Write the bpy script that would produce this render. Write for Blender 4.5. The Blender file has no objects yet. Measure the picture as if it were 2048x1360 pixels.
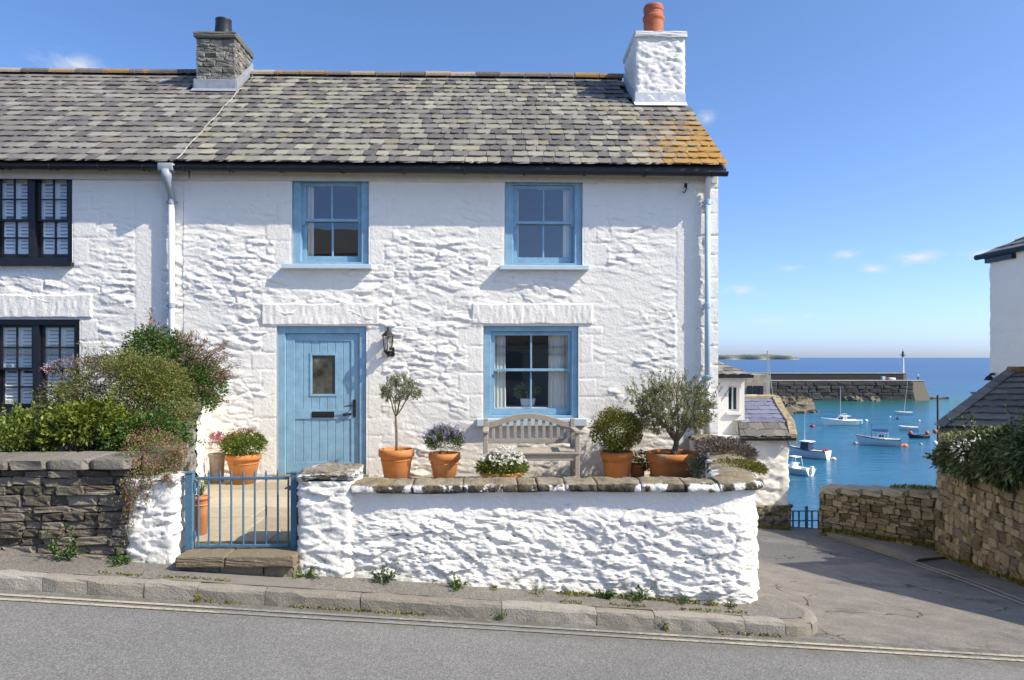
import bpy, math, random
import numpy as np
from mathutils import Vector, Matrix

R = math.radians
SC = bpy.context.scene
COL = SC.collection

# ------------------------------------------------------------------ camera, sky, sun, exposure
FPX, TH, HOR = 1480.0, math.atan(38 / 1480.0), 715.0
cam_d = bpy.data.cameras.new('camera')
cam = bpy.data.objects.new('camera', cam_d)
COL.objects.link(cam)
cam.location = (0, 0, 0)
cam.rotation_euler = (R(90), 0, -TH)
cam_d.sensor_width = 36.0
cam_d.lens = FPX / 2048 * 36.0
cam_d.shift_y = 35.0 / 2048
cam_d.clip_start = 0.1
cam_d.clip_end = 80000
SC.camera = cam

SUN = Vector((2.6, -1.0, 2.6)).normalized()          # towards the sun
SUN_EL = math.asin(SUN.z)
SUN_AZ = math.atan2(SUN.x, SUN.y)
SKY_STRENGTH, SUN_STRENGTH, EXPOSURE = 0.15, 3.3, 1.0

world = bpy.data.worlds.new('World')
SC.world = world
world.use_nodes = True
wn = world.node_tree
wn.nodes.clear()


def wnode(t, **kw):
    n = wn.nodes.new(t)
    for k, v in kw.items():
        setattr(n, k, v)
    return n


def pix_dir(px, py):
    u, v = (px - 1024) / FPX, (HOR - py) / FPX
    d = Vector((u * math.cos(TH) + math.sin(TH), math.cos(TH) - u * math.sin(TH), v))
    return d.normalized()


sky = wnode('ShaderNodeTexSky', sky_type='NISHITA')
sky.sun_disc = False
sky.sun_elevation = SUN_EL
sky.sun_rotation = SUN_AZ
sky.altitude = 0
sky.air_density = 0.5
sky.dust_density = 1.1
sky.ozone_density = 5.8
tc = wnode('ShaderNodeTexCoord')
nz = wnode('ShaderNodeTexNoise')
nz.inputs['Scale'].default_value = 34
nz.inputs['Detail'].default_value = 7
nz.inputs['Roughness'].default_value = 0.62
nz.inputs['Distortion'].default_value = 0.4
mpn = wnode('ShaderNodeMapping')
mpn.inputs['Scale'].default_value = (1, 1, 1.9)
wn.links.new(tc.outputs['Generated'], mpn.inputs['Vector'])
wn.links.new(mpn.outputs['Vector'], nz.inputs['Vector'])
acc = None
CLOUDS = [(150, 130, 75, 26, .5), (1413, 236, 34, 20, .42), (1484, 581, 42, 17, .75), (1695, 511, 34, 17, .75),
          (1842, 514, 58, 19, .75), (1744, 538, 32, 12, .7), (1970, 506, 56, 15, .6), (1530, 640, 70, 14, .3),
          (1580, 536, 40, 9, .35), (1615, 632, 22, 8, .45)]
for (cx, cy, w, h, op) in CLOUDS:
    c = pix_dir(cx, cy)
    sb = wnode('ShaderNodeVectorMath', operation='SUBTRACT')
    wn.links.new(tc.outputs['Generated'], sb.inputs[0])
    sb.inputs[1].default_value = c
    ml = wnode('ShaderNodeVectorMath', operation='MULTIPLY')
    wn.links.new(sb.outputs[0], ml.inputs[0])
    ml.inputs[1].default_value = (FPX / w, FPX / w, FPX / h)
    ln = wnode('ShaderNodeVectorMath', operation='LENGTH')
    wn.links.new(ml.outputs[0], ln.inputs[0])
    mr = wnode('ShaderNodeMapRange')
    mr.inputs['From Min'].default_value = 1.35
    mr.inputs['From Max'].default_value = 0.0
    mr.inputs['To Min'].default_value = 0.0
    mr.inputs['To Max'].default_value = 1.0
    wn.links.new(ln.outputs['Value'], mr.inputs['Value'])
    # blob + noise, thresholded
    ad = wnode('ShaderNodeMath', operation='MULTIPLY_ADD')
    wn.links.new(nz.outputs['Fac'], ad.inputs[0])
    ad.inputs[1].default_value = 1.9
    wn.links.new(mr.outputs['Result'], ad.inputs[2])
    m2 = wnode('ShaderNodeMapRange', interpolation_type='SMOOTHSTEP')
    m2.inputs['From Min'].default_value = 1.2
    m2.inputs['From Max'].default_value = 2.5
    m2.inputs['To Max'].default_value = op
    wn.links.new(ad.outputs[0], m2.inputs['Value'])
    gt = wnode('ShaderNodeMath', operation='MULTIPLY')
    wn.links.new(m2.outputs['Result'], gt.inputs[0])
    wn.links.new(mr.outputs['Result'], gt.inputs[1])
    gt.use_clamp = True
    g2 = wnode('ShaderNodeMath', operation='MULTIPLY')
    wn.links.new(gt.outputs[0], g2.inputs[0])
    g2.inputs[1].default_value = 1.9
    g2.use_clamp = True
    if acc is None:
        acc = g2
    else:
        mx = wnode('ShaderNodeMath', operation='MAXIMUM')
        wn.links.new(acc.outputs[0], mx.inputs[0])
        wn.links.new(g2.outputs[0], mx.inputs[1])
        acc = mx
mixc = wnode('ShaderNodeMixRGB')
mixc.inputs['Color2'].default_value = (2.9, 2.95, 3.1, 1)
wn.links.new(acc.outputs[0], mixc.inputs['Fac'])
tint = wnode('ShaderNodeMixRGB', blend_type='MULTIPLY')
tint.inputs['Fac'].default_value = 1.0
# the tint runs with elevation only: slightly greener aloft, slightly pinker at the horizon
tsep = wnode('ShaderNodeSeparateXYZ')
wn.links.new(tc.outputs['Generated'], tsep.inputs[0])
trmp = wnode('ShaderNodeValToRGB')
trmp.color_ramp.elements[0].position = 0.0
trmp.color_ramp.elements[0].color = (.96, .925, .95, 1)
trmp.color_ramp.elements[1].position = .45
trmp.color_ramp.elements[1].color = (.93, 1.04, 1.04, 1)
wn.links.new(tsep.outputs['Z'], trmp.inputs['Fac'])
wn.links.new(trmp.outputs['Color'], tint.inputs['Color2'])
wn.links.new(sky.outputs['Color'], tint.inputs['Color1'])
wn.links.new(tint.outputs['Color'], mixc.inputs['Color1'])
bg = wnode('ShaderNodeBackground')
bg.inputs['Strength'].default_value = SKY_STRENGTH
wn.links.new(mixc.outputs['Color'], bg.inputs['Color'])
wo = wnode('ShaderNodeOutputWorld')
wn.links.new(bg.outputs[0], wo.inputs['Surface'])

sun_d = bpy.data.lights.new('sun', 'SUN')
sun_d.energy = SUN_STRENGTH
sun_d.angle = R(0.5)
sun_d.color = (1.0, 0.915, 0.77)
sun = bpy.data.objects.new('sun', sun_d)
COL.objects.link(sun)
sun.location = (20, -8, 20)
sun.rotation_euler = SUN.to_track_quat('Z', 'Y').to_euler()

SC.view_settings.view_transform = 'Standard'
SC.view_settings.look = 'None'
SC.view_settings.exposure = EXPOSURE
SC.view_settings.gamma = 1.0
SC.view_settings.use_curve_mapping = False
SC.render.engine = 'CYCLES'
SC.cycles.max_bounces = 8
SC.cycles.transparent_max_bounces = 16
SC.cycles.caustics_reflective = False
SC.cycles.caustics_refractive = False

# ------------------------------------------------------------------ geometry helpers


def P(px, py, Y):
    """photo pixel -> world point on the plane Y = const"""
    u = (px - 1024) / FPX
    c, s = math.cos(TH), math.sin(TH)
    X = Y * (u * c + s) / (c - u * s)
    zc = X * s + Y * c
    return np.array((X, Y, (HOR - py) / FPX * zc))


def PX(px, Y):
    return float(P(px, 0, Y)[0])


def PZ(py, Y, px=1024):
    return float(P(px, py, Y)[2])


def zpav(X):
    return -1.892 - 0.080 * X


def Yk(X):
    return 5.60 + (X + 3.7) * 0.028


def zroad(X, Y):
    return zpav(X) - 0.125 + 0.02 * (Yk(X) - Y)


def zlane(X, Y):
    return zpav(X) - 0.125 - 0.107 * np.maximum(Y - Yk(X), 0)


def G(px, py, zf, n=30):
    """photo pixel -> point on a ground height function zf(X, Y)"""
    d = np.array(pix_dir(px, py))
    t = 8.0
    for _ in range(n):
        p = d * t
        z = zf(p[0], p[1])
        t = t * 0.5 + 0.5 * (z / d[2])
    return d * t


def org(o):
    l = Vector((0, 0, 0))
    while o is not None:
        l = l + o.location
        o = o.parent
    return np.array(l)


def mk(name, V, F, mat=None, parent=None, smooth=False, local=False):
    V = np.asarray(V, dtype=np.float64).reshape(-1, 3)
    if parent is not None and not local:
        V = V - org(parent)
    me = bpy.data.meshes.new(name)
    if isinstance(F, np.ndarray) and F.ndim == 2:
        k = F.shape[1]
        me.vertices.add(len(V))
        me.vertices.foreach_set('co', V.ravel())
        me.loops.add(F.size)
        me.loops.foreach_set('vertex_index', F.ravel().astype(np.int32))
        me.polygons.add(len(F))
        me.polygons.foreach_set('loop_start', np.arange(0, F.size, k, dtype=np.int32))
        me.update(calc_edges=True)
    else:
        me.from_pydata([tuple(v) for v in V], [], [tuple(f) for f in F])
        me.update()
    if smooth:
        me.polygons.foreach_set('use_smooth', np.ones(len(me.polygons), dtype=bool))
    if mat is not None:
        me.materials.append(mat)
    o = bpy.data.objects.new(name, me)
    COL.objects.link(o)
    o.parent = parent
    return o


def share(name, me, parent, loc, rot=(0, 0, 0), scl=(1, 1, 1), kind=None):
    o = bpy.data.objects.new(name, me)
    COL.objects.link(o)
    o.parent = parent
    o.location = Vector(loc) - (Vector(org(parent)) if parent is not None else Vector((0, 0, 0)))
    o.rotation_euler = rot
    o.scale = scl
    return o


def thing(name, label, cat, loc, group=None, rz=0.0):
    o = bpy.data.objects.new(name, None)
    o.empty_display_size = 0.2
    COL.objects.link(o)
    o.location = tuple(loc)
    o.rotation_euler = (0, 0, rz)
    return tag(o, label, cat, group)


def tag(o, label=None, cat=None, group=None, kind=None):
    if label:
        o['label'] = label
    if cat:
        o['category'] = cat
    if group:
        o['group'] = group
    if kind:
        o['kind'] = kind
    return o


class MB:
    def __init__(self):
        self.V, self.F, self.n = [], [], 0

    def add(self, V, F):
        V = np.asarray(V, float).reshape(-1, 3)
        self.V.append(V)
        self.F += [tuple(int(i) + self.n for i in f) for f in F]
        self.n += len(V)
        return self

    def box(self, x0, x1, y0, y1, z0, z1):
        V = [(x, y, z) for z in (z0, z1) for y in (y0, y1) for x in (x0, x1)]
        return self.add(V, [(0, 2, 3, 1), (4, 5, 7, 6), (0, 1, 5, 4), (2, 6, 7, 3), (0, 4, 6, 2), (1, 3, 7, 5)])

    def cbox(self, x0, x1, y0, y1, z0, z1, c=0.006):
        h = np.array((abs(x1 - x0), abs(y1 - y0), abs(z1 - z0))) / 2
        ctr = np.array((x0 + x1, y0 + y1, z0 + z1)) / 2
        c = min(c, h.min() * 0.9)
        V, F = rbox_arr(h, c, 1, 0)
        return self.add(V + ctr, F)

    def obox(self, a, b, w, h, up=(0, 0, 1), c=0.0):
        """bar from a to b with section w (sideways) x h (along up)"""
        a, b = np.array(a, float), np.array(b, float)
        d = b - a
        L = np.linalg.norm(d)
        d = d / L
        s = np.cross(d, up)
        s /= max(np.linalg.norm(s), 1e-9)
        u = np.cross(s, d)
        hh = np.array((w, L, h)) / 2
        V, F = rbox_arr(hh, c, 1, 0) if c > 0 else rbox_arr(hh, min(hh) * 0.05, 1, 0)
        V = (a + b) / 2 + V[:, :1] * s + V[:, 1:2] * d + V[:, 2:] * u
        return self.add(V, F)

    def tube(self, pts, rad, n=8, cap=True):
        pts = np.asarray(pts, float)
        m = len(pts)
        rad = np.full(m, rad) if np.isscalar(rad) else np.asarray(rad, float)
        V, F = [], []
        d = np.gradient(pts, axis=0) if m > 2 else np.tile(pts[-1] - pts[0], (m, 1))
        ref = np.array((0, 0, 1.0)) if abs(d[0][2]) < 0.9 * np.linalg.norm(d[0]) else np.array((0, 1.0, 0))
        for i in range(m):
            t = d[i] / max(np.linalg.norm(d[i]), 1e-9)
            s = np.cross(t, ref)
            s /= max(np.linalg.norm(s), 1e-9)
            u = np.cross(s, t)
            ref = u
            for k in range(n):
                a = 2 * math.pi * k / n
                V.append(pts[i] + rad[i] * (math.cos(a) * s + math.sin(a) * u))
        for i in range(m - 1):
            for k in range(n):
                k2 = (k + 1) % n
                F.append((i * n + k, i * n + k2, (i + 1) * n + k2, (i + 1) * n + k))
        if cap:
            F.append(tuple(range(n - 1, -1, -1)))
            F.append(tuple((m - 1) * n + k for k in range(n)))
        return self.add(V, F)

    def lathe(self, prof, c=(0, 0, 0), n=24, a0=0.0, wob=0.0):
        V, F = [], []
        m = len(prof)
        for (r, z) in prof:
            for k in range(n):
                a = a0 + 2 * math.pi * k / n
                rr = r * (1 + wob * math.sin(3 * a + z * 9))
                V.append((c[0] + rr * math.cos(a), c[1] + rr * math.sin(a), c[2] + z))
        for i in range(m - 1):
            for k in range(n):
                k2 = (k + 1) % n
                F.append((i * n + k, i * n + k2, (i + 1) * n + k2, (i + 1) * n + k))
        return self.add(V, F)

    def prism(self, poly, ax, a, b):
        """extrude a polygon (list of 2D points) along axis ax from a to b; poly is in the other two axes"""
        n = len(poly)
        V = []
        for t in (a, b):
            for (p, q) in poly:
                V.append((t, p, q) if ax == 'x' else (p, t, q) if ax == 'y' else (p, q, t))
        F = [tuple(range(n - 1, -1, -1)), tuple(range(n, 2 * n))]
        for i in range(n):
            j = (i + 1) % n
            F.append((i, j, n + j, n + i))
        return self.add(V, F)

    def build(self, name, mat, parent=None, smooth=False, local=False):
        V = np.concatenate(self.V)
        return mk(name, V, self.F, mat, parent, smooth, local)


def rbox_arr(h, r, seg=1, mid=0, noise=0.0, rng=None, jit=0.0):
    """rounded box, half sizes h, corner radius r; returns verts, faces"""
    h = np.asarray(h, float)
    r = min(r, h.min() * 0.95)
    lines = []
    for a in range(3):
        e = [-h[a] + r * (1 - math.cos(t)) for t in np.linspace(0, math.pi / 2, seg + 1)] if seg > 1 else [-h[a], -h[a] + r]
        m = list(np.linspace(-h[a] + r, h[a] - r, mid + 2)[1:-1])
        lines.append(e + m + [-x for x in e[::-1]])
    idx, V, F = {}, [], []

    def vid(p):
        k = tuple(np.round(p, 6))
        if k not in idx:
            idx[k] = len(V)
            V.append(p)
        return idx[k]
    for a in range(3):
        b, c = (a + 1) % 3, (a + 2) % 3
        for sgn in (-1, 1):
            for i in range(len(lines[b]) - 1):
                for j in range(len(lines[c]) - 1):
                    q = []
                    for (ii, jj) in ((i, j), (i + 1, j), (i + 1, j + 1), (i, j + 1)):
                        p = np.zeros(3)
                        p[a] = sgn * h[a]
                        p[b] = lines[b][ii]
                        p[c] = lines[c][jj]
                        q.append(vid(p))
                    F.append(tuple(q if sgn > 0 else q[::-1]))
    V = np.array(V)
    inner = np.clip(V, -(h - r), h - r)
    d = V - inner
    L = np.linalg.norm(d, axis=1, keepdims=True)
    V = np.where(L > 1e-9, inner + d / np.maximum(L, 1e-9) * r, V)
    if noise and rng is not None:
        V = V + np.array([[rng.uniform(-1, 1) for _ in range(3)] for _ in range(len(V))]) * noise
    return V, F


# ---- value noise / rubble relief (numpy)
def _hash(ix, iy, seed):
    h = (ix.astype(np.int64) * 374761393 + iy.astype(np.int64) * 668265263 + seed * 1442695041) & 0xffffffff
    h = ((h ^ (h >> 13)) * 1274126177) & 0xffffffff
    h = ((h ^ (h >> 16)) * 2246822519) & 0xffffffff
    return ((h ^ (h >> 15)) & 0xffffff) / float(0xffffff)


def vnoise(x, y, seed=0):
    ix, iy = np.floor(x), np.floor(y)
    fx, fy = x - ix, y - iy
    fx, fy = fx * fx * (3 - 2 * fx), fy * fy * (3 - 2 * fy)
    a, b = _hash(ix, iy, seed), _hash(ix + 1, iy, seed)
    c, d = _hash(ix, iy + 1, seed), _hash(ix + 1, iy + 1, seed)
    return (a * (1 - fx) + b * fx) * (1 - fy) + (c * (1 - fx) + d * fx) * fy


def fbm(x, y, seed=0, oct=4):
    s, a, t = 0, 1.0, 0
    for o in range(oct):
        s = s + a * vnoise(x * 2 ** o, y * 2 ** o, seed + o * 17)
        t += a
        a *= 0.5
    return s / t


def sstep(a, b, x):
    t = np.clip((x - a) / (b - a), 0, 1)
    return t * t * (3 - 2 * t)


def rubble(s, t, ca, cb, seed, amp, tilt=1.0, fine=0.25, slant=0.0, wor=.4, esz=.20):
    """height of rough painted rubble: Worley stones ca x cb metres, each with its own level and tilt"""
    wx = (fbm(s / 0.5, t / 0.3, seed + 5, 3) - .5) * 0.28
    wy = (fbm(s / 0.6, t / 0.35, seed + 9, 3) - .5) * 0.16
    x, y = (s + wx) / ca, (t + wy + slant * s) / cb
    ix, iy = np.floor(x), np.floor(y)
    f1 = np.full(x.shape, 9.0)
    f2 = np.full(x.shape, 9.0)
    hid = np.zeros(x.shape)
    tx = np.zeros(x.shape)
    for dx in (-1, 0, 1):
        for dy in (-1, 0, 1):
            jx, jy = ix + dx, iy + dy
            px = jx + .5 + (_hash(jx, jy, seed) - .5) * .95
            py = jy + .5 + (_hash(jx, jy, seed + 1) - .5) * .7
            ddx, ddy = x - px, y - py
            d = np.sqrt(ddx ** 2 + ddy ** 2)
            h = _hash(jx, jy, seed + 2)
            tl = (_hash(jx, jy, seed + 3) - .5) * ddx + (_hash(jx, jy, seed + 4) - .62) * ddy * 1.3
            near = d < f1
            f2 = np.where(near, f1, np.minimum(f2, d))
            hid = np.where(near, h, hid)
            tx = np.where(near, tl, tx)
            f1 = np.where(near, d, f1)
    edge = sstep(0.0, esz, f2 - f1)
    edge = 1 - (1 - edge) * sstep(.35, .6, fbm(s / .33, t / .25, seed + 51, 2))
    sl = (t + .16 * s + wy)
    n1 = fbm((s + wx) / (ca * .75), sl / (cb * .62), seed + 61, 4)
    plate = sstep(.36, .50, n1) * .6 + sstep(.52, .60, n1) * .5
    n2 = fbm((s + wx) / (ca * .35), sl / (cb * .30), seed + 67, 3)
    n3 = fbm((s + wx) / (ca * .34), (sl + .05 * s) / (cb * .26), seed + 73, 3)
    plate = plate * .7 + sstep(.50, .54, n3) * .38 + sstep(.40, .43, n3) * .2
    hgt = wor * ((hid * .6 + tx * 1.9 * tilt) * edge + .25 * edge) + (1.15 - wor) * plate + .35 * (n2 - .5)
    hgt = hgt + fine * (fbm(s / .07, t / .035, seed + 31, 4) - .5) * 1.6
    hgt = hgt + .5 * (fbm(s / .9, t / .7, seed + 41, 2) - .5)
    return hgt * amp


def breaks(pts, step):
    pts = sorted(set(round(p, 5) for p in pts))
    out = [pts[0]]
    for a, b in zip(pts[:-1], pts[1:]):
        n = max(1, int(round((b - a) / step)))
        out += list(np.linspace(a, b, n + 1)[1:])
    return np.array(out)


def grid_faces(nx, ny, mask=None):
    i, j = np.meshgrid(np.arange(nx - 1), np.arange(ny - 1), indexing='ij')
    a = i * ny + j
    F = np.stack([a, a + ny, a + ny + 1, a + 1], -1).reshape(-1, 4)
    if mask is not None:
        F = F[mask.reshape(-1)]
    return F


# ------------------------------------------------------------------ materials
class NT:
    def __init__(self, name):
        self.m = bpy.data.materials.new(name)
        self.m.use_nodes = True
        self.t = self.m.node_tree
        self.t.nodes.clear()
        self.out = self.t.nodes.new('ShaderNodeOutputMaterial')

    def n(self, t, ins=None, **kw):
        n = self.t.nodes.new(t)
        for k, v in kw.items():
            setattr(n, k, v)
        for k, v in (ins or {}).items():
            self.set(n.inputs[k], v)
        return n

    def set(self, sock, v):
        if hasattr(v, 'is_output') or isinstance(v, bpy.types.NodeSocket):
            self.t.links.new(v, sock)
        elif hasattr(v, 'outputs'):
            self.t.links.new(v.outputs[0], sock)
        else:
            if isinstance(v, tuple) and len(v) == 3 and sock.type == 'RGBA':
                v = v + (1,)
            sock.default_value = v

    def pos(self):
        return self.n('ShaderNodeNewGeometry').outputs['Position']

    def map(self, vec, scale=(1, 1, 1), rot=(0, 0, 0), loc=(0, 0, 0)):
        return self.n('ShaderNodeMapping', {'Vector': vec, 'Scale': scale, 'Rotation': rot, 'Location': loc}).outputs[0]

    def noise(self, scale, detail=4, rough=.55, vec=None, dist=0):
        return self.n('ShaderNodeTexNoise', {'Vector': vec if vec is not None else self.pos(), 'Scale': scale, 'Detail': detail,
                                             'Roughness': rough, 'Distortion': dist}).outputs['Fac']

    def vor(self, scale, vec=None, feature='F1', out='Distance', rnd=1.0):
        return self.n('ShaderNodeTexVoronoi', {'Vector': vec if vec is not None else self.pos(), 'Scale': scale, 'Randomness': rnd},
                      feature=feature).outputs[out]

    def ramp(self, fac, stops, interp='LINEAR'):
        n = self.n('ShaderNodeValToRGB', {'Fac': fac})
        cr = n.color_ramp
        cr.interpolation = interp
        while len(cr.elements) > 1:
            cr.elements.remove(cr.elements[-1])
        for i, (p, c) in enumerate(stops):
            e = cr.elements[0] if i == 0 else cr.elements.new(p)
            e.position = p
            c = (c, c, c) if np.isscalar(c) else c
            e.color = tuple(c) + (1,)
        return n.outputs['Color']

    def mr(self, v, a, b, c=0.0, d=1.0, smooth=True):
        return self.n('ShaderNodeMapRange', {'Value': v, 'From Min': a, 'From Max': b, 'To Min': c, 'To Max': d},
                      interpolation_type='SMOOTHSTEP' if smooth else 'LINEAR').outputs[0]

    def math(self, op, a, b=0.0, clamp=False):
        n = self.n('ShaderNodeMath', operation=op)
        n.use_clamp = clamp
        self.set(n.inputs[0], a)
        self.set(n.inputs[1], b)
        return n.outputs[0]

    def mix(self, f, a, b, mode='MIX'):
        return self.n('ShaderNodeMixRGB', {'Fac': f, 'Color1': a, 'Color2': b}, blend_type=mode).outputs[0]

    def bump(self, h, strength=.3, dist=.01, prev=None):
        d = {'Height': h, 'Strength': strength, 'Distance': dist}
        if prev is not None:
            d['Normal'] = prev
        return self.n('ShaderNodeBump', d).outputs[0]

    def sep(self, vec):
        return self.n('ShaderNodeSeparateXYZ', {'Vector': vec})

    def pbsdf(self, col, rough=.7, bump=None, spec=.3, metal=0.0, **extra):
        d = {'Base Color': col, 'Roughness': rough, 'Specular IOR Level': spec, 'Metallic': metal}
        d.update(extra)
        if bump is not None:
            d['Normal'] = bump
        b = self.n('ShaderNodeBsdfPrincipled', d)
        self.t.links.new(b.outputs[0], self.out.inputs['Surface'])
        return b


def rnd_src(nt, src):
    if src == 'object':
        return nt.n('ShaderNodeObjectInfo').outputs['Random']
    return nt.n('ShaderNodeNewGeometry').outputs['Random Per Island']


def m_white(name='white_paint', tone=(.80, .80, .79), grime=.25, bumpy=.5, splash=False):
    t = NT(name)
    n1 = t.noise(1.1, 5, .6)
    n2 = t.noise(9, 6, .65)
    col = t.mix(t.mr(n1, .45, .75, 0, .35), tone, (tone[0] * .93, tone[1] * .92, tone[2] * .89))
    col = t.mix(t.mr(n2, .62, .80, 0, grime), col, (.50, .48, .43))
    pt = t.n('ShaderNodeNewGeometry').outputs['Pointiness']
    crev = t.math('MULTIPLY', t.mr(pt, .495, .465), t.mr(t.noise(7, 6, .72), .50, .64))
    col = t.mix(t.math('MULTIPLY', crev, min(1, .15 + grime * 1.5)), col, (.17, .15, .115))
    if splash:
        s = t.sep(t.pos())
        zr = t.math('ADD', s.outputs['Z'], t.math('MULTIPLY', s.outputs['X'], .08))
        lowm = t.math('ADD', t.mr(zr, -1.62, -1.92, 0, .55), t.math('MULTIPLY', t.math('SUBTRACT', t.noise(6, 6, .7), .5), 1.5))
        col = t.mix(t.mr(lowm, .30, .75, 0, .55), col, t.mix(t.noise(3, 4, .6), (.40, .36, .27), (.30, .30, .20)))
    strk = t.noise(2.6, 6, .7, t.map(t.pos(), (1.6, 1.6, .28)))
    col = t.mix(t.mr(strk, .58, .74, 0, grime * .55), col, (.48, .46, .40))
    h = t.math('ADD', t.math('MULTIPLY', t.noise(38, 5, .6), .7), t.math('MULTIPLY', t.noise(140, 3, .6), .3))
    t.pbsdf(col, .75, t.bump(h, bumpy, .012), .25)
    return t.m


def m_plain(name, col, rough=.5, var=.12, scale=12, bump=0.0, bscale=60, spec=.4, metal=0.0):
    t = NT(name)
    dark = tuple(c * (1 - var) for c in col)
    lite = tuple(min(1, c * (1 + var)) for c in col)
    c = t.ramp(t.noise(scale, 5, .6), [(.3, dark), (.7, lite)])
    b = t.bump(t.noise(bscale, 4, .6), bump, .01) if bump else None
    t.pbsdf(c, rough, b, spec, metal)
    return t.m


def m_slate(name, src, stops, lichen=True, rough=.62):
    t = NT(name)
    r = rnd_src(t, src)
    col = t.ramp(r, stops)
    pos = t.pos()
    n = t.noise(30, 6, .7)
    col = t.mix(t.mr(n, .35, .75, 0, .5), col, (.27, .26, .21))
    col = t.mix(t.mr(t.noise(75, 4, .7), .54, .72, 0, .4), col, (.09, .085, .085))
    # yellow-grey crustose lichen flecks everywhere
    col = t.mix(t.mr(t.noise(9, 6, .75), .57, .72, 0, .65), col, (.33, .255, .09))
    if lichen:
        s = t.sep(pos)
        # orange lichen thickest at the lower right corner of the roof
        gx = t.mr(s.outputs['X'], 1.5, 3.05, 0, 1, False)
        gy = t.mr(s.outputs['Y'], 12.2, 9.8, 0, 1, False)
        g = t.math('MULTIPLY', gx, gy)
        lf = t.math('ADD', t.math('MULTIPLY', t.noise(7.0, 7, .75), 1.0), t.math('MULTIPLY', g, .42))
        m = t.mr(lf, .62, .80, 0, .92)
        lc = t.ramp(t.noise(40, 4, .7), [(.3, (.27, .165, .04)), (.7, (.46, .235, .03))])
        col = t.mix(t.math('MULTIPLY', m, t.mr(g, .0, .35)), col, lc)
    bp = t.bump(t.noise(60, 5, .65), .45, .006)
    t.pbsdf(col, rough, bp, .35)
    return t.m


def m_stone(name, src, stops, moss=(.10, .10, .03), mossamt=.25, rough=.9, lichen=None, bump=.7, bscale=45):
    t = NT(name)
    col = t.ramp(rnd_src(t, src), stops)
    n = t.noise(14, 6, .7)
    col = t.mix(t.mr(n, .3, .8, 0, .55), col, t.mix(.5, col, (.08, .075, .06)))
    col = t.mix(t.mr(t.noise(38, 4, .7), .55, .75, 0, .55), col, (.42, .39, .31))
    col = t.mix(t.mr(t.noise(5, 5, .7), .58, .72, 0, mossamt), col, moss)
    if lichen:
        col = t.mix(t.mr(t.noise(6.5, 6, .72), .56, .70, 0, .75), col, lichen)
    b = t.bump(t.noise(bscale, 6, .65), bump, .02)
    t.pbsdf(col, rough, b, .2)
    return t.m


def m_leaf(name, stops, rough=.45, trans=.3, tcol=None):
    t = NT(name)
    r = rnd_src(t, 'island')
    col = t.ramp(r, stops)
    b = t.n('ShaderNodeBsdfPrincipled', {'Base Color': col, 'Roughness': rough, 'Specular IOR Level': .35})
    tr = t.n('ShaderNodeBsdfTranslucent', {'Color': t.mix(1.0, col, tcol or (1.0, 1.0, .45), 'MULTIPLY') if tcol is None else tcol})
    mx = t.n('ShaderNodeMixShader', {'Fac': trans})
    t.t.links.new(b.outputs[0], mx.inputs[1])
    t.t.links.new(tr.outputs[0], mx.inputs[2])
    t.t.links.new(mx.outputs[0], t.out.inputs['Surface'])
    return t.m


def m_glass(name, refl=.13, tint=(.92, .95, .96)):
    t = NT(name)
    g = t.n('ShaderNodeBsdfGlossy', {'Roughness': .0, 'Color': (1, 1, 1),
                                     'Normal': t.bump(t.noise(2.2, 2, .5), .05, .02)})
    tr = t.n('ShaderNodeBsdfTransparent', {'Color': tint})
    lw = t.n('ShaderNodeLayerWeight', {'Blend': .5})
    f = t.math('MULTIPLY_ADD', t.math('POWER', lw.outputs['Facing'], 5.0), .7, True)
    f.node.inputs[2].default_value = refl
    mx = t.n('ShaderNodeMixShader', {'Fac': f})
    t.t.links.new(tr.outputs[0], mx.inputs[1])
    t.t.links.new(g.outputs[0], mx.inputs[2])
    t.t.links.new(mx.outputs[0], t.out.inputs['Surface'])
    return t.m


def m_asphalt(name, base, patch, speck=.5, big=.6):
    t = NT(name)
    col = t.ramp(t.noise(big, 6, .65), [(.35, base), (.68, patch)])
    # aggregate: every chip its own tone
    v = t.n('ShaderNodeTexVoronoi', {'Vector': t.pos(), 'Scale': 95.0})
    chip = t.ramp(t.sep(v.outputs['Color']).outputs[0], [(0, .35), (.55, .9), (1, 1.75)])
    col = t.mix(speck, col, chip, 'MULTIPLY')
    col = t.mix(t.mr(t.noise(4.5, 6, .7), .52, .75, 0, .35), col, tuple(c * .7 for c in base))
    h = t.math('ADD', t.vor(95.0), t.math('MULTIPLY', t.noise(14, 5, .6), .8))
    t.pbsdf(col, .88, t.bump(h, .35, .008), .25)
    return t


MT = {}
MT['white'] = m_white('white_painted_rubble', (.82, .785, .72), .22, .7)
MT['white_wall'] = m_white('white_painted_garden_wall', (.82, .785, .72), .5, .85, True)
MT['white_flat'] = m_white('white_render', (.78, .755, .71), .4, .35)
MT['cream'] = m_plain('cream_board', (.62, .59, .50), .6, .08)
MT['blue'] = m_plain('blue_gloss_paint', (.235, .40, .52), .45, .14, 9, .25, 40)
MT['blue_gate'] = m_plain('blue_grey_metal_paint', (.075, .16, .235), .45, .12, 20, .15, 60)
MT['blue_pale'] = m_plain('pale_blue_pipe_paint', (.42, .56, .66), .45, .08, 8)
MT['sill'] = m_plain('pale_blue_sill_paint', (.50, .60, .66), .5, .06, 8)
MT['black'] = m_plain('black_gloss_paint', (.012, .014, .02), .35, .2, 8)
MT['iron'] = m_plain('black_iron', (.012, .012, .012), .45, .3, 30, .2, 90)
MT['gutter'] = m_plain('black_gutter_plastic', (.013, .014, .017), .4, .25, 6)
MT['pipe_white'] = m_plain('white_pipe_paint', (.70, .70, .72), .45, .08, 10)
MT['pipe_grey'] = m_plain('grey_pipe_plastic', (.30, .34, .37), .45, .12, 10)
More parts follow.
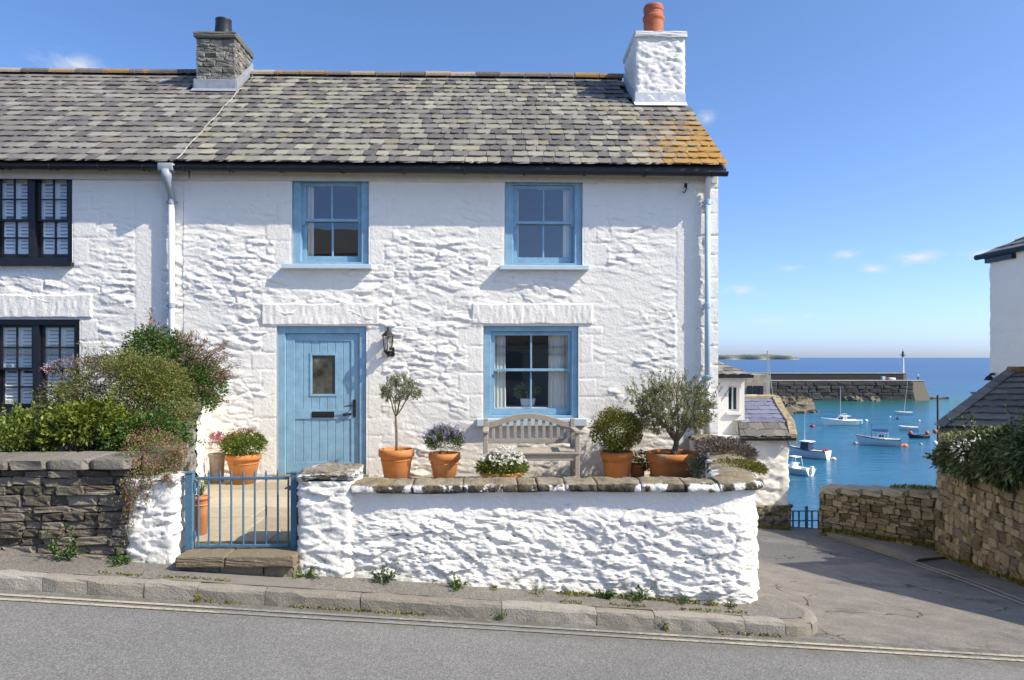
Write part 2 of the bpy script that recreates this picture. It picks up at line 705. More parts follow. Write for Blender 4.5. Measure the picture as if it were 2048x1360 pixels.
MT['lead'] = m_plain('lead_flashing', (.27, .285, .32), .5, .18, 10, .3, 25)
MT['lead_pale'] = m_plain('pale_painted_flashing', (.55, .56, .59), .6, .12, 10, .3, 25)
MT['terracotta'] = None
MT['wood'] = None
MT['glass'] = m_glass('window_glass', .15)
MT['glass_dim'] = m_glass('lower_window_glass', .085)
MT['curtain'] = m_plain('cream_curtain', (.74, .69, .59), .9, .06, 6)
MT['shutter'] = m_plain('white_shutter_paint', (.91, .91, .90), .5, .02, 6)
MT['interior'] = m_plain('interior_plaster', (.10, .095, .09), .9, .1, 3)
MT['chimney_red'] = m_plain('red_clay_pot', (.40, .115, .05), .7, .22, 9, .2, 60)
MT['chimney_black'] = m_plain('black_clay_pot', (.02, .02, .024), .4, .3, 10)
MT['soil'] = m_plain('dark_soil', (.035, .025, .017), .95, .4, 40, .8, 60)
MT['mortar'] = m_plain('old_mortar', (.12, .105, .08), .95, .3, 12, .6, 60)
MT['mortar_dark'] = m_plain('dark_mortar', (.025, .022, .02), .95, .3, 12, .6, 60)
MT['bark'] = m_plain('grey_bark', (.17, .14, .105), .9, .35, 30, .6, 80)
MT['bark_dark'] = m_plain('brown_bark', (.085, .06, .04), .9, .35, 30, .6, 80)

SL_A = [(0, (.07, .063, .066)), (.2, (.108, .097, .096)), (.38, (.165, .148, .132)), (.60, (.222, .20, .165)), (.80, (.275, .249, .197)), (.94, (.345, .315, .245)), (1, (.21, .175, .10))]
SL_B = [(0, (.085, .073, .076)), (.25, (.135, .118, .115)), (.5, (.19, .17, .15)), (.72, (.24, .217, .185)), (.9, (.285, .27, .245)), (1, (.21, .175, .115))]
MT['slate_o'] = m_slate('old_slate', 'object', SL_A)
MT['slate_i'] = m_slate('old_slate_field', 'island', SL_A)
MT['slateL_o'] = m_slate('brown_slate', 'object', SL_B, False)
MT['slateL_i'] = m_slate('brown_slate_field', 'island', SL_B, False)
MT['slate_purple'] = m_slate('purple_slate', 'object', [(0, (.10, .105, .19)), (.5, (.14, .15, .25)), (1, (.18, .19, .29))], False, .45)
MT['slate_dark'] = m_slate('dark_slate', 'object', [(0, (.065, .058, .056)), (.5, (.11, .10, .094)), (1, (.165, .15, .138))], False, .55)
MT['ridge'] = m_stone('ridge_clay', 'object', [(0, (.12, .10, .09)), (.35, (.22, .19, .16)), (.6, (.34, .19, .05)), (.8, (.40, .37, .32)), (1, (.36, .18, .03))], (.42, .20, .02), .5, .85, (.48, .24, .03))
MT['stone_dark'] = m_stone('dark_wall_stone', 'object', [(0, (.065, .052, .039)), (.4, (.115, .094, .072)), (.75, (.18, .15, .116)), (1, (.27, .23, .18))], (.06, .06, .02), .3)
MT['stone_tan'] = m_stone('tan_wall_stone', 'object', [(0, (.095, .074, .042)), (.3, (.165, .127, .072)), (.6, (.235, .185, .108)), (.85, (.33, .27, .175)), (1, (.13, .117, .10))], (.09, .08, .02), .35)
MT['stone_grey'] = m_stone('grey_chimney_stone', 'object', [(0, (.15, .14, .12)), (.5, (.23, .215, .185)), (1, (.33, .31, .265))], (.13, .12, .05), .2)
MT['stone_cop'] = m_stone('wall_top_slab', 'object', [(0, (.17, .15, .125)), (1, (.24, .215, .18))], (.10, .09, .03), .3)
MT['flag'] = m_stone('flagstone', 'object', [(0, (.34, .28, .195)), (.5, (.42, .355, .255)), (1, (.50, .43, .32))], (.20, .17, .09), .3, .85, None, .3, 25)
MT['step'] = m_stone('step_stone', 'object', [(0, (.19, .15, .098)), (1, (.25, .205, .14))], (.10, .09, .03), .5, .9, None, .5, 25)
MT['kerb'] = m_stone('granite_kerb', 'object', [(0, (.21, .185, .15)), (.5, (.28, .25, .205)), (1, (.36, .33, .29))], (.13, .12, .04), .3, .9, None, .6, 70)
MT['rock'] = m_stone('shore_rock', 'island', [(0, (.09, .07, .045)), (.5, (.15, .12, .08)), (1, (.23, .19, .12))], (.10, .10, .02), .4)
MT['pier_stone'] = m_stone('pier_stone', 'object', [(0, (.035, .035, .034)), (.6, (.055, .054, .052)), (1, (.085, .082, .075))], (.03, .035, .02), .5, .9, None, .6, 1.2)
MT['pier_sun_tone'] = m_stone('pier_end_sun_tone', 'object', [(0, (.22, .18, .13)), (1, (.27, .22, .155))], (.10, .085, .04), .7, .9, (.36, .30, .2), .9, 1.6)  # sun on the pier's end faces, put into a lighter stone colour


def m_terracotta():
    t = NT('terracotta')
    obj = t.n('ShaderNodeObjectInfo').outputs['Random']
    base = t.ramp(obj, [(0, (.46, .165, .05)), (.5, (.50, .195, .06)), (1, (.40, .15, .075))])
    n = t.noise(6, 6, .65)
    col = t.mix(t.mr(n, .42, .72, 0, .5), base, (.62, .31, .13))
    col = t.mix(t.mr(t.noise(16, 6, .7), .58, .75, 0, .5), col, (.27, .10, .045))
    col = t.mix(t.mr(t.noise(4, 6, .75), .56, .72, 0, .55), col, (.52, .40, .29))
    col = t.mix(t.mr(t.sep(t.pos()).outputs['Z'], -1.36, -1.56, 0, .5), col, t.mix(t.mr(t.noise(11, 5, .7), .4, .6), (.26, .12, .06), (.20, .16, .08)))
    t.pbsdf(col, .85, t.bump(t.noise(55, 4, .6), .25, .008), .2)
    return t.m


MT['terracotta'] = m_terracotta()


def m_wood():
    t = NT('weathered_teak')
    obj = t.n('ShaderNodeObjectInfo').outputs['Random']
    g = t.noise(9, 6, .7, t.map(t.pos(), (1, 1, 8)))
    col = t.ramp(g, [(.25, (.22, .195, .16)), (.55, (.38, .345, .29)), (.8, (.52, .48, .415))])
    col = t.mix(t.math('MULTIPLY', obj, .35), col, (.25, .20, .155))
    t.pbsdf(col, .85, t.bump(g, .3, .006), .2)
    return t.m


MT['wood'] = m_wood()


def m_cop():
    """coping of the white garden wall: mossy stone, paint surviving in patches"""
    t = NT('mossy_painted_coping')
    pos = t.pos()
    base = t.ramp(t.noise(7, 6, .7), [(.3, (.16, .13, .09)), (.5, (.27, .23, .165)), (.72, (.40, .36, .29))])
    base = t.mix(t.mr(t.noise(34, 5, .7), .52, .72, 0, .6), base, (.07, .058, .04))
    base = t.mix(t.mr(t.noise(4.0, 5, .7), .50, .66, 0, .6), base, (.30, .195, .06))
    base = t.mix(t.mr(t.noise(2.6, 5, .7, t.map(pos, loc=(3, 7, 1))), .52, .66, 0, .45), base, (.15, .145, .05))
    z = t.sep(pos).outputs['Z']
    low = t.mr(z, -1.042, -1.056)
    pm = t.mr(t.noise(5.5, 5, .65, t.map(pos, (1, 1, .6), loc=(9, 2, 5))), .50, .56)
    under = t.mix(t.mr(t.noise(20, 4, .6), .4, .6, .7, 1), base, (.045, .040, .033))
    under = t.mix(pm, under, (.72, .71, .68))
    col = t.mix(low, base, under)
    h = t.math('ADD', t.noise(30, 6, .7), t.math('MULTIPLY', t.noise(9, 4, .6), .8))
    t.pbsdf(col, .92, t.bump(h, .9, .03), .15)
    return t.m


MT['cop'] = m_cop()

ta = m_asphalt('road_asphalt', (.160, .155, .148), (.195, .188, .178), .38, .35)
_pr = [n for n in ta.t.nodes if n.type == 'BSDF_PRINCIPLED'][0]
_c = _pr.inputs['Base Color'].links[0].from_socket
_w = ta.noise(1.0, 5, .6, ta.map(ta.pos(), (.16, 1.5, 1)))
_c = ta.mix(ta.mr(_w, .45, .7, 0, .30), _c, (.125, .122, .12))
_c = ta.mix(ta.mr(ta.noise(1.7, 6, .7), .60, .72, 0, .28), _c, (.26, .245, .225))
_ed = ta.mr(ta.sep(ta.pos()).outputs['Y'], 5.25, 5.6)
_c = ta.mix(ta.math('MULTIPLY', _ed, ta.mr(ta.noise(7, 5, .7), .35, .65)), _c, (.115, .10, .08))
ta.set(_pr.inputs['Base Color'], _c)
MT['road'] = ta.m
tp = m_asphalt('pavement_asphalt', (.15, .137, .12), (.20, .185, .16), .45, 1.3)
_pr = [n for n in tp.t.nodes if n.type == 'BSDF_PRINCIPLED'][0]
_c = _pr.inputs['Base Color'].links[0].from_socket
_s = tp.sep(tp.pos())
_x = tp.math('ADD', _s.outputs['X'], tp.math('MULTIPLY', _s.outputs['Y'], .35))
_m = tp.math('MULTIPLY', tp.math('GREATER_THAN', _x, -.30), tp.math('LESS_THAN', _x, .62))
_m = tp.math('MULTIPLY', _m, tp.math('GREATER_THAN', _s.outputs['Y'], 5.72))
tp.set(_pr.inputs['Base Color'], tp.mix(tp.math('MULTIPLY', _m, .85), _c, tp.ramp(tp.noise(8, 6, .7), [(.3, (.17, .155, .13)), (.7, (.22, .20, .175))])))
MT['pavement'] = tp.m


def m_lane():
    t = m_asphalt('lane_asphalt', (.105, .103, .103), (.135, .131, .127), .5, .5)
    # worn buff patches, cracks and broken repairs in the mouth of the lane
    pr = [n for n in t.t.nodes if n.type == 'BSDF_PRINCIPLED'][0]
    col = pr.inputs['Base Color'].links[0].from_socket
    pos = t.pos()
    s = t.sep(pos)
    near = t.mr(s.outputs['Y'], 10.4, 8.6)
    worn = t.mr(t.math('ADD', t.noise(.75, 6, .6), t.math('MULTIPLY', near, .22)), .52, .66)
    buff = t.ramp(t.noise(3.5, 6, .7), [(.3, (.15, .135, .12)), (.7, (.235, .212, .188))])
    v = t.n('ShaderNodeTexVoronoi', {'Vector': pos, 'Scale': 95.0})
    chip = t.ramp(t.sep(v.outputs['Color']).outputs[0], [(0, .45), (.55, .95), (1, 1.5)])
    buff = t.mix(.4, buff, chip, 'MULTIPLY')
    c2 = t.mix(worn, col, buff)
    wv = t.n('ShaderNodeVectorMath', operation='ADD')
    t.set(wv.inputs[0], pos)
    nv = t.n('ShaderNodeTexNoise', {'Vector': pos, 'Scale': 2.0, 'Detail': 4.0})
    sc = t.n('ShaderNodeVectorMath', operation='SCALE')
    t.set(sc.inputs[0], nv.outputs['Color'])
    sc.inputs['Scale'].default_value = .6
    t.set(wv.inputs[1], sc.outputs[0])
    cr = t.vor(1.1, wv.outputs[0], 'DISTANCE_TO_EDGE')
    cm = t.math('MULTIPLY', t.mr(cr, .02, .003), t.mr(t.noise(1.2, 3, .5), .50, .62))
    c2 = t.mix(t.math('MULTIPLY', cm, .85), c2, (.05, .046, .04))
    c2 = t.mix(t.mr(t.noise(1.3, 5, .7, t.map(pos, loc=(4, 1, 0))), .60, .68, 0, .6), c2, (.09, .085, .08))
    t.set(pr.inputs['Base Color'], c2)
    bp = pr.inputs['Normal'].links[0].from_socket
    t.set(pr.inputs['Normal'], t.bump(t.math('MULTIPLY', cm, -1.0), .8, .02, bp))
    return t.m


MT['lane'] = m_lane()


def m_line():
    t = NT('worn_yellow_line_paint')
    n = t.noise(28, 6, .75)
    n2 = t.noise(1.4, 4, .6)
    s = t.sep(t.pos())
    mid = t.math('MULTIPLY', t.mr(s.outputs['X'], -2.6, -1.8), t.mr(s.outputs['X'], 2.2, 0.6))
    mid = t.math('MULTIPLY', mid, t.mr(s.outputs['Y'], 7.0, 6.5))
    f = t.mr(t.math('ADD', t.math('ADD', n, t.math('MULTIPLY', mid, .13)), t.math('MULTIPLY', t.math('SUBTRACT', n2, .5), .6)), .42, .62, 0.15, .92)
    col = t.mix(f, (.43, .38, .275), (.185, .178, .170))
    t.pbsdf(col, .85, t.bump(t.noise(90, 3, .6), .3, .006), .2)
    return t.m


MT['line'] = m_line()


def m_water():
    t = NT('sea_water')
    pos = t.pos()
    s = t.sep(pos)
    far = t.mr(s.outputs['Y'], 120, 420)
    patch = t.noise(.05, 6, .65, t.map(pos, (.5, .9, 1)))
    near = t.ramp(patch, [(.35, (.008, .088, .155)), (.66, (.018, .130, .200))])
    deep = t.ramp(patch, [(.35, (.004, .050, .15)), (.65, (.007, .068, .185))])
    col = t.mix(far, near, deep)
    # green shallows under the pier
    sh = t.math('MULTIPLY', t.mr(s.outputs['Y'], 138, 172), t.mr(s.outputs['Y'], 205, 190))
    col = t.mix(t.math('MULTIPLY', sh, .8), col, (.012, .10, .085))
    m1 = t.map(pos, (.55, 1.5, 1))
    h = t.math('ADD', t.noise(.55, 5, .6, m1), t.math('MULTIPLY', t.noise(2.6, 4, .6, m1), .22))
    h = t.math('ADD', h, t.math('MULTIPLY', t.noise(.10, 4, .6, m1), 2.4))
    nb = t.bump(h, .7, .36)
    b = t.pbsdf(col, .6, nb, 0.0)
    gl = t.n('ShaderNodeBsdfGlossy', {'Roughness': .14, 'Color': (1, 1, 1), 'Normal': nb})
    fr = t.n('ShaderNodeFresnel', {'IOR': 1.33, 'Normal': nb})
    # wave slopes keep the mean reflectance of a real sea well under 1 even at grazing view
    f = t.math('MINIMUM', fr.outputs[0], .34)
    mx = t.n('ShaderNodeMixShader', {'Fac': f})
    t.t.links.new(b.outputs[0], mx.inputs[1])
    t.t.links.new(gl.outputs[0], mx.inputs[2])
    t.t.links.new(mx.outputs[0], t.out.inputs['Surface'])
    return t.m


MT['water'] = m_water()

LF = {}
LF['olive'] = m_leaf('olive_leaf', [(0, (0.106, 0.125, 0.069)), (.4, (0.163, 0.188, 0.106)), (.75, (0.250, 0.269, 0.175)), (1, (0.375, 0.388, 0.300))], .5, .2)
LF['olive2'] = m_leaf('olive_bush_leaf', [(0, (.11, .125, .05)), (.4, (.185, .20, .08)), (.75, (.28, .285, .15)), (1, (.40, .39, .25))], .5, .22)
LF['green'] = m_leaf('green_leaf', [(0, (0.038, 0.075, 0.018)), (.5, (0.075, 0.143, 0.030)), (1, (0.150, 0.240, 0.053))])
LF['mid'] = m_leaf('grey_green_leaf', [(0, (.09, .115, .028)), (.45, (.17, .195, .05)), (.8, (.27, .275, .085)), (1, (.32, .25, .13))])
LF['yellow'] = m_leaf('yellow_green_leaf', [(0, (.05, .08, .012)), (.5, (.125, .165, .022)), (.85, (.22, .25, .03)), (1, (.33, .34, .05))])
LF['light'] = m_leaf('light_green_leaf', [(0, (0.072, 0.108, 0.024)), (.5, (0.144, 0.204, 0.036)), (1, (0.288, 0.336, 0.084))])
LF['box'] = m_leaf('golden_green_leaf', [(0, (.08, .10, .016)), (.5, (.17, .19, .03)), (.8, (.27, .265, .045)), (1, (.28, .15, .06))])
LF['dark'] = m_leaf('dark_glossy_leaf', [(0, (.035, .053, .02)), (.45, (.078, .108, .042)), (.8, (.145, .18, .082)), (1, (.30, .33, .22))], .3, .22)
LF['pink'] = m_leaf('pink_flower', [(0, (0.300, 0.120, 0.170)), (.5, (0.420, 0.240, 0.270)), (1, (0.550, 0.400, 0.380))], .7, .3, (0.500, 0.250, 0.300))
LF['red'] = m_leaf('red_pink_flower', [(0, (0.300, 0.030, 0.060)), (.5, (0.420, 0.100, 0.140)), (1, (0.450, 0.250, 0.250))], .7, .3, (0.500, 0.150, 0.150))
LF['purple'] = m_leaf('lavender_flower', [(0, (0.170, 0.130, 0.280)), (.5, (0.270, 0.220, 0.400)), (1, (0.400, 0.360, 0.520))], .8, .25, (0.350, 0.300, 0.500))
LF['whitef'] = m_leaf('white_petal', [(0, (0.620, 0.600, 0.550)), (1, (0.800, 0.790, 0.750))], .7, .25, (0.700, 0.700, 0.650))
LF['pale'] = m_leaf('sun_toned_leaf', [(0, (0.170, 0.200, 0.090)), (.5, (0.280, 0.300, 0.170)), (1, (0.420, 0.420, 0.300))], .5, .25)
LF['moss'] = m_leaf('moss_green', [(0, (0.080, 0.085, 0.012)), (.5, (0.160, 0.160, 0.020)), (1, (0.240, 0.210, 0.030))], .9, .1)
LF['heather'] = m_leaf('heather_leaf', [(0, (0.090, 0.070, 0.065)), (.5, (0.150, 0.120, 0.110)), (1, (0.220, 0.170, 0.160))], .8, .2)
# ================================================================== SETTING: sea, land, roads
FY = 10.0            # facade plane
ZT = -1.59           # terrace level
SEA = -11.0

rng = random.Random(7)
nrng = np.random.default_rng(7)

V, F = [], []
rad = [0, 30, 80, 150, 250, 400, 700, 1200, 2500, 6000, 14000, 40000]
nseg = 72
V = [(r * math.cos(2 * math.pi * k / nseg), r * math.sin(2 * math.pi * k / nseg), SEA) for r in rad[1:] for k in range(nseg)]
F = [(i * nseg + k, i * nseg + (k + 1) % nseg, (i + 1) * nseg + (k + 1) % nseg, (i + 1) * nseg + k) for i in range(len(rad) - 2) for k in range(nseg)]
F.append(tuple(range(nseg)))
tag(mk('sea', V, F, MT['water']), 'blue harbour water running out to the open sea', 'sea', None, 'structure')

# land under the houses, falling to the shore behind them
xs = np.linspace(-60, 60, 61)
ys = np.array([-40, -8, 5, 9, 12, 15, 15.6, 16.2, 18, 22, 26])
X, Y = np.meshgrid(xs, ys, indexing='ij')
Z = np.where(Y < 15.3, zlane(np.clip(X, -30, 12), np.maximum(Y, 5)) - .35, 0)
Z = np.where(Y >= 15.3, np.interp(Y, [15.3, 16.2, 18, 22, 26], [-4.2, -7, -9, -11.2, -13]), Z)
Z = np.where((Y < 15.3) & (X < 2), np.minimum(Z, -2.2), Z)
mgr = m_plain('rough_ground', (.13, .11, .07), .95, .3, 3, .6, 20)
tag(mk('ground', np.stack([X, Y, Z], -1).reshape(-1, 3), grid_faces(len(xs), len(ys)), mgr), 'rough ground under the houses sloping down to the shore', 'ground', None, 'structure')

# main road
xs = np.linspace(-26, 26, 105)
tt = np.linspace(0, 1, 30)
X = np.repeat(xs[:, None], len(tt), 1)
Yb = Yk(X)
Y = Yb + (-5.5 - Yb) * tt[None, :]
Z = zroad(X, np.maximum(Y, 1.5)) + .004 * (fbm(X / 1.7, Y / 1.3, 3, 3) - .5)
Z[:, 0] = zroad(X[:, 0], Y[:, 0])
tag(mk('road', np.stack([X, Y, Z], -1).reshape(-1, 3), grid_faces(len(xs), len(tt))[:, ::-1], MT['road'], None, True), 'grey asphalt main road sloping down to the right', 'road', None, 'structure')

# lane down to the harbour
xs = np.linspace(1.6, 16, 150)
tt = np.linspace(0, 1, 100)
X = np.repeat(xs[:, None], len(tt), 1)
Y = Yk(X) + (15.25 - Yk(X)) * tt[None, :]
Z = zlane(X, Y) + .03 * (fbm(X / 1.1, Y / 1.1, 5, 4) - .5) * sstep(0, .05, tt[None, :])
tag(mk('lane', np.stack([X, Y, Z], -1).reshape(-1, 3), grid_faces(len(xs), len(tt)), MT['lane'], None, True), 'patched narrow lane running down to the harbour', 'lane', None, 'structure')

# opposite pavement behind the camera
V = [(x, y, zroad(x, 1.5) + .1) for x in (-26, 26) for y in (-7.5, -5.4)]
tag(mk('far_pavement', V, [(0, 2, 3, 1)], MT['pavement']), 'pavement across the main road', 'pavement', None, 'structure')


# kerb path: straight along the road, then curving round into the lane
def kerb_path():
    pts = []
    for x in np.linspace(-12.0, 2.25, 60):
        pts.append((x, Yk(x)))
    c = np.array((2.25, Yk(2.25) + .42))
    for a in np.linspace(-90, 62, 26)[1:]:
        pts.append((c[0] + .46 * math.cos(R(a)), c[1] + .42 * math.sin(R(a))))
    return np.array(pts)


KP = kerb_path()
kd = np.concatenate([[0], np.cumsum(np.linalg.norm(np.diff(KP, axis=0), axis=1))])


def kpos(s):
    return np.array((np.interp(s, kd, KP[:, 0]), np.interp(s, kd, KP[:, 1])))


def kz(x, y):
    """kerb top level; drops to the lane round the corner"""
    return zpav(min(x, 2.55)) - .012 - .05 * max(0, x - 2.3)


# pavement sheet between the kerb and the walls
pav_root = thing('pavement', 'narrow worn asphalt pavement between kerb and white garden wall', 'pavement', (0, 6, zpav(0)))
pav_root['kind'] = 'structure'
ss = np.concatenate([np.linspace(0, kd[59], 90), np.linspace(kd[59], kd[-1], 24)[1:]])
V = []
mrows = 8
for s in ss:
    a = kpos(s)
    i = min(np.searchsorted(kd, s, 'right'), len(kd) - 1)
    d = KP[i] - KP[i - 1]
    d = d / np.linalg.norm(d)
    nrm = np.array((-d[1], d[0]))
    a = a + nrm * .10
    bx = min(a[0], 2.30)
    b = np.array((bx, 6.34)) if s <= kd[59] else np.array((2.30, 6.34))
    for r in np.linspace(0, 1, mrows):
        p = a + (b - a) * r
        z = (kz(a[0], a[1]) + .002) * (1 - r) + (zpav(min(p[0], 2.4)) + .004) * r + .012 * (fbm(np.array([p[0] / .5]), np.array([p[1] / .4]), 8, 3)[0] - .5)
        V.append((p[0], p[1], z))
mk('surface', V, grid_faces(len(ss), mrows), MT['pavement'], pav_root, True)
# kerb stones
kerb = thing('kerb', 'row of rough granite kerbstones curving round into the lane', 'kerb', (0, Yk(0), zpav(0)))
kerb['kind'] = 'structure'
joints = [-1950, -1720, -1480, -1240, -1010, -800, -600, -420, -230, -60, 90, 178, 291, 395, 529, 720, 1004, 1197, 1315, 1500]
js = []
for px in joints:
    js.append(float(np.interp(PX(px, 5.66), KP[:60, 0], kd[:60])))
js += [kd[59] + .06, kd[59] + .36, kd[-1] - .30, kd[-1]]
for k in range(len(js) - 1):
    s0, s1 = js[k] + .0025, js[k + 1] - .0025
    n = max(3, int((s1 - s0) / .09))
    prof = [(0, -.22), (.004, -.105), (.010, -.03), (.022, -.010), (.05, -.001), (.10, .002), (.145, -.004), (.15, -.2)]
    V = []
    rise = rng.uniform(-.003, .003)
    for i in range(n + 1):
        s = s0 + (s1 - s0) * i / n
        p = kpos(s)
        q = kpos(min(s + .02, kd[-1])) - kpos(max(s - .02, 0))
        q = q / np.linalg.norm(q)
        nrm = np.array((-q[1], q[0]))
        endr = .005 if i in (0, n) else 0
        for j, (o_, h_) in enumerate(prof):
            wob = 0 if j in (0, 7) else rng.uniform(-.006, .006)
            oo = o_ + wob + (endr if j < 3 else 0)
            x, y = p + nrm * oo
            V.append((x, y, kz(p[0], p[1]) + h_ + rise + (0 if j in (0, 7) else rng.uniform(-.004, .004)) - endr * .6))
    m = len(prof)
    F = [(i * m + j, (i + 1) * m + j, (i + 1) * m + j + 1, i * m + j + 1) for i in range(n) for j in range(m - 1)]
    F += [tuple(range(m))[::-1], tuple(n * m + j for j in range(m))]
    mk('kerbstone', V, [f[::-1] for f in F], MT['kerb'], kerb, False)

# double yellow lines (worn)


def strip(name, pts, zf, w, parent, mat, lift):
    V = []
    pts = np.array(pts)
    d = np.gradient(pts, axis=0)
    d /= np.linalg.norm(d, axis=1, keepdims=True)
    nr = np.stack([-d[:, 1], d[:, 0]], 1)
    for p, q in zip(pts, nr):
        for sg in (-.5, .5):
            x, y = p + q * sg * w
            V.append((x, y, zf(x, y) + lift))
    F = [(2 * i, 2 * i + 2, 2 * i + 3, 2 * i + 1) for i in range(len(pts) - 1)]
    return mk(name, V, F, mat, parent)


lines = thing('road_marking', 'worn pale yellow double lines along the main road kerb', 'road marking', (0, 5.4, zroad(0, 5.4)))
lines['kind'] = 'structure'
for off in (.13, .225):
    strip('painted_line', [(x, Yk(x) - off) for x in np.linspace(-8, 14, 130)], zroad, .042, lines, MT['line'], .0065)
lines2 = thing('road_marking', 'cream double lines along the right side of the lane', 'road marking', (6, 9, zlane(6, 9)))
lines2['kind'] = 'structure'


def zl_s(x, y):
    return zlane(x, y) + .03 * (fbm(np.array([x / 1.1]), np.array([y / 1.1]), 5, 4)[0] - .5)


# right edge of the lane in plan
LE = [G(px, py, zlane)[:2] for px, py in ((2200, 1262), (2048, 1203), (1950, 1166), (1830, 1124), (1750, 1098), (1655, 1074))]
LE = np.array(LE)


def lane_edge(n=60):
    s = np.concatenate([[0], np.cumsum(np.linalg.norm(np.diff(LE, axis=0), axis=1))])
    q = np.linspace(0, s[-1], n)
    return np.stack([np.interp(q, s, LE[:, 0]), np.interp(q, s, LE[:, 1])], 1)


le = lane_edge()
dn = np.gradient(le, axis=0)
dn /= np.linalg.norm(dn, axis=1, keepdims=True)
ln_ = np.stack([-dn[:, 1], dn[:, 0]], 1)
for off in (.0, .13):
    strip('painted_line', le + ln_ * off, zl_s, .055, lines2, MT['line'], .009)

# ================================================================== HOUSES


def facade(parent, name, x0, x1, z0, z1, openings, flats, seed, amp, mat, step=.0145, reveal=.09):
    """front wall at Y = FY with rubble relief, window/door holes and their reveals"""
    bx = [x0, x1] + [v for o in openings for v in o[:2]]
    bz = [z0, z1] + [v for o in openings for v in o[2:]]
    gx, gz = breaks(bx, step), breaks(bz, step)
    X, Z = np.meshgrid(gx, gz, indexing='ij')
    h = rubble(X, Z, .27, .088, seed, amp, 1.0, .34, .08, .75, .22)
    h *= .45 + .55 * sstep(2.1, 1.2, Z)
    h *= .25 + 1.15 * sstep(.25, .75, fbm(X / .8, Z / .5, seed + 77, 3))
    for (a, b, c, d, lift) in flats:
        wob = .012 * (fbm(X / .05, Z / .05, seed + 13, 2) - .5)
        di = np.minimum(np.minimum(X - a, b - X), np.minimum(Z - c, d - Z)) + wob
        m = sstep(-.006, .012, di)
        hf = lift + .004 * (fbm(X / .09, Z / .06, seed + 3, 4) - .5) + .004 * (fbm(X / .02, Z / .02, seed + 4, 2) - .5)
        h = h * (1 - m) + hf * m
        h = h - .0035 * np.exp(-(di / .010) ** 2)
    # settle to zero at the openings and the outline
    for (a, b, c, d) in openings:
        dx = np.maximum(np.maximum(a - X, X - b), 0)
        dz = np.maximum(np.maximum(c - Z, Z - d), 0)
        dist = np.sqrt(dx ** 2 + dz ** 2)
        h *= sstep(-.01, .03, dist) * .75 + .25
    Vv = np.stack([X, FY - .004 - h, Z], -1).reshape(-1, 3)
    cx, cz = (gx[:-1] + gx[1:]) / 2, (gz[:-1] + gz[1:]) / 2
    CX, CZ = np.meshgrid(cx, cz, indexing='ij')
    keep = np.ones(CX.shape, bool)
    for (a, b, c, d) in openings:
        keep &= ~((CX > a) & (CX < b) & (CZ > c) & (CZ < d))
    Fq = grid_faces(len(gx), len(gz), keep)
    Vs, Fs, n = [Vv], [Fq], len(Vv)
    # reveals
    for (a, b, c, d) in openings:
        def near(x, z):
            i, j = int(np.argmin(abs(gx - x))), int(np.argmin(abs(gz - z)))
            return i, j
        for (pa, pb, flip) in (((a, c), (a, d), False), ((b, c), (b, d), True), ((a, d), (b, d), False), ((a, c), (b, c), True)):
            (i0, j0), (i1, j1) = near(*pa), near(*pb)
            ids = [(i, j0) for i in range(i0, i1 + 1)] if j0 == j1 else [(i0, j) for j in range(j0, j1 + 1)]
            fr = np.array([i * len(gz) + j for i, j in ids])
            back = Vv[fr].copy()
            back[:, 1] = FY + reveal
            Vs.append(back)
            bi = np.arange(len(fr)) + n
            n += len(fr)
            q = np.stack([fr[:-1], fr[1:], bi[1:], bi[:-1]], 1)
            Fs.append(q[:, ::-1] if flip else q)
    o = mk(name, np.concatenate(Vs), np.concatenate(Fs), mat, parent, True)
    return o


def jambs(x0, x1, z0, z1, seed, base=.22, alt=.12, hh=.3, lift=.008):
    """dressed blocks up both sides of an opening"""
    rg = random.Random(seed)
    out = []
    for side in (-1, 1):
        z, k = z0, rg.randint(0, 1)
        while z < z1 - .04:
            h = min(hh * rg.uniform(.75, 1.25), z1 - z)
            w = base + (alt if k % 2 else 0) + rg.uniform(-.03, .03)
            if side < 0:
                out.append((x0 - w, x0 + .02, z + .004, z + h - .004, lift + rg.uniform(-.003, .003)))
            else:
                out.append((x1 - .02, x1 + w, z + .004, z + h - .004, lift + rg.uniform(-.003, .003)))
            z += h
            k += 1
    return out


def relief_block(name, x0, x1, z0, z1, y, depth, mat, parent, seed, amp=.008, step=.016):
    """a proud slab (lintel) with a tooled, uneven face"""
    gx, gz = breaks([x0, x1], step), breaks([z0, z1], step)
    X, Z = np.meshgrid(gx, gz, indexing='ij')
    d = np.minimum(np.minimum(X - x0, x1 - X), np.minimum(Z - z0, z1 - Z))
    h = depth * sstep(-.002, .016, d) + amp * (fbm(X / .035, Z / .12, seed, 4) - .5) * 2 * sstep(0, .03, d) + amp * (fbm(X / .3, Z / .2, seed + 1, 2) - .5)
    X = X + .010 * (fbm(Z / .08, X / .2, seed + 2, 3) - .5)
    Z = Z + .034 * (fbm(X / .22, Z / .3, seed + 3, 4) - .5)
    X = X + .03 * (fbm(Z / .10, X / .6, seed + 8, 3) - .5)
    Vv = np.stack([X, y - h, Z], -1).reshape(-1, 3)
    return mk(name, Vv, grid_faces(len(gx), len(gz)), mat, parent, True)


# ---- slates
def unit_slate(seed):
    rg = random.Random(seed)
    V = []
    for z in (-.5, .5):
        for (x, y) in ((-.5, -.5), (-.2, -.5), (.2, -.5), (.5, -.5), (.5, .5), (-.5, .5)):
            j = .045 if y < 0 else 0
            V.append((x + rg.uniform(-.02, .02), y + rg.uniform(-j, j) + (.05 if abs(x) == .5 and y < 0 else 0), z))
    F = [(5, 4, 3, 2, 1, 0), (6, 7, 8, 9, 10, 11)] + [(i, (i + 1) % 6, 6 + (i + 1) % 6, 6 + i) for i in range(6)]
    return V, F


SLV = [unit_slate(s) for s in range(6)]


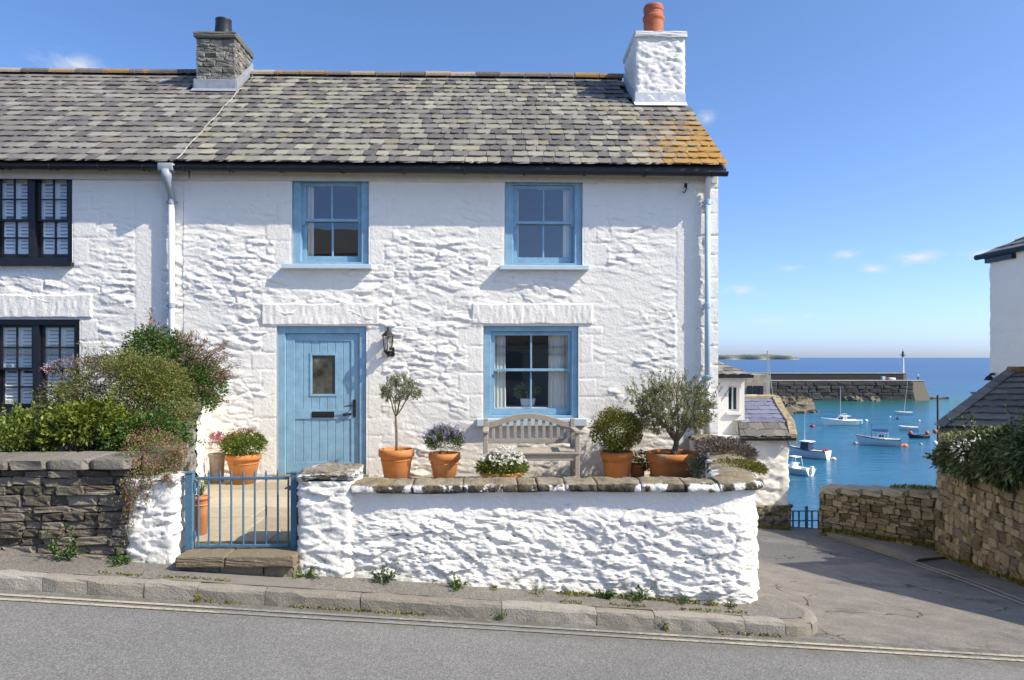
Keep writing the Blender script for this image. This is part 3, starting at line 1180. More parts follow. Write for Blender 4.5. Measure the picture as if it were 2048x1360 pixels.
def slate_meshes(mat):
    out = []
    for V_, F_ in SLV:
        me = bpy.data.meshes.new('slate')
        me.from_pydata(V_, [], F_)
        me.materials.append(mat)
        out.append(me)
    return out


def slate_roof(part, p00, p10, p01, p11, courses, wr, mats, seed, limit, inside=None, th=.016, prefer=None, lap=1.45, gapy=0.0):
    """slates on the plane p00 (lower left) p10 (lower right) p01 (upper left) p11 (upper right)"""
    rg = random.Random(seed)
    p00, p10, p01, p11 = [np.array(p, float) for p in (p00, p10, p01, p11)]
    xa = (p10 - p00)
    xa = xa / np.linalg.norm(xa)
    up = p01 - p00
    nrm = np.cross(xa, up)
    nrm /= np.linalg.norm(nrm)
    ya = np.cross(nrm, xa)
    H = float(np.dot(up, ya))
    ex = H / courses
    placed = []
    for c in range(courses):
        f = c / courses
        s0 = float(np.dot(p00 + (p01 - p00) * f - p00, xa))
        s1 = float(np.dot(p10 + (p11 - p10) * f - p00, xa))
        x = s0 + (rg.uniform(-.6, 0) * wr[1])
        while x < s1 - .02:
            w = rg.uniform(*wr)
            a, b = max(x, s0), min(x + w, s1)
            if s1 - b < wr[0] * .5:
                b = s1
            if b - a > .03 and (inside is None or inside(p00 + xa * (a + b) / 2 + ya * (c + .5) * ex)):
                placed.append((c, a, b, a <= s0 + 1e-6, b >= s1 - 1e-6))
            x += w
            if b == s1:
                break
    ln = ex * lap
    tl = math.atan2(th * 1.15, ex)
    res = []
    sl0 = float(np.dot(p01 - p00, xa)) / courses
    sl1 = float(np.dot(p11 - p10, xa)) / courses
    for (c, a, b, el, er) in placed:
        j = rg.uniform(-.35, .35)
        t = tl * (1 + .12 * j)
        yy = ya * math.cos(t) - nrm * math.sin(t)       # head dips under the course above
        nn = nrm * math.cos(t) + ya * math.sin(t)
        tail = p00 + ya * (c * ex + rg.uniform(-.006, .006)) + xa * (a + b) / 2 + nrm * (th * 1.6)
        ctr = tail + yy * ln / 2
        rot = rg.uniform(-.018, .018)
        xx = xa * math.cos(rot) + yy * math.sin(rot)
        yy = np.cross(nn, xx)
        res.append((c, ctr, xx, yy, nn, (b - a - .005, ln, th * rg.uniform(.8, 1.25)), sl0 * lap if el and abs(sl0) > .02 else 0, sl1 * lap if er and abs(sl1) > .02 else 0))
    if prefer:
        res.sort(key=prefer)
    ms = slate_meshes(mats[0])
    for k, (c, ctr, xx, yy, nn, sc, dl, dr) in enumerate(res[:limit]):
        if dl or dr:
            w, l_, t_ = sc
            x0_, x1_ = -w / 2, w / 2
            q = [(x0_, -l_ / 2), (x1_, -l_ / 2), (max(x1_ + dr, x0_ + max(dl, 0) + .004), l_ / 2), (x0_ + dl, l_ / 2)]
            vv_ = np.array([(px_, py_, zz_ * t_) for zz_ in (-.5, .5) for (px_, py_) in q])
            mk('slate', ctr + vv_[:, :1] * xx + vv_[:, 1:2] * yy + vv_[:, 2:] * nn, [(3, 2, 1, 0), (4, 5, 6, 7), (0, 1, 5, 4), (1, 2, 6, 5), (2, 3, 7, 6), (3, 0, 4, 7)], mats[0], part)
            continue
        M_ = Matrix(((xx[0], yy[0], nn[0]), (xx[1], yy[1], nn[1]), (xx[2], yy[2], nn[2])))
        share('slate', ms[rg.randrange(6)], part, ctr, M_.to_euler(), sc)
    rest = res[limit:]
    if rest:
        mb = MB()
        for (c, ctr, xx, yy, nn, sc, dl, dr) in rest:
            V_, F_ = SLV[rg.randrange(6)]
            v = np.array(V_) * np.array(sc)
            mb.add(ctr + v[:, :1] * xx + v[:, 1:2] * yy + v[:, 2:] * nn, F_)
        o = mb.build('slate_courses', mats[1], part)
        o['kind'] = 'stuff'


# ---- windows
def sash_window(parent, x0, x1, z0, z1, zmid, mats, frame=.10, fy=.045, sash=.055, glass=None, curtain=None, sill=None, horn=True):
    """double-hung sash: outer frame (the part), two sashes, glazing bars, four panes, sill, curtains"""
    blue = mats['frame']
    y = FY + fy
    mb = MB()
    mb.cbox(x0, x0 + frame, y - .02, y + .1, z0, z1, .004)
    mb.cbox(x1 - frame, x1, y - .02, y + .1, z0, z1, .004)
    mb.cbox(x0 + frame, x1 - frame, y - .019, y + .1, z1 - frame * .8, z1, .004)
    mb.cbox(x0 + frame, x1 - frame, y - .019, y + .1, z0, z0 + frame * .35, .004)
    # staff bead
    b = frame
    for (a, c) in ((x0 + b, x0 + b + .014), (x1 - b - .014, x1 - b)):
        mb.box(a, c, y + .004, y + .02, z0 + frame * .35, z1 - frame * .8)
    w = mb.build('window', blue, parent)
    ix0, ix1, iz0, iz1 = x0 + frame + .006, x1 - frame - .006, z0 + frame * .35 + .002, z1 - frame * .8 - .004
    xm = (ix0 + ix1) / 2
    gl = glass or MT['glass']
    for (nm, za, zb, yy, low) in (('upper_sash', zmid - .018, iz1, y + .022, False), ('lower_sash', iz0, zmid + .018, y + .062, True)):
        yy = y + .060 if low else y + .020
        br = .085 if low else .036
        tr = .036 if low else .05
        mb = MB()
        mb.cbox(ix0, ix0 + sash, yy, yy + .036, za, zb, .003)
        mb.cbox(ix1 - sash, ix1, yy, yy + .036, za, zb, .003)
        mb.cbox(ix0 + sash, ix1 - sash, yy + .001, yy + .035, za, za + br, .003)
        mb.cbox(ix0 + sash, ix1 - sash, yy + .001, yy + .035, zb - tr, zb, .003)
        if not low and horn:
            for sx in (ix0, ix1 - sash * .8):
                mb.prism([(sx, za), (sx + sash * .8, za), (sx + sash * .62, za - .045), (sx + sash * .18, za - .045)], 'y', yy + .002, yy + .034)
        mb.build(nm, blue, w)
        MB().cbox(xm - .012, xm + .012, yy + .003, yy + .033, za + br, zb - tr, .003).build('glazing_bar', blue, w)
        for (pa, pb) in ((ix0 + sash, xm - .012), (xm + .012, ix1 - sash)):
            V_ = [(pa, yy + .018, za + br), (pb, yy + .018, za + br), (pb, yy + .018, zb - tr), (pa, yy + .018, zb - tr)]
            mk('pane', V_, [(0, 1, 2, 3)], gl, w)
    if curtain:
        for (ca, cb) in curtain:
            n = 40
            V_ = []
            for i in range(n + 1):
                t = i / n
                xx = ca + (cb - ca) * t
                for (zz, sp) in ((iz0 - .02, 1.0), ((iz0 + iz1) / 2, .9), (iz1 + .02, .75)):
                    xo = (xx - (ca + cb) / 2) * (0.97 + .05 * (zz < iz0)) + (ca + cb) / 2
                    V_.append((xo, y + .114 + .012 * sp * math.sin(t * math.pi * 2 * max(2, (cb - ca) / .045)) + .008 * math.sin(t * 31), zz))
            mk('curtain', V_, grid_faces(n + 1, 3), MT['curtain'], w, True)
    if sill:
        (sx0, sx1, sz0, sz1, pr) = sill
        MB().cbox(sx0, sx1, FY - pr, FY + .06, sz0, sz1, .005).build('sill', mats['sill'], w)
    return w


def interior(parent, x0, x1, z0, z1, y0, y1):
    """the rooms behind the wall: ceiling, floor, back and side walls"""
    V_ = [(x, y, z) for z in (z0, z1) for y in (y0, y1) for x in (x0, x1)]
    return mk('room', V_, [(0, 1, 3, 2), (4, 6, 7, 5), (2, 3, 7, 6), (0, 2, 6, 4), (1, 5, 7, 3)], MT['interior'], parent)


YE, ZE, YRG, ZRG = 9.77, 2.545, 12.9, 4.86      # roof: eave and ridge lines


def roof_z(y):
    return ZE + (y - YE) * (ZRG - ZE) / (YRG - YE)


def ridge_tiles(part, x0, x1, y, z, mat, n, rg):
    me = None
    prof = [(math.cos(a) * .115, math.sin(a) * .085) for a in np.linspace(R(-12), R(192), 9)]
    inn = [(p * .86, q * .86) for p, q in prof[::-1]]
    mb = MB().prism(prof + inn, 'x', -.5, .5)
    V_ = np.concatenate(mb.V)
    me = bpy.data.meshes.new('ridge_tile')
    me.from_pydata([tuple(v) for v in V_], [], mb.F)
    me.materials.append(mat)
    L = (x1 - x0) / n
    for i in range(n):
        share('ridge_tile', me, part, (x0 + (i + .5) * L, y, z + rg.uniform(-.006, .006)), (0, rg.uniform(-.012, .012), 0), (L - .006 - rg.uniform(0, .008), 1, rg.uniform(.9, 1.05)))


def gutter(parent, x0, x1, zl, zr, brackets):
    mb = MB()
    prof = [(math.cos(a) * .056, math.sin(a) * .056) for a in np.linspace(math.pi, 2 * math.pi, 9)]
    prof = [(YE + .005 + p, q) for p, q in prof]
    prof2 = [(YE + .005 + (p - YE - .005) * .88, q * .88 + .0) for p, q in prof[::-1]]
    poly = prof + prof2
    n = len(poly)
    V_ = [(x0, p, zl + q) for p, q in poly] + [(x1, p, zr + q) for p, q in poly]
    F_ = [tuple(range(n - 1, -1, -1)), tuple(range(n, 2 * n))] + [(i, (i + 1) % n, n + (i + 1) % n, n + i) for i in range(n)]
    g = mk('gutter', V_, F_, MT['gutter'], parent)
    for t in brackets:
        x = x0 + (x1 - x0) * t
        z = zl + (zr - zl) * t
        m = MB()
        m.tube([(x, YE + .005 + math.cos(a) * .060, z + math.sin(a) * .060) for a in np.linspace(math.pi * .98, 2 * math.pi * 1.02, 8)], .009, 6)
        m.box(x - .014, x + .014, YE + .06, FY - .062, z - .03, z - .012)
        m.build('gutter_bracket', MT['gutter'], g)
    return g


# ---------------------------------------------------------------- main cottage
XL, XR = -4.13, 3.06
cottage = thing('cottage', 'white painted stone cottage with pale blue door and three blue sash windows', 'house', ((XL + XR) / 2, 12.8, ZT))
W1 = (PX(585, FY), PX(738, FY), PZ(530, FY), PZ(352, FY))
W2 = (PX(1010, FY), PX(1165, FY), PZ(531, FY), PZ(356, FY))
W3 = (PX(968, FY), PX(1157, FY), PZ(836, FY), PZ(652, FY))
DR = (PX(555, FY), PX(733, FY), ZT - .02, PZ(653, FY))
flats = jambs(*W1, 1) + jambs(*W2, 2) + jambs(*W3, 3) + jambs(DR[0], DR[1], ZT, DR[3], 4)
# quoins at the right corner, smooth band either side of the downpipes
z = -1.6
k = 0
while z < 2.35:
    h = .26 + .1 * ((k * 37) % 5) / 5
    w = .20 + (.13 if k % 2 else 0)
    flats.append((XR - w, XR + .05, z + .004, z + h - .004, .014))
    z += h
    k += 1
flats.append((PX(1352, FY), PX(1392, FY), -1.6, 2.3, .006))
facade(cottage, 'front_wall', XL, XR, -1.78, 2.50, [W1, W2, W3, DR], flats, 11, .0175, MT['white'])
# other walls (gable ends, rear)
mb = MB()
mb.box(XR - .25, XR, FY + .0, 15.9, -3.9, 2.45)
mb.box(XL + .01, XL + .2, FY + .01, 15.9, -2.5, 2.45)
mb.box(XL + .2, XR - .25, 15.65, 15.9, -3.9, 2.45)
mb.build('side_wall', MT['white_flat'], cottage)
gp = [(FY + .002, 2.45), (15.9, 2.45), (YRG, ZRG - .06)]
MB().prism(gp, 'x', XR - .25, XR - .002).build('gable_wall', MT['white_flat'], cottage)
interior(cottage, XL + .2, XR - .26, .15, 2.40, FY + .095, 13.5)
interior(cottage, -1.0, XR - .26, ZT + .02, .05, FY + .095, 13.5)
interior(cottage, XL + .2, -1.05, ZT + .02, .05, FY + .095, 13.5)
relief_block('door_lintel', PX(523, FY), PX(760, FY), PZ(652, FY), PZ(606, FY), FY, .030, MT['white'], cottage, 5)
relief_block('window_lintel', PX(943, FY), PX(1186, FY), PZ(650, FY), PZ(606, FY), FY, .030, MT['white'], cottage, 6)
MB().cbox(XL + .1, XR - .02, FY - .055, FY - .02, 2.365, 2.50, .004).build('fascia_board', MT['cream'], cottage)

wm = {'frame': MT['blue'], 'sill': MT['sill']}
sash_window(cottage, *W1, PZ(440, FY), wm, .105, curtain=[(PX(606, FY), PX(622, FY)), (PX(712, FY), PX(722, FY))],
            sill=(PX(568, FY), PX(746, FY), PZ(540, FY), PZ(531, FY), .115))
sash_window(cottage, *W2, PZ(443, FY), wm, .105, curtain=[(PX(1028, FY), PX(1038, FY)), (PX(1128, FY), PX(1146, FY))],
            sill=(PX(999, FY), PX(1176, FY), PZ(541, FY), PZ(532, FY), .115))
sash_window(cottage, *W3, PZ(740, FY), wm, .09, sash=.046, glass=MT['glass_dim'], curtain=[(PX(984, FY), PX(1012, FY)), (PX(1098, FY), PX(1138, FY))],
            sill=(PX(954, FY), PX(1172, FY), PZ(851, FY), PZ(837, FY), .10))

# door
mb = MB()
y = FY + .04
fw = .098
mb.cbox(DR[0], DR[0] + fw, y - .02, y + .08, ZT - .02, DR[3], .005)
mb.cbox(DR[1] - fw, DR[1], y - .02, y + .08, ZT - .02, DR[3], .005)
mb.cbox(DR[0] + fw, DR[1] - fw, y - .019, y + .08, DR[3] - fw * .95, DR[3], .005)
mb.build('door_frame', MT['blue'], cottage)
MB().cbox(DR[0] - .04, DR[1] + .04, FY - .10, FY + .1, ZT - .03, ZT + .022, .008).build('doorstep', MT['step'], cottage)
lx0, lx1 = DR[0] + fw + .004, DR[1] - fw - .004
lz0, lz1 = ZT + .03, DR[3] - fw * .95 - .004
st = .115
yd = y + .012
gx0, gx1, gz0, gz1 = PX(622, FY), PX(668, FY), PZ(788, FY), PZ(711, FY)
rz0, rz1 = PZ(838, FY), PZ(819, FY)
mb = MB()
mb.cbox(lx0, lx0 + st, yd, yd + .045, lz0, lz1, .004)
mb.cbox(lx1 - st, lx1, yd, yd + .045, lz0, lz1, .004)
mb.cbox(lx0 + st, lx1 - st, yd + .001, yd + .044, lz1 - .10, lz1, .004)
mb.cbox(lx0 + st, lx1 - st, yd + .001, yd + .044, rz0, rz1, .004)
mb.cbox(lx0 + st, lx1 - st, yd + .001, yd + .044, lz0, lz0 + .15, .004)
door = mb.build('door', MT['blue'], cottage)
npk = 7
pw = (lx1 - lx0 - 2 * st) / npk
for k in range(npk):
    a, b = lx0 + st + k * pw + .0025, lx0 + st + (k + 1) * pw - .0025
    for (za, zb) in ((lz0 + .15, rz0), (rz1, lz1 - .10)):
        segs = [(a, b, za, zb)]
        if za == rz1 and b > gx0 - .03 and a < gx1 + .03:
            segs = [(a, b, za, gz0 - .03), (a, b, gz1 + .03, zb)]
            if a < gx0 - .045:
                segs.append((a, gx0 - .034, gz0 - .03, gz1 + .03))
            if b > gx1 + .045:
                segs.append((gx1 + .034, b, gz0 - .03, gz1 + .03))
        for (a_, b_, s0, s1) in segs:
            MB().cbox(a_, b_, yd + .012, yd + .02, s0, s1, .0038).build('plank', MT['blue'], door)
mb = MB()
f = .033
for (a, b, c, d) in ((gx0 - f, gx0, gz0 - f, gz1 + f), (gx1, gx1 + f, gz0 - f, gz1 + f), (gx0, gx1, gz1, gz1 + f), (gx0, gx1, gz0 - f, gz0)):
    mb.cbox(a, b, yd + .004, yd + .042, c, d, .004)
mb.build('light_frame', MT['blue'], door)
mb = MB()
for (a, b, c, d) in ((lx0 + st, gx0 - .02, rz1, lz1 - .10), (gx1 + .02, lx1 - st, rz1, lz1 - .10), (gx0 - .02, gx1 + .02, gz1 + .02, lz1 - .10), (gx0 - .02, gx1 + .02, rz1, gz0 - .02), (lx0 + st, lx1 - st, lz0 + .15, rz0)):
    mb.box(a, b, yd + .022, yd + .038, c, d)
mb.build('back_panel', MT['blue'], door)
mobs = NT('mottled_door_glass')
nn_ = mobs.noise(12, 5, .7)
mobs.pbsdf(mobs.ramp(mobs.noise(5, 4, .6), [(.35, (.03, .03, .022)), (.6, (.10, .095, .075)), (.75, (.22, .21, .18))]), .12, mobs.bump(nn_, .3, .01), .5)  # noise mottles the pane colour from dark to pale
mk('pane', [(gx0, yd + .022, gz0), (gx1, yd + .022, gz0), (gx1, yd + .022, gz1), (gx0, yd + .022, gz1)], [(0, 1, 2, 3)], mobs.m, door)
a, b, c, d = PX(622, FY), PX(667, FY), PZ(835, FY), PZ(823, FY)
mb = MB().cbox(a, b, yd - .010, yd + .01, c, d, .004)
mb.cbox(a + .02, b - .02, yd - .016, yd, c + .018, d - .016, .003)
mb.build('letter_box', MT['iron'], door)
hx = PX(714, FY) - .045
mb = MB().cbox(hx - .019, hx + .019, yd - .010, yd + .01, PZ(834, FY), PZ(799, FY), .006)
mb.tube([(hx, yd - .005, PZ(811, FY)), (hx, yd - .05, PZ(811, FY)), (hx - .03, yd - .055, PZ(811, FY)), (hx - .125, yd - .05, PZ(812, FY))], [.009, .010, .010, .007], 8)
mb.tube([(hx, yd - .02, PZ(822, FY)), (hx, yd + .01, PZ(822, FY))], .008, 8)
mb.build('handle', MT['iron'], door)
kx = PX(697, FY) - .03
mb = MB().tube([(kx - .05, yd - .012, PZ(829, FY)), (kx - .02, yd - .016, PZ(829, FY)), (kx + .02, yd - .014, PZ(828, FY)), (kx + .055, yd - .012, PZ(828, FY))], [.016, .019, .011, .016], 8)
mb.tube([(kx, yd + .01, PZ(829, FY)), (kx, yd - .014, PZ(829, FY))], .008, 6)
mb.build('door_knocker', MT['iron'], door)

# roof
xs_roof = (XL, XR + .06)
mb = MB()
mb.add([(XL, YE + .02, ZE - .03), (XR + .05, YE + .02, ZE - .03), (XR + .05, YRG, ZRG - .03), (XL, YRG, ZRG - .03), (XL, 16.1, ZE - .1), (XR + .05, 16.1, ZE - .1),
        (XL, YE + .02, ZE - .06), (XR + .05, YE + .02, ZE - .06), (XR + .05, YRG, ZRG - .07), (XR + .05, 16.1, ZE - .14)],
       [(0, 1, 2, 3), (3, 2, 5, 4), (0, 6, 7, 1), (1, 7, 8, 2), (2, 8, 9, 5)])
roof = mb.build('roof', m_plain('roof_felt', (.05, .05, .055), .95, .2), cottage)
CHR = (2.28, 3.055, 11.74, 12.74)
CHL = (-4.83, -4.20, 12.17, 12.98)


def clear_of(ch):
    return lambda p: not (ch[0] - .05 < p[0] < ch[1] + .05 and p[1] > ch[2] - .02)


slate_roof(roof, (XL, YE, ZE), (XR + .07, YE, ZE), (XL, YRG - .02, ZRG - .015), (XR + .07, YRG - .02, ZRG - .015), 18, (.13, .24),
           (MT['slate_o'], MT['slate_i']), 21, 300, lambda p: clear_of(CHR)(p) and clear_of(CHL)(p), prefer=lambda r: r[0], th=.0205)
ridge_tiles(roof, CHL[1] + .02, CHR[0] - .0, YRG, ZRG + .02, MT['ridge'], 15, rng)
# pale mortar line between the two roofs
mb = MB()
pts = [(XL + .012 * math.sin(i * 1.7), YE + (YRG - YE) * t, roof_z(YE + (YRG - YE) * t) + .045) for i, t in enumerate(np.linspace(0, .8, 16))]
mb.tube(pts, .008, 5)
mb.build('mortar_line', m_plain('pale_mortar', (.36, .335, .29), .9, .3), roof)
gutter(cottage, XL - .05, XR + .06, 2.495, 2.465, [.02, .1, .19, .3, .41, .52, .63, .74, .85, .97])


# chimney right: white painted rubble
def rubble_stack(name, ch, ztop, parent, mat, seed, amp, zb=None):
    x0, x1, y0, y1 = ch
    loop = np.array([(x0, y0), (x1, y0), (x1, y1), (x0, y1), (x0, y0)], float)
    d = np.concatenate([[0], np.cumsum(np.linalg.norm(np.diff(loop, axis=0), axis=1))])
    bot = zb if zb is not None else roof_z(y0) - .35
    gs, gz = breaks(list(d), .02), breaks([bot, ztop], .02)
    Sg, Zg = np.meshgrid(gs, gz, indexing='ij')
    px = np.interp(Sg, d, loop[:, 0])
    py = np.interp(Sg, d, loop[:, 1])
    h = rubble(Sg, Zg, .22, .12, seed, amp, 1.0, .35)
    nx = np.zeros_like(Sg)
    ny = np.zeros_like(Sg)
    e = .03
    for i in range(4):
        dd = loop[i + 1] - loop[i]
        dd = dd / np.linalg.norm(dd)
        inside = (Sg >= d[i]) & (Sg <= d[i + 1])
        nx = np.where(inside, dd[1], nx)
        ny = np.where(inside, -dd[0], ny)
    dist = np.min(np.abs(Sg[..., None] - d[None, None, :]), -1)
    r = sstep(0, e, dist)
    px = px + nx * h * r
    py = py + ny * h * r
    return mk(name, np.stack([px, py, Zg], -1).reshape(-1, 3), grid_faces(len(gs), len(gz)), mat, parent, True)


ch = rubble_stack('chimney', CHR, 5.10, cottage, MT['white'], 31, .02)
V_, F_ = rbox_arr(((CHR[1] - CHR[0]) / 2 + .035, (CHR[3] - CHR[2]) / 2 + .04, .05), .02, 2, 5, .006, rng)
mb = MB().add(V_ + np.array(((CHR[0] + CHR[1]) / 2 + .005, (CHR[2] + CHR[3]) / 2, 5.145)), F_)
mb.build('chimney_cap', m_white('chimney_cap_paint', (.70, .68, .64), .8, .6), ch, True)
cx, cy = PX(1307, 12.2), 12.2
prof = [(.150, 0), (.163, .02), (.160, .36), (.165, .37), (.178, .40), (.178, .44), (.160, .46), (.155, .52), (.165, .54), (.165, .60), (.150, .63), (.125, .63), (.12, .3)]
pot = MB().lathe(prof, (cx, cy, 5.19), 28).build('chimney_pot', MT['chimney_red'], ch)
mb = MB()
for k in range(10):
    a = R(36 * k)
    mb.obox((cx + .155 * math.cos(a), cy + .155 * math.sin(a), 5.19 + .48), (cx + .155 * math.cos(a), cy + .155 * math.sin(a), 5.19 + .535), .035, .02)
mb.build('vent_slot', MT['black'], pot)['kind'] = 'stuff'
mb = MB()
fz = roof_z(CHR[2])
mb.cbox(CHR[0] - .02, CHR[1] + .012, CHR[2] - .022, CHR[2] + .04, fz + .02, fz + .22, .006)
mb.prism([(CHR[2] - .02, fz + .02), (CHR[3], roof_z(CHR[3]) + .02), (CHR[3], roof_z(CHR[3]) + .17), (CHR[2] - .02, fz + .2)], 'x', CHR[0] - .024, CHR[0] - .001)
mb.add([(CHR[0] - .04, CHR[2] - .10, fz - .01), (CHR[1] + .03, CHR[2] - .10, fz - .01), (CHR[1] + .03, CHR[2] - .01, fz + .075), (CHR[0] - .04, CHR[2] - .01, fz + .075)], [(0, 1, 2, 3)])
mb.build('flashing', MT['lead_pale'], ch)


# downpipes
def downpipe(parent, name, x, zt, zb, mat, head=True, y=FY - .085, r=.038, collars=(), hmat=None, offset=.0):
    mb = MB()
    mb.tube([(x, y, zt - .16), (x, y, zb)], r, 14)
    p = mb.build(name, mat, parent, True)
    if head:
        m = MB()
        m.cbox(x - .10, x + .10, YE - .055, YE + .07, zt + .05, zt + .15, .01)
        m.tube([(x, YE, zt + .07), (x, YE, zt - .02), (x + offset * .5, (YE + y) / 2, zt - .13), (x, y, zt - .22), (x, y, zt - .30)], [.075, .068, .048, .044, .046], 14)
        m.build('hopper', hmat or mat, p, True)
    for zc in collars:
        m = MB()
        m.lathe([(r + .002, -.035), (r + .010, -.03), (r + .010, .03), (r + .002, .035)], (x, y, zc), 14)
        m.box(x - .075, x + .075, y + .01, y + .028, zc - .014, zc + .014)
        m.box(x - .02, x + .02, y + .02, FY + .01, zc - .012, zc + .012)
        m.build('pipe_collar', hmat or mat, p)
    return p


dpx = PX(1415, FY - .085)
dp = downpipe(cottage, 'downpipe', dpx, 2.42, PZ(888, 9.9), MT['blue_pale'], False, collars=(PZ(402, 9.9), PZ(610, 9.9), PZ(756, 9.9)))
MB().tube([(dpx, YE + .03, 2.44), (dpx, FY - .13, 2.36), (dpx, FY - .085, 2.28), (dpx, FY - .085, 2.10)], [.045, .045, .043, .043], 14).build('swan_neck', MT['pipe_white'], dp, True)
MB().tube([(dpx, FY - .085, PZ(760, 9.9)), (dpx, FY - .085, PZ(886, 9.9))], .043, 14).build('lower_pipe', MT['lead_pale'], dp, True)
# old iron hook near the eave
hx, hz = PX(1371, FY), PZ(378, FY)
mb = MB().tube([(hx, FY + .01, hz + .06), (hx, FY - .04, hz + .055), (hx, FY - .05, hz), (hx - .03, FY - .05, hz - .05), (hx - .05, FY - .04, hz - .03)], .008, 6)
mb.cbox(hx - .02, hx + .02, FY - .02, FY + .01, hz + .03, hz + .10, .004)
mb.build('wall_hook', MT['iron'], cottage)

# ---------------------------------------------------------------- neighbour cottage
XN = -9.4
nb = thing('cottage', 'white neighbouring cottage on the left with black windows and white shutters', 'house', ((XN + XL) / 2, 12.8, ZT))
N1 = (PX(145, FY) - 1.62, PX(145, FY), PZ(528, FY), PZ(347, FY))
N2 = (PX(160, FY) - 1.75, PX(160, FY), PZ(826, FY), PZ(640, FY))
fl = jambs(*N1, 8) + jambs(*N2, 9)
fl.append((PX(270, FY), PX(325, FY), -1.6, 2.3, .006))
facade(nb, 'front_wall', XN, XL - .003, -1.78, 2.50, [N1, N2], fl, 57, .0175, MT['white'])
mb = MB()
mb.box(XN, XN + .2, FY + .01, 15.9, -2.5, 2.45)
mb.box(XN + .2, XL - .2, 15.7, 15.9, -2.5, 2.45)
mb.box(XL - .2, XL - .01, FY + .01, 15.7, -2.5, 2.45)
mb.build('side_wall', MT['white_flat'], nb)
interior(nb, XN + .2, XL - .21, .15, 2.40, FY + .095, 13.5)
interior(nb, XN + .2, XL - .21, ZT + .02, .05, FY + .095, 13.5)
relief_block('window_lintel', N2[0] - .25, PX(186, FY), PZ(639, FY), PZ(590, FY), FY, .030, MT['white'], nb, 15)
MB().cbox(XN, XL + .08, FY - .055, FY - .02, 2.365, 2.50, .004).build('fascia_board', MT['cream'], nb)


def black_window(parent, x0, x1, z0, z1, zmid, nlight, sill, splitrow):
    """paired black sash windows with white louvred shutters behind"""
    y = FY + .05
    fr = .075
    mb = MB()
    mb.cbox(x0, x0 + fr, y - .03, y + .1, z0, z1, .004)
    mb.cbox(x1 - fr, x1, y - .03, y + .1, z0, z1, .004)
    mb.cbox(x0 + fr, x1 - fr, y - .029, y + .1, z1 - fr, z1, .004)
    mb.cbox(x0 + fr, x1 - fr, y - .029, y + .1, z0, z0 + fr * .9, .004)
    wdt = (x1 - x0 - 2 * fr)
    mull = .085
    lw = (wdt - mull * (nlight - 1)) / nlight
    for k in range(1, nlight):
        a = x0 + fr + k * lw + (k - 1) * mull
        mb.cbox(a, a + mull, y - .028, y + .1, z0 + fr * .9, z1 - fr, .004)
    w = mb.build('window', MT['black'], parent)
    bl = MB().cbox(.0, 1.0, -.003, .003, -.5, .5, .001)
    slat = bpy.data.meshes.new('louvre_slat')
    slat.from_pydata([tuple(v) for v in np.concatenate(bl.V)], [], bl.F)
    slat.materials.append(MT['shutter'])
    for k in range(nlight):
        a = x0 + fr + k * (lw + mull)
        b = a + lw
        for (za, zb, yy, nm) in ((zmid - .015, z1 - fr, y + .02, 'upper_sash'), (z0 + fr * .9, zmid + .015, y + .058, 'lower_sash')):
            s = .042
            mb = MB()
            mb.cbox(a, a + s, yy, yy + .034, za, zb, .003)
            mb.cbox(b - s, b, yy, yy + .034, za, zb, .003)
            mb.cbox(a + s, b - s, yy + .001, yy + .033, za, za + (.06 if nm == 'lower_sash' else .03), .003)
            mb.cbox(a + s, b - s, yy + .001, yy + .033, zb - .03, zb, .003)
            mb.build(nm, MT['black'], w)
            zi0, zi1 = za + (.06 if nm == 'lower_sash' else .03), zb - .03
            xm, zm = (a + b) / 2, (zi0 + zi1) / 2
            mb = MB().cbox(xm - .010, xm + .010, yy + .003, yy + .03, zi0, zi1, .003)
            mb.cbox(a + s, xm - .010, yy + .004, yy + .029, zm - .009, zm + .009, .003)
            mb.cbox(xm + .010, b - s, yy + .004, yy + .029, zm - .009, zm + .009, .003)
            mb.build('glazing_bar', MT['black'], w)
            for (pa, pb) in ((a + s, xm - .010), (xm + .010, b - s)):
                for (qa, qb) in ((zi0, zm - .009), (zm + .009, zi1)):
                    mk('pane', [(pa, yy + .016, qa), (pb, yy + .016, qa), (pb, yy + .016, qb), (pa, yy + .016, qb)], [(0, 1, 2, 3)], MT['glass_dim'], w)
        # two shutter leaves behind this light
        for (pa, pb) in ((a + .015, (a + b) / 2 - .004), ((a + b) / 2 + .004, b - .015)):
            ys_ = y + .095
            m = MB()
            za, zb = z0 + .08, z1 - .07
            stl = .036
            m.cbox(pa, pa + stl, ys_, ys_ + .03, za, zb, .003)
            m.cbox(pb - stl, pb, ys_, ys_ + .03, za, zb, .003)
            for (c, d) in ((za, za + .09), (zb - .07, zb), (zmid - .03, zmid + .03)):
                m.cbox(pa + stl, pb - stl, ys_ + .001, ys_ + .029, c, d, .003)
            m.build('shutter', MT['shutter'], w)
            zz = za + .11
            while zz < zb - .085:
                if abs(zz - zmid) > .05:
                    share('louvre_slat', slat, w, (pa + stl, ys_ + .015, zz), (R(-38), 0, 0), (pb - pa - 2 * stl, 1, .048))
                zz += .047
    if sill:
        MB().cbox(x0 - .02, x1 + .03, FY - .085, FY + .06, z0 - .05, z0 - .001, .005).build('sill', MT['black'], w)
    return w


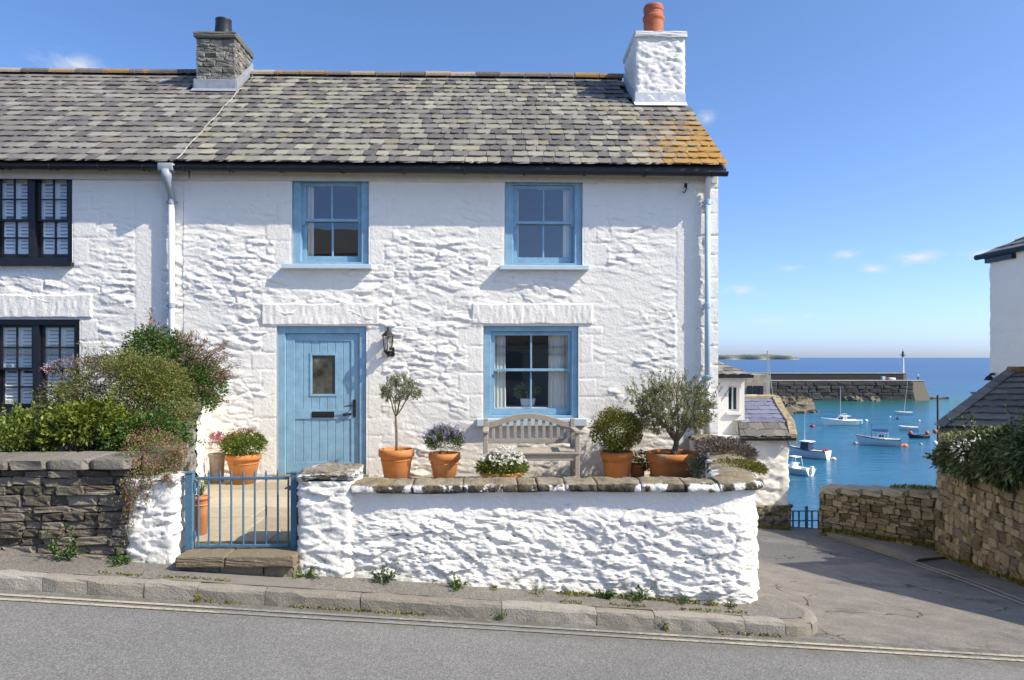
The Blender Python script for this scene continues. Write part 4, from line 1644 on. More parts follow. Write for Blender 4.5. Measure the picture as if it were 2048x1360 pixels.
black_window(nb, *N1, PZ(443, FY), 3, True, 2)
black_window(nb, *N2, PZ(737, FY), 3, True, 2)
mb = MB()
mb.add([(XN, YE + .02, ZE - .03), (XL, YE + .02, ZE - .03), (XL, YRG, ZRG - .03), (XN, YRG, ZRG - .03), (XN, 16.1, ZE - .1), (XL, 16.1, ZE - .1), (XN, YE + .02, ZE - .06), (XL, YE + .02, ZE - .06)],
       [(0, 1, 2, 3), (3, 2, 5, 4), (0, 6, 7, 1)])
nroof = mb.build('roof', m_plain('roof_felt_left', (.05, .05, .055), .95, .2), nb)
slate_roof(nroof, (XN, YE, ZE), (XL - .01, YE, ZE), (XN, YRG - .02, ZRG - .015), (XL - .01, YRG - .02, ZRG - .015), 18, (.14, .26),
           (MT['slateL_o'], MT['slateL_i']), 22, 300, clear_of(CHL), prefer=lambda r: r[0] - (0 if r[1][0] > -8.4 else -40), th=.0185)
ridge_tiles(nroof, XN, CHL[0] - .01, YRG, ZRG + .02, MT['ridge'], 10, rng)
gutter(nb, XN, XL - .06, 2.51, 2.497, [.3, .45, .58, .7, .82, .93])
nx = PX(343, FY - .085)
dpn = downpipe(nb, 'downpipe', nx, 2.38, -1.0, MT['pipe_white'], True, collars=(2.06, PZ(612, 9.9)), hmat=MT['pipe_grey'])

# left chimney of laid stones
x0, x1, y0, y1 = CHL
zb, zt = roof_z(y0) - .2, 5.20
core = MB().box(x0 + .03, x1 - .03, y0 + .03, y1 - .03, zb, zt)
lch = core.build('chimney', MT['mortar'], nb)


def unit_stones(mat, n, seed, name='stone', j=1.0):
    out = []
    for k in range(n):
        rg = random.Random(seed + k)
        V_, F_ = rbox_arr((.5, .5, .5), .13, 1, 1, .0, rg)
        V_ = V_ + np.array([[rg.uniform(-1, 1) for _ in range(3)] for _ in V_]) * np.array((.05, .07, .06)) * j
        me = bpy.data.meshes.new(name)
        me.from_pydata([tuple(v) for v in V_], [], F_)
        me.materials.append(mat)
        out.append(me)
    return out


def lay_stones(part, name, meshes, a, b, zlo, zhi, hr, wr, depth, rg, proud=.02, limit=300, mat_rest=None, out=1, rough=.12):
    """courses of stones on the vertical plane from a to b (plan points); zlo/zhi are functions of 0..1 along it"""
    a, b = np.array(a, float), np.array(b, float)
    L = np.linalg.norm(b - a)
    d = (b - a) / L
    nrm = np.array((d[1], -d[0])) * out
    ang = math.atan2(d[1], d[0])
    items = []
    zmin = min(zlo(0), zlo(1))
    zmax = max(zhi(0), zhi(1))
    z = zmin
    while z < zmax:
        h = rg.uniform(*hr)
        x = -rg.uniform(0, wr[1] * .5)
        while x < L:
            w = rg.uniform(*wr)
            xa, xb = max(0, x), min(L, x + w)
            if L - xb < wr[0] * .5:
                xb = L
            t = (xa + xb) / 2 / L
            lo, hi = max(z, zlo(t)), min(z + h, zhi(t))
            if xb - xa > wr[0] * .3 and hi - lo > hr[0] * .45:
                if rg.random() < rough and hi - lo > hr[0] * 1.2:
                    mid = lo + (hi - lo) * rg.uniform(.4, .6)
                    items += [(xa, xb, lo, mid), (xa, xb, mid, hi)]
                else:
                    items.append((xa, xb, lo, hi))
            x += w
            if xb == L:
                break
        z += h
    for (xa, xb, lo, hi) in items[:limit]:
        c = a + d * (xa + xb) / 2 + nrm * (proud - depth / 2 + rg.uniform(-.6, .6) * proud)
        share(name, rg.choice(meshes), part, (c[0], c[1], (lo + hi) / 2),
              (rg.uniform(-.10, .10), rg.uniform(-.5, .5) * rough, ang + rg.uniform(-.09, .09)),
              ((xb - xa) * .985, depth, (hi - lo) * rg.uniform(.93, 1.06)))
    return items[limit:]


gm = unit_stones(MT['stone_grey'], 6, 100)
lay_stones(lch, 'stone', gm, (x0, y0 + .02), (x1, y0 + .02), lambda t: zb + .12, lambda t: zt, (.055, .11), (.12, .30), .10, rng, .02)
lay_stones(lch, 'stone', gm, (x1 - .02, y0), (x1 - .02, y1), lambda t: zb + .12, lambda t: zt, (.055, .11), (.12, .30), .10, rng, .02)
for (p, q) in (((x0, y0), (x1, y0)), ((x1, y0), (x1, y1))):
    pass
mb = MB()
V_, F_ = rbox_arr(((x1 - x0) / 2 + .03, (y1 - y0) / 2 + .04, .05), .02, 1, 3, .006, rng)
mb.add(V_ + np.array(((x0 + x1) / 2, (y0 + y1) / 2, zt + .05)), F_)
mb.build('chimney_cap', MT['stone_grey'], lch)
cx, cy = PX(447, 12.6), 12.6
MB().lathe([(.155, 0), (.155, .03), (.150, .05), (.128, .36), (.133, .37), (.133, .39), (.11, .39), (.11, .1)], (cx, cy, zt + .10), 26).build('chimney_pot', MT['chimney_black'], lch, True)
MB().lathe([(.17, 0), (.165, .03), (.15, .045)], (cx, cy, zt + .098), 26).build('pot_base', MT['chimney_red'], lch, True)
fz = roof_z(y0)
mb = MB()
mb.cbox(x0 - .025, x1 + .022, y0 - .035, y0 + .04, fz + .0, fz + .20, .008)
mb.prism([(y0 - .03, fz + .01), (y1, roof_z(y1) + .02), (y1, roof_z(y1) + .2), (y0 - .03, fz + .19)], 'x', x1 + .012, x1 + .035)
mb.prism([(y0 - .03, fz + .01), (y1, roof_z(y1) + .02), (y1, roof_z(y1) + .2), (y0 - .03, fz + .19)], 'x', x0 - .035, x0 - .012)
mb.add([(x0 - .05, y0 - .12, fz - .02), (x1 + .06, y0 - .12, fz - .02), (x1 + .06, y0 - .01, fz + .07), (x0 - .05, y0 - .01, fz + .07)], [(0, 1, 2, 3)])
mb.build('flashing', MT['lead'], lch)

# ---------------------------------------------------------------- wall lantern
lx, ly = PX(776, FY - .095), FY - .095
lt, lb = PZ(660, ly), PZ(712, ly)
lam = thing('wall_lantern', 'small black wall lantern between the blue door and the lower window', 'lamp', (lx, FY, (lt + lb) / 2))
mb = MB()
hgt = lt - lb
zc = lb + .07
for k in range(6):
    a = R(60 * k + 30)
    mb.tube([(lx + .055 * math.cos(a), ly + .055 * math.sin(a), zc), (lx + .075 * math.cos(a), ly + .075 * math.sin(a), zc + .20)], .005, 5)
mb.lathe([(.0, .0), (.06, .0), (.066, .015), (.06, .025), (.0, .025)], (lx, ly, zc - .02), 6, R(30))
mb.build('cage', MT['iron'], lam)
MB().lathe([(.0, .115), (.012, .11), (.016, .09), (.010, .075), (.03, .06), (.085, .005), (.088, -.008), (.0, -.008)], (lx, ly, zc + .205), 6, R(30)).build('lamp_cap', MT['iron'], lam)
MB().lathe([(.0, -.07), (.008, -.065), (.012, -.04), (.035, -.02), (.045, 0), (.0, 0)], (lx, ly, zc - .02), 10).build('finial', MT['iron'], lam, True)
mb = MB().tube([(lx, ly, zc - .045), (lx + .02, ly + .05, zc - .06), (lx + .03, FY - .03, zc - .02), (lx + .03, FY + .01, zc + .0)], .009, 6)
mb.cbox(lx - .02, lx + .08, FY - .035, FY - .008, zc - .075, zc + .05, .008)
mb.build('bracket', MT['iron'], lam)
V_ = []
for zz, rr in ((zc + .005, .052), (zc + .198, .070)):
    for k in range(6):
        a = R(60 * k + 30)
        V_.append((lx + rr * math.cos(a), ly + rr * math.sin(a), zz))
mk('lantern_glass', V_, [(k, (k + 1) % 6, 6 + (k + 1) % 6, 6 + k) for k in range(6)], m_glass('lantern_glass', .10, (.96, .95, .88)), lam)
MB().lathe([(.0, .10), (.012, .09), (.018, .06), (.013, .02), (.012, -.01)], (lx, ly, zc + .01), 10).build('bulb', m_plain('frosted_bulb', (.8, .78, .66), .3, .02), lam, True)
# ================================================================== GARDEN FRONT: walls, gate, terrace


def relief_strip(name, path, zlo, zhi, parent, mat, seed, ca, cb, amp, step=.014, closed=False, r_soft=None, topfade=0.0, fine=.3, nz=None, wor=.5, esz=.2):
    """vertical wall face along a plan path (outside on the right-hand side when walking it) with rubble relief"""
    path = np.array(path, float)
    d = np.concatenate([[0], np.cumsum(np.linalg.norm(np.diff(path, axis=0), axis=1))])
    ns = int(d[-1] / step) + 1
    gs = np.linspace(0, d[-1], ns)
    px, py = np.interp(gs, d, path[:, 0]), np.interp(gs, d, path[:, 1])
    # smooth corners a little
    tx, ty = np.gradient(px, gs), np.gradient(py, gs)
    k = 5
    ker = np.ones(2 * k + 1) / (2 * k + 1)
    tx = np.convolve(np.pad(tx, k, 'edge'), ker, 'valid')
    ty = np.convolve(np.pad(ty, k, 'edge'), ker, 'valid')
    tl = np.hypot(tx, ty)
    nx, ny = ty / tl, -tx / tl
    lo = np.array([zlo(x, y) for x, y in zip(px, py)])
    hi = np.array([zhi(x, y) for x, y in zip(px, py)])
    nzz = nz or int((hi - lo).max() / step) + 1
    t = np.linspace(0, 1, nzz)
    Z = lo[:, None] + (hi - lo)[:, None] * t[None, :]
    Sg = np.repeat(gs[:, None], nzz, 1)
    h = rubble(Sg, Z, ca, cb, seed, amp, 1.0, fine, 0, wor, esz)
    h = h + amp * .8 * (fbm(Sg / .55, Z / .45, seed + 91, 3) - .5)
    if topfade:
        h = h * (1 - .8 * sstep(hi.max() - topfade, hi.max() - topfade * .4, Z))
    X = px[:, None] + nx[:, None] * h
    Y = py[:, None] + ny[:, None] * h
    return mk(name, np.stack([X, Y, Z], -1).reshape(-1, 3), grid_faces(ns, nzz), mat, parent, True)


WZ = -1.112            # top of the painted face, under the coping
wall_out = [(PX(704, 6.13), 6.13)] + [(x, 6.13 + .015 * math.sin(x * 2)) for x in np.linspace(-1.0, 1.89, 12)]
cc = np.array((1.97, 6.42))
wall_out += [(cc[0] + .30 * math.cos(R(a)), cc[1] + .29 * math.sin(R(a))) for a in np.linspace(-82, -8, 9)]
wall_out += [(2.34, 6.8), (2.54, 7.5), (2.77, 8.4), (2.94, 9.3), (3.00, 9.98)]
wall_out = np.array(wall_out)


def zfoot(x, y):
    return zlane(x, y) - .05 if y > 6.6 else zpav(min(x, 2.2)) - .06


gwall = thing('garden_wall', 'long low whitewashed stone wall with mossy coping along the pavement', 'wall', (.4, 6.3, zpav(.4)))
relief_strip('painted_face', wall_out, zfoot, lambda x, y: WZ + .012 * math.sin(x * 3), gwall, MT['white_wall'], 71, .22, .135, .027, .0115, topfade=.30, wor=.58, esz=.24, fine=.5)
# inner face and core
inner = []
for i, p in enumerate(wall_out):
    d_ = wall_out[min(i + 1, len(wall_out) - 1)] - wall_out[max(i - 1, 0)]
    d_ /= np.linalg.norm(d_)
    inner.append(p + np.array((-d_[1], d_[0])) * .34)
inner = np.array(inner)
V_, F_ = [], []
for p in inner:
    V_ += [(p[0], p[1], ZT - .1), (p[0], p[1], WZ + .01)]
F_ = [(2 * i + 1, 2 * i + 3, 2 * i + 2, 2 * i) for i in range(len(inner) - 1)]
mk('inner_face', V_, F_, MT['white_flat'], gwall)
# coping stones along the path
wd = np.concatenate([[0], np.cumsum(np.linalg.norm(np.diff(wall_out, axis=0), axis=1))])


def wpos(s, path=wall_out, dist=wd):
    p = np.array((np.interp(s, dist, path[:, 0]), np.interp(s, dist, path[:, 1])))
    q0 = np.array((np.interp(s - .04, dist, path[:, 0]), np.interp(s - .04, dist, path[:, 1])))
    q1 = np.array((np.interp(s + .04, dist, path[:, 0]), np.interp(s + .04, dist, path[:, 1])))
    d_ = (q1 - q0) / max(np.linalg.norm(q1 - q0), 1e-9)
    return p, d_


def coping_run(name, s0, s1, parent, mat, path, dist, z, over=.07, width=.42, thick=.068, rg=rng, seed=0):
    n = max(4, int((s1 - s0) / .022))
    m = 14
    V_ = []
    ph = rg.uniform(0, 9)
    lift = rg.uniform(-.004, .005)
    ov = over + rg.uniform(-.006, .006)
    for i in range(n + 1):
        s = s0 + (s1 - s0) * i / n
        p, d_ = wpos(s, path, dist)
        out = np.array((d_[1], -d_[0]))
        e = .004 if i in (0, n) else 0
        #             o: distance outward from the wall face, h: height over z
        prof = [(ov - .03, 0), (ov - .006, .006), (ov, .02), (ov - .002, thick * .62), (ov - .02, thick * .88), (ov - .06, thick), (ov - .13, thick + .010), (ov - .22, thick + .014), (ov - .30, thick + .008),
                (ov - .37, thick - .004), (ov - width + .02, thick * .8), (ov - width, thick * .5), (ov - width + .01, .01), (ov - width + .04, 0)]
        for j, (o_, h_) in enumerate(prof):
            f1 = fbm(np.array([s / .06 + ph]), np.array([j * .6 + seed]), 3 + seed, 3)[0] - .5
            f2 = fbm(np.array([s / .05 + ph]), np.array([j * .5 + 9.0]), 13 + seed, 3)[0] - .5
            q = p + out * (o_ + .035 * f1 - (e if j < 5 else 0))
            V_.append((q[0], q[1], z + h_ + lift + .034 * f2 * (1 if j > 1 else .4) - e * (h_ > .03)))
    F_ = [(i * m + j, i * m + (j + 1) % m, (i + 1) * m + (j + 1) % m, (i + 1) * m + j) for i in range(n) for j in range(m)]
    F_ += [tuple(range(m - 1, -1, -1)), tuple(n * m + j for j in range(m))]
    return mk(name, V_, [f[::-1] for f in F_], mat, parent, True)


cj = [704, 823, 925, 1035, 1075, 1130, 1195, 1285, 1372, 1440, 1490]
cs = [0.0] + [float(np.interp(PX(px, 6.05), wall_out[:13, 0], wd[:13])) for px in cj[1:]]
cs += [wd[16] + .0, wd[21] + .05] + list(np.linspace(wd[21] + .05, wd[-1] - .05, 8)[1:])
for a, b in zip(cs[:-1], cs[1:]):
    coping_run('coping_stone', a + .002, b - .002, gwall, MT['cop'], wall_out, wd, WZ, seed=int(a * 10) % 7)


# pillars either side of the gate
def pillar(label, name, x0, x1, y0, y1, zb, zt, seed, capfn):
    p = thing('gate_pillar', label, 'pillar', ((x0 + x1) / 2, (y0 + y1) / 2, zb), 'white gate pillars')
    c = .05
    loop = []
    for (cx_, cy_, a0) in ((x1 - c, y1 - c, 0), (x0 + c, y1 - c, 90), (x0 + c, y0 + c, 180), (x1 - c, y0 + c, 270)):
        loop += [(cx_ + c * math.cos(R(a)), cy_ + c * math.sin(R(a))) for a in np.linspace(a0, a0 + 90, 5)]
    loop.append(loop[0])
    relief_strip('shaft', loop, lambda x, y: zb - .08, lambda x, y: zt, p, MT['white_wall'], seed, .19, .10, .026, .011, wor=.8)
    capfn(p)
    return p


gx = [PX(px, 6.2) for px in (373, 388, 583, 597)]
rx0, rx1 = PX(598, 6.1), PX(705, 6.1) - .005
PT = PZ(961, 6.08)


def cap_right(p):
    V_, F_ = rbox_arr(((rx1 - rx0) / 2 + .02, .265, .032), .024, 2, 8, .008, rng)
    V_[:, 2] += .018 * np.exp(-((V_[:, 0] / .2) ** 2)) + .012 * np.sin(V_[:, 0] * 21) * np.cos(V_[:, 1] * 17)
    mk('cap_stone', V_ + np.array(((rx0 + rx1) / 2, 6.33, PT + .028)), F_, MT['cop_grey'], p, True)


def m_capgrey():
    t = NT('lichened_cap_stone')
    pos = t.pos()
    col = t.ramp(t.noise(9, 6, .7), [(.3, (.15, .125, .09)), (.5, (.26, .225, .17)), (.7, (.40, .36, .29))])
    col = t.mix(t.mr(t.noise(30, 5, .7), .5, .7, 0, .7), col, (.06, .05, .035))
    z = t.sep(pos).outputs['Z']
    pm = t.math('MULTIPLY', t.mr(z, PT + .075, PT + .05), t.mr(t.noise(8, 5, .65), .44, .52))
    col = t.mix(pm, col, (.74, .73, .70))
    t.pbsdf(col, .92, t.bump(t.noise(28, 6, .7), .9, .03), .15)
    return t.m


MT['cop_grey'] = m_capgrey()
pillar('white rough pillar with lichened capstone to the right of the gate', 'gate_pillar', rx0, rx1, 6.09, 6.58, zpav(-1.4), PT, 83, cap_right)
qx0, qx1 = PX(256, 6.12), PX(349, 6.1)


def cap_left(p):
    V_, F_ = rbox_arr(((qx1 - qx0) / 2 + .02, .15, .035), .025, 2, 8, .008, rng)
    V_[:, 2] += .10 * (V_[:, 0] + .2) + .012 * np.sin(V_[:, 0] * 23)
    mk('cap_stone', V_ + np.array(((qx0 + qx1) / 2, 6.235, PZ(966, 6.1) + .0)), F_, MT['cop_grey'], p, True)


pillar('white rough pillar on the left of the gate under trailing flowers', 'gate_pillar', qx0, qx1, 6.11, 6.36, zpav(-2.8), PZ(962, 6.1), 85, cap_left)

# boundary wall between the two gardens
bw = thing('boundary_wall', 'low grey stone wall between the two front gardens running back to the house', 'wall', (-3.2, 8, ZT))
ba, bb = (qx1 - .08, 6.38), (-3.86, 9.97)
d_ = np.array(bb) - np.array(ba)
Lb = np.linalg.norm(d_)
d_ /= Lb
nb_ = np.array((d_[1], -d_[0]))
V_ = []
for t in (0, 1):
    p = np.array(ba) + d_ * Lb * t
    for s in (.0, -.28):
        q = p + nb_ * s
        zt_ = -.82 + .25 * t
        V_ += [(q[0], q[1], ZT - .1), (q[0], q[1], zt_)]
mk('wall_core', V_, [(0, 4, 5, 1), (2, 3, 7, 6), (1, 5, 7, 3), (0, 1, 3, 2), (4, 6, 7, 5)], MT['mortar'], bw)
relief_strip('painted_face', [np.array(ba) + d_ * Lb * .5 + nb_ * .01, np.array(bb) + nb_ * .01], lambda x, y: ZT - .05, lambda x, y: -.83 + .25 * (y - 6.6) / 3.4, bw, MT['white_wall'], 88, .2, .11, .03, .02)
bst = unit_stones(MT['stone_grey'], 5, 400)
lay_stones(bw, 'stone', bst, np.array(ba), np.array(ba) + d_ * Lb * .5, lambda t: ZT, lambda t: -.83 + .12 * t, (.07, .12), (.14, .30), .10, rng, .02)
lay_stones(bw, 'coping_stone', bst, np.array(ba) - nb_ * .14, np.array(bb) - nb_ * .14, lambda t: -.835 + .25 * t, lambda t: -.755 + .25 * t, (.3, .3), (.25, .42), .34, rng, .17)

# dark stone retaining wall in front of the neighbour's bed
rw = thing('retaining_wall', 'dark weathered stone wall holding up the raised flower bed on the left', 'wall', (-4, 6.2, zpav(-4)))
rxa, rxb = -5.6, PX(255, 6.12)
RT = PZ(938, 6.1)
MB().box(-9.4, rxb, 6.16, 6.55, zpav(rxb) - .2, RT).build('wall_core', MT['mortar_dark'], rw)
dm = unit_stones(MT['stone_dark'], 8, 200)
lay_stones(rw, 'stone', dm, (rxa, 6.155), (rxb, 6.155), lambda t: zpav(rxa + (rxb - rxa) * t) - .05, lambda t: RT, (.045, .095), (.10, .30), .14, rng, .035)
dc = unit_stones(MT['stone_cop'], 5, 240, 'coping_stone', .35)
lay_stones(rw, 'stone', dm, (-9.4, 6.155), (rxa, 6.155), lambda t: zpav(-9.4 + (rxa + 9.4) * t) - .05, lambda t: RT, (.07, .12), (.2, .42), .14, rng, .035)
xj = [-9.4, -8.9, -8.35, -7.9, -7.3, -6.8, -6.2, rxa, -5.1, -4.62, -4.2] + [PX(p, 6.08) for p in (15, 90, 176, 256)]
for a, b in zip(xj[:-1], xj[1:]):
    share('coping_stone', rng.choice(dc), rw, ((a + b) / 2, 6.34, RT + .05), (rng.uniform(-.02, .02), rng.uniform(-.01, .01), rng.uniform(-.02, .02)), ((b - a) * 1.0, .52, .095))
# raised bed soil
mk('garden_bed', [(-9.4, 6.5, RT - .04), (qx0 + .3, 6.5, RT - .04), (-3.9, 9.98, RT + .02), (-9.4, 9.98, RT + .02), (-9.4, 6.5, -2.2), (qx0 + .3, 6.5, -2.2), (-3.9, 9.98, -2.2)],
   [(0, 1, 2, 3), (0, 4, 5, 1), (1, 5, 6, 2)], MT['soil'])['kind'] = 'structure'

# terrace and flagstones
ter = thing('terrace', 'pale flagstone path and terrace in front of the blue door', 'paving', (-1, 8, ZT))
ter['kind'] = 'structure'
mk('bed', [(-4.0, 6.4, ZT - .03), (1.9, 6.4, ZT - .03), (2.75, 10.0, ZT - .03), (-4.0, 10.0, ZT - .03)], [(0, 1, 2, 3)], MT['mortar'], ter)
y = 6.47
row = 0
while y < 9.93:
    h = [.42, .55, .48, .60, .45, .52, .5][row % 7]
    h = min(h, 9.93 - y) if 9.93 - y - h > .15 else 9.93 - y
    x = -3.75 + [.0, -.25, -.1, -.35][row % 4]
    while x < 2.3:
        w = rng.uniform(.55, .95)
        xl = max(x, -3.75 + .4 * max(0, (9 - y)) / 2.5)
        lim = 1.75 + .2 * (y - 6.5)
        xr = min(x + w, lim)
        if xr - xl > .1:
            V_, F_ = rbox_arr(((xr - xl) / 2 - .006, h / 2 - .006, .03), .006, 1, 0)
            V_ = V_ + np.array([[0, 0, rng.uniform(-.0015, .0015)] for _ in V_]) + np.array(((xl + xr) / 2, y + h / 2, ZT - .03 + rng.uniform(-.002, .002)))
            mk('flagstone', V_, F_, MT['flag'], ter)
        x += w
    y += h
    row += 1
# two threshold slabs under the gate and the riser stones
sx0, sx1 = PX(352, 5.95), PX(597, 6.05)
xm = PX(455, 6.0)
for (a, b) in ((sx0, xm - .004), (xm + .004, sx1 - .01)):
    V_, F_ = rbox_arr(((b - a) / 2, .26, .042), .012, 2, 5, .003, rng)
    mk('step_slab', V_ + np.array(((a + b) / 2, 6.19, ZT - .036)), F_, MT['step'], ter)
rxs = [sx0 + .02, PX(440, 6), PX(528, 6), sx1 - .01]
for a, b in zip(rxs[:-1], rxs[1:]):
    V_, F_ = rbox_arr(((b - a) / 2 - .004, .18, .12), .015, 2, 5, .006, rng)
    mk('riser_stone', V_ + np.array(((a + b) / 2, 6.165, ZT - .205)), F_, MT['step'], ter)

# gate
gate = thing('garden_gate', 'low blue grey metal bar gate between two white pillars', 'gate', ((gx[0] + gx[3]) / 2, 6.2, ZT))
ztop, zbot = PZ(954, 6.2), PZ(1088, 6.2)
for (a, b) in ((gx[0], gx[1]), (gx[2], gx[3] - .004)):
    m = MB().cbox(a, b, 6.165, 6.228, ZT - .02, PZ(944, 6.2), .005)
    m.cbox(a - .004, b + .004, 6.16, 6.233, PZ(944, 6.2), PZ(941, 6.2), .003)
    m.build('post', MT['blue_gate'], gate)
ga, gb = PX(393, 6.2), PX(579, 6.2)
m = MB()
m.cbox(ga, gb, 6.186, 6.206, ztop - .012, ztop + .012, .004)
m.build('top_rail', MT['blue_gate'], gate)
m = MB()
m.cbox(ga, gb, 6.186, 6.206, zbot - .012, zbot + .012, .004)
m.build('bottom_rail', MT['blue_gate'], gate)
bars = [PX(p, 6.2) for p in (397, 418, 440.5, 463, 487, 510, 532.5, 556, 577)]
for i, x in enumerate(bars):
    top = PZ(938, 6.2) if 0 < i < 8 else ztop
    m = MB().tube([(x, 6.196, zbot), (x, 6.196, top - .02), (x, 6.196, top)], [.0085, .0085, .003], 8)
    m.build('bar', MT['blue_gate'], gate)
for z in (ztop - .07, zbot + .09):
    m = MB().tube([(ga - .012, 6.196, z - .035), (ga - .012, 6.196, z + .035)], .012, 8)
    m.box(gx[1] - .01, ga + .004, 6.19, 6.202, z - .012, z + .012)
    m.build('hinge', MT['blue_gate'], gate)
m = MB().cbox(gb - .01, gx[2] + .012, 6.18, 6.21, ztop - .10, ztop - .065, .004)
m.tube([(gb - .02, 6.19, ztop - .08), (gb - .02, 6.15, ztop - .08)], .008, 6)
m.build('latch', MT['blue_gate'], gate)

# ================================================================== HARBOUR-SIDE COTTAGE (second white building)
b2 = thing('harbour_cottage', 'small white building with purple slate lean-to roof below the cottage gable', 'house', (4.7, 15.5, -3.4))
BY = 14.6
bxr = PX(1576, BY)
bez = PZ(876, BY)
bx0 = 3.2
relief_strip('front_wall', [(bx0, BY), (bxr, BY), (bxr, BY + .35)], lambda x, y: PZ(1014, BY), lambda x, y: bez + .03, b2, MT['white'], 91, .4, .22, .03, .03)
MB().box(bx0, bxr - .04, BY + .06, 17.2, -4.4, bez + .02).build('wall_core', MT['white_flat'], b2)
relief_strip('plinth', [(bx0, BY - .05), (bxr + .02, BY - .05), (bxr + .02, BY + .3)], lambda x, y: zlane(x, BY) - .1, lambda x, y: PZ(1012, BY), b2, MT['plinth'] if 'plinth' in MT else MT['mortar'], 92, .2, .13, .06, .03)
tanm = unit_stones(MT['stone_tan'], 8, 300)
lay_stones(b2, 'stone', tanm, (4.6, BY - .06), (bxr + .03, BY - .06), lambda t: zlane(4.6 + (bxr - 4.6) * t, BY) - .05, lambda t: PZ(1012, BY), (.08, .14), (.12, .26), .14, rng, .03)
# upper block with window
ux = PX(1489, 14.95)
uy = 14.95
uz0, uz1 = bez - .05, PZ(747, uy)
wx0, wx1, wz0, wz1 = PX(1457, uy), PX(1479, uy), PZ(824, uy), PZ(772, uy)
mb = MB()
mb.box(bx0, wx0, uy, uy + .25, uz0, uz1)
mb.box(wx1, ux, uy, uy + .25, uz0, uz1)
mb.box(wx0, wx1, uy, uy + .25, uz0, wz0)
mb.box(wx0, wx1, uy, uy + .25, wz1, uz1)
mb.box(ux - .25, ux - .001, uy + .25, 17.2, uz0, uz1)
mb.box(bx0, ux - .25, 17.0, 17.2, uz0, uz1)
mb.build('upper_wall', MT['white_flat'], b2)
mb = MB()
for (a, b, c, d) in ((wx0, wx0 + .03, wz0, wz1), (wx1 - .03, wx1, wz0, wz1), (wx0 + .03, wx1 - .03, wz1 - .035, wz1), (wx0 + .03, wx1 - .03, wz0, wz0 + .04), ((wx0 + wx1) / 2 - .014, (wx0 + wx1) / 2 + .014, wz0 + .04, wz1 - .035)):
    mb.box(a, b, uy + .09, uy + .14, c, d)
w = mb.build('window', m_plain('white_window_paint', (.78, .78, .77), .4, .02), b2)
for (a, b) in ((wx0 + .03, (wx0 + wx1) / 2 - .014), ((wx0 + wx1) / 2 + .014, wx1 - .03)):
    mk('pane', [(a, uy + .115, wz0 + .04), (b, uy + .115, wz0 + .04), (b, uy + .115, wz1 - .035), (a, uy + .115, wz1 - .035)], [(0, 1, 2, 3)], m_plain('dusky_glass', (.03, .06, .07), .08, .3, 6, 0, 60, .6), w)
MB().box(wx0 - .04, wx1 + .04, uy - .05, uy + .09, wz0 - .06, wz0 - .001).build('sill', MT['white_flat'], w)
# upper hipped roof
ez, pz = PZ(750, uy), PZ(718, uy + 1.2)
ro = [(bx0, uy - .12, ez), (ux + .12, uy - .12, ez), (ux + .12, 17.3, ez), (bx0, 17.3, ez), (bx0, 16.1, pz + .12), (ux - .75, 16.1, pz + .12)]
ur = mk('upper_roof', ro, [(0, 1, 5, 4), (1, 2, 5), (2, 3, 4, 5), (0, 3, 2, 1)], MT['slate_dark'], b2)
slate_roof(ur, ro[0], ro[1], ro[4], ro[5], 7, (.16, .28), (MT['slate_grey'] if 'slate_grey' in MT else MT['slateL_o'], MT['slateL_i']), 61, 300, th=.014)
MB().box(bx0, ux + .14, uy - .15, uy - .08, ez - .06, ez + .005).build('gutter', MT['gutter'], b2)
# lean-to purple roof, kicked at the eave
lx0 = PX(1476, BY)
ly0, lym, ly1 = BY - .12, BY + .28, BY + 1.05
zt_ = PZ(797, ly1)
zm_ = bez + .26
rp = PX(1545, ly1)
lt_ = mk('lean_to_roof', [(lx0, ly0, bez), (bxr + .05, ly0, bez), (rp + .02, lym, zm_), (lx0, lym, zm_), (rp + .02, ly1, zt_), (ux - .1, ly1, zt_)], [(0, 1, 2, 3), (3, 2, 4, 5)], MT['slate_dark'], b2)
slate_roof(lt_, (lx0 + .15, lym, zm_), (rp - .02, lym, zm_), (ux - .02, ly1, zt_), (rp - .02, ly1, zt_), 6, (.20, .34), (MT['slate_purple'], MT['slate_purple']), 62, 300, th=.012)
slate_roof(lt_, (lx0, ly0, bez + .02), (bxr + .06, ly0, bez + .02), (lx0 + .1, lym, zm_), (bxr - .02, lym, zm_), 2, (.20, .34), (MT['slate_dark'], MT['slate_dark']), 63, 300, th=.012)
vv = [(rp + .01, ly1, zt_ + .07), (rp + .01, (lym + ly1) / 2, (zt_ + zm_) / 2 + .05), (rp + .03, lym, zm_ + .06), (bxr + .03, ly0 + .05, bez + .08)]
V_ = []
for (a, b, c) in vv:
    V_ += [(a - .03, b, c), (a + .13, b, c - .02), (a - .03, b, c - .16), (a + .13, b, c - .2)]
F_ = []
for i in range(3):
    o_ = 4 * i
    F_ += [(o_, o_ + 4, o_ + 5, o_ + 1), (o_ + 2, o_ + 3, o_ + 7, o_ + 6), (o_, o_ + 2, o_ + 6, o_ + 4), (o_ + 1, o_ + 5, o_ + 7, o_ + 3)]
F_ += [(12, 14, 15, 13), (0, 1, 3, 2)]
mk('verge_coping', V_, F_, MT['verge'] if 'verge' in MT else m_plain('lichened_verge', (.25, .21, .14), .9, .5, 14, .7, 30), lt_)
MB().cbox(ux - .1, rp + .06, ly1 - .03, ly1 + .09, zt_ - .01, zt_ + .07, .02).build('ridge_coping', m_plain('ochre_ridge', (.42, .34, .20), .9, .25, 9), lt_)
MB().box(lx0 - .02, bxr + .1, ly0 - .05, ly0 + .02, bez - .05, bez + .0).build('gutter', MT['gutter'], b2)
MB().box(rp - .05, rp + .2, ly1 + .05, 17.2, bez, zt_ + .0).build('end_wall', MT['white_flat'], b2)
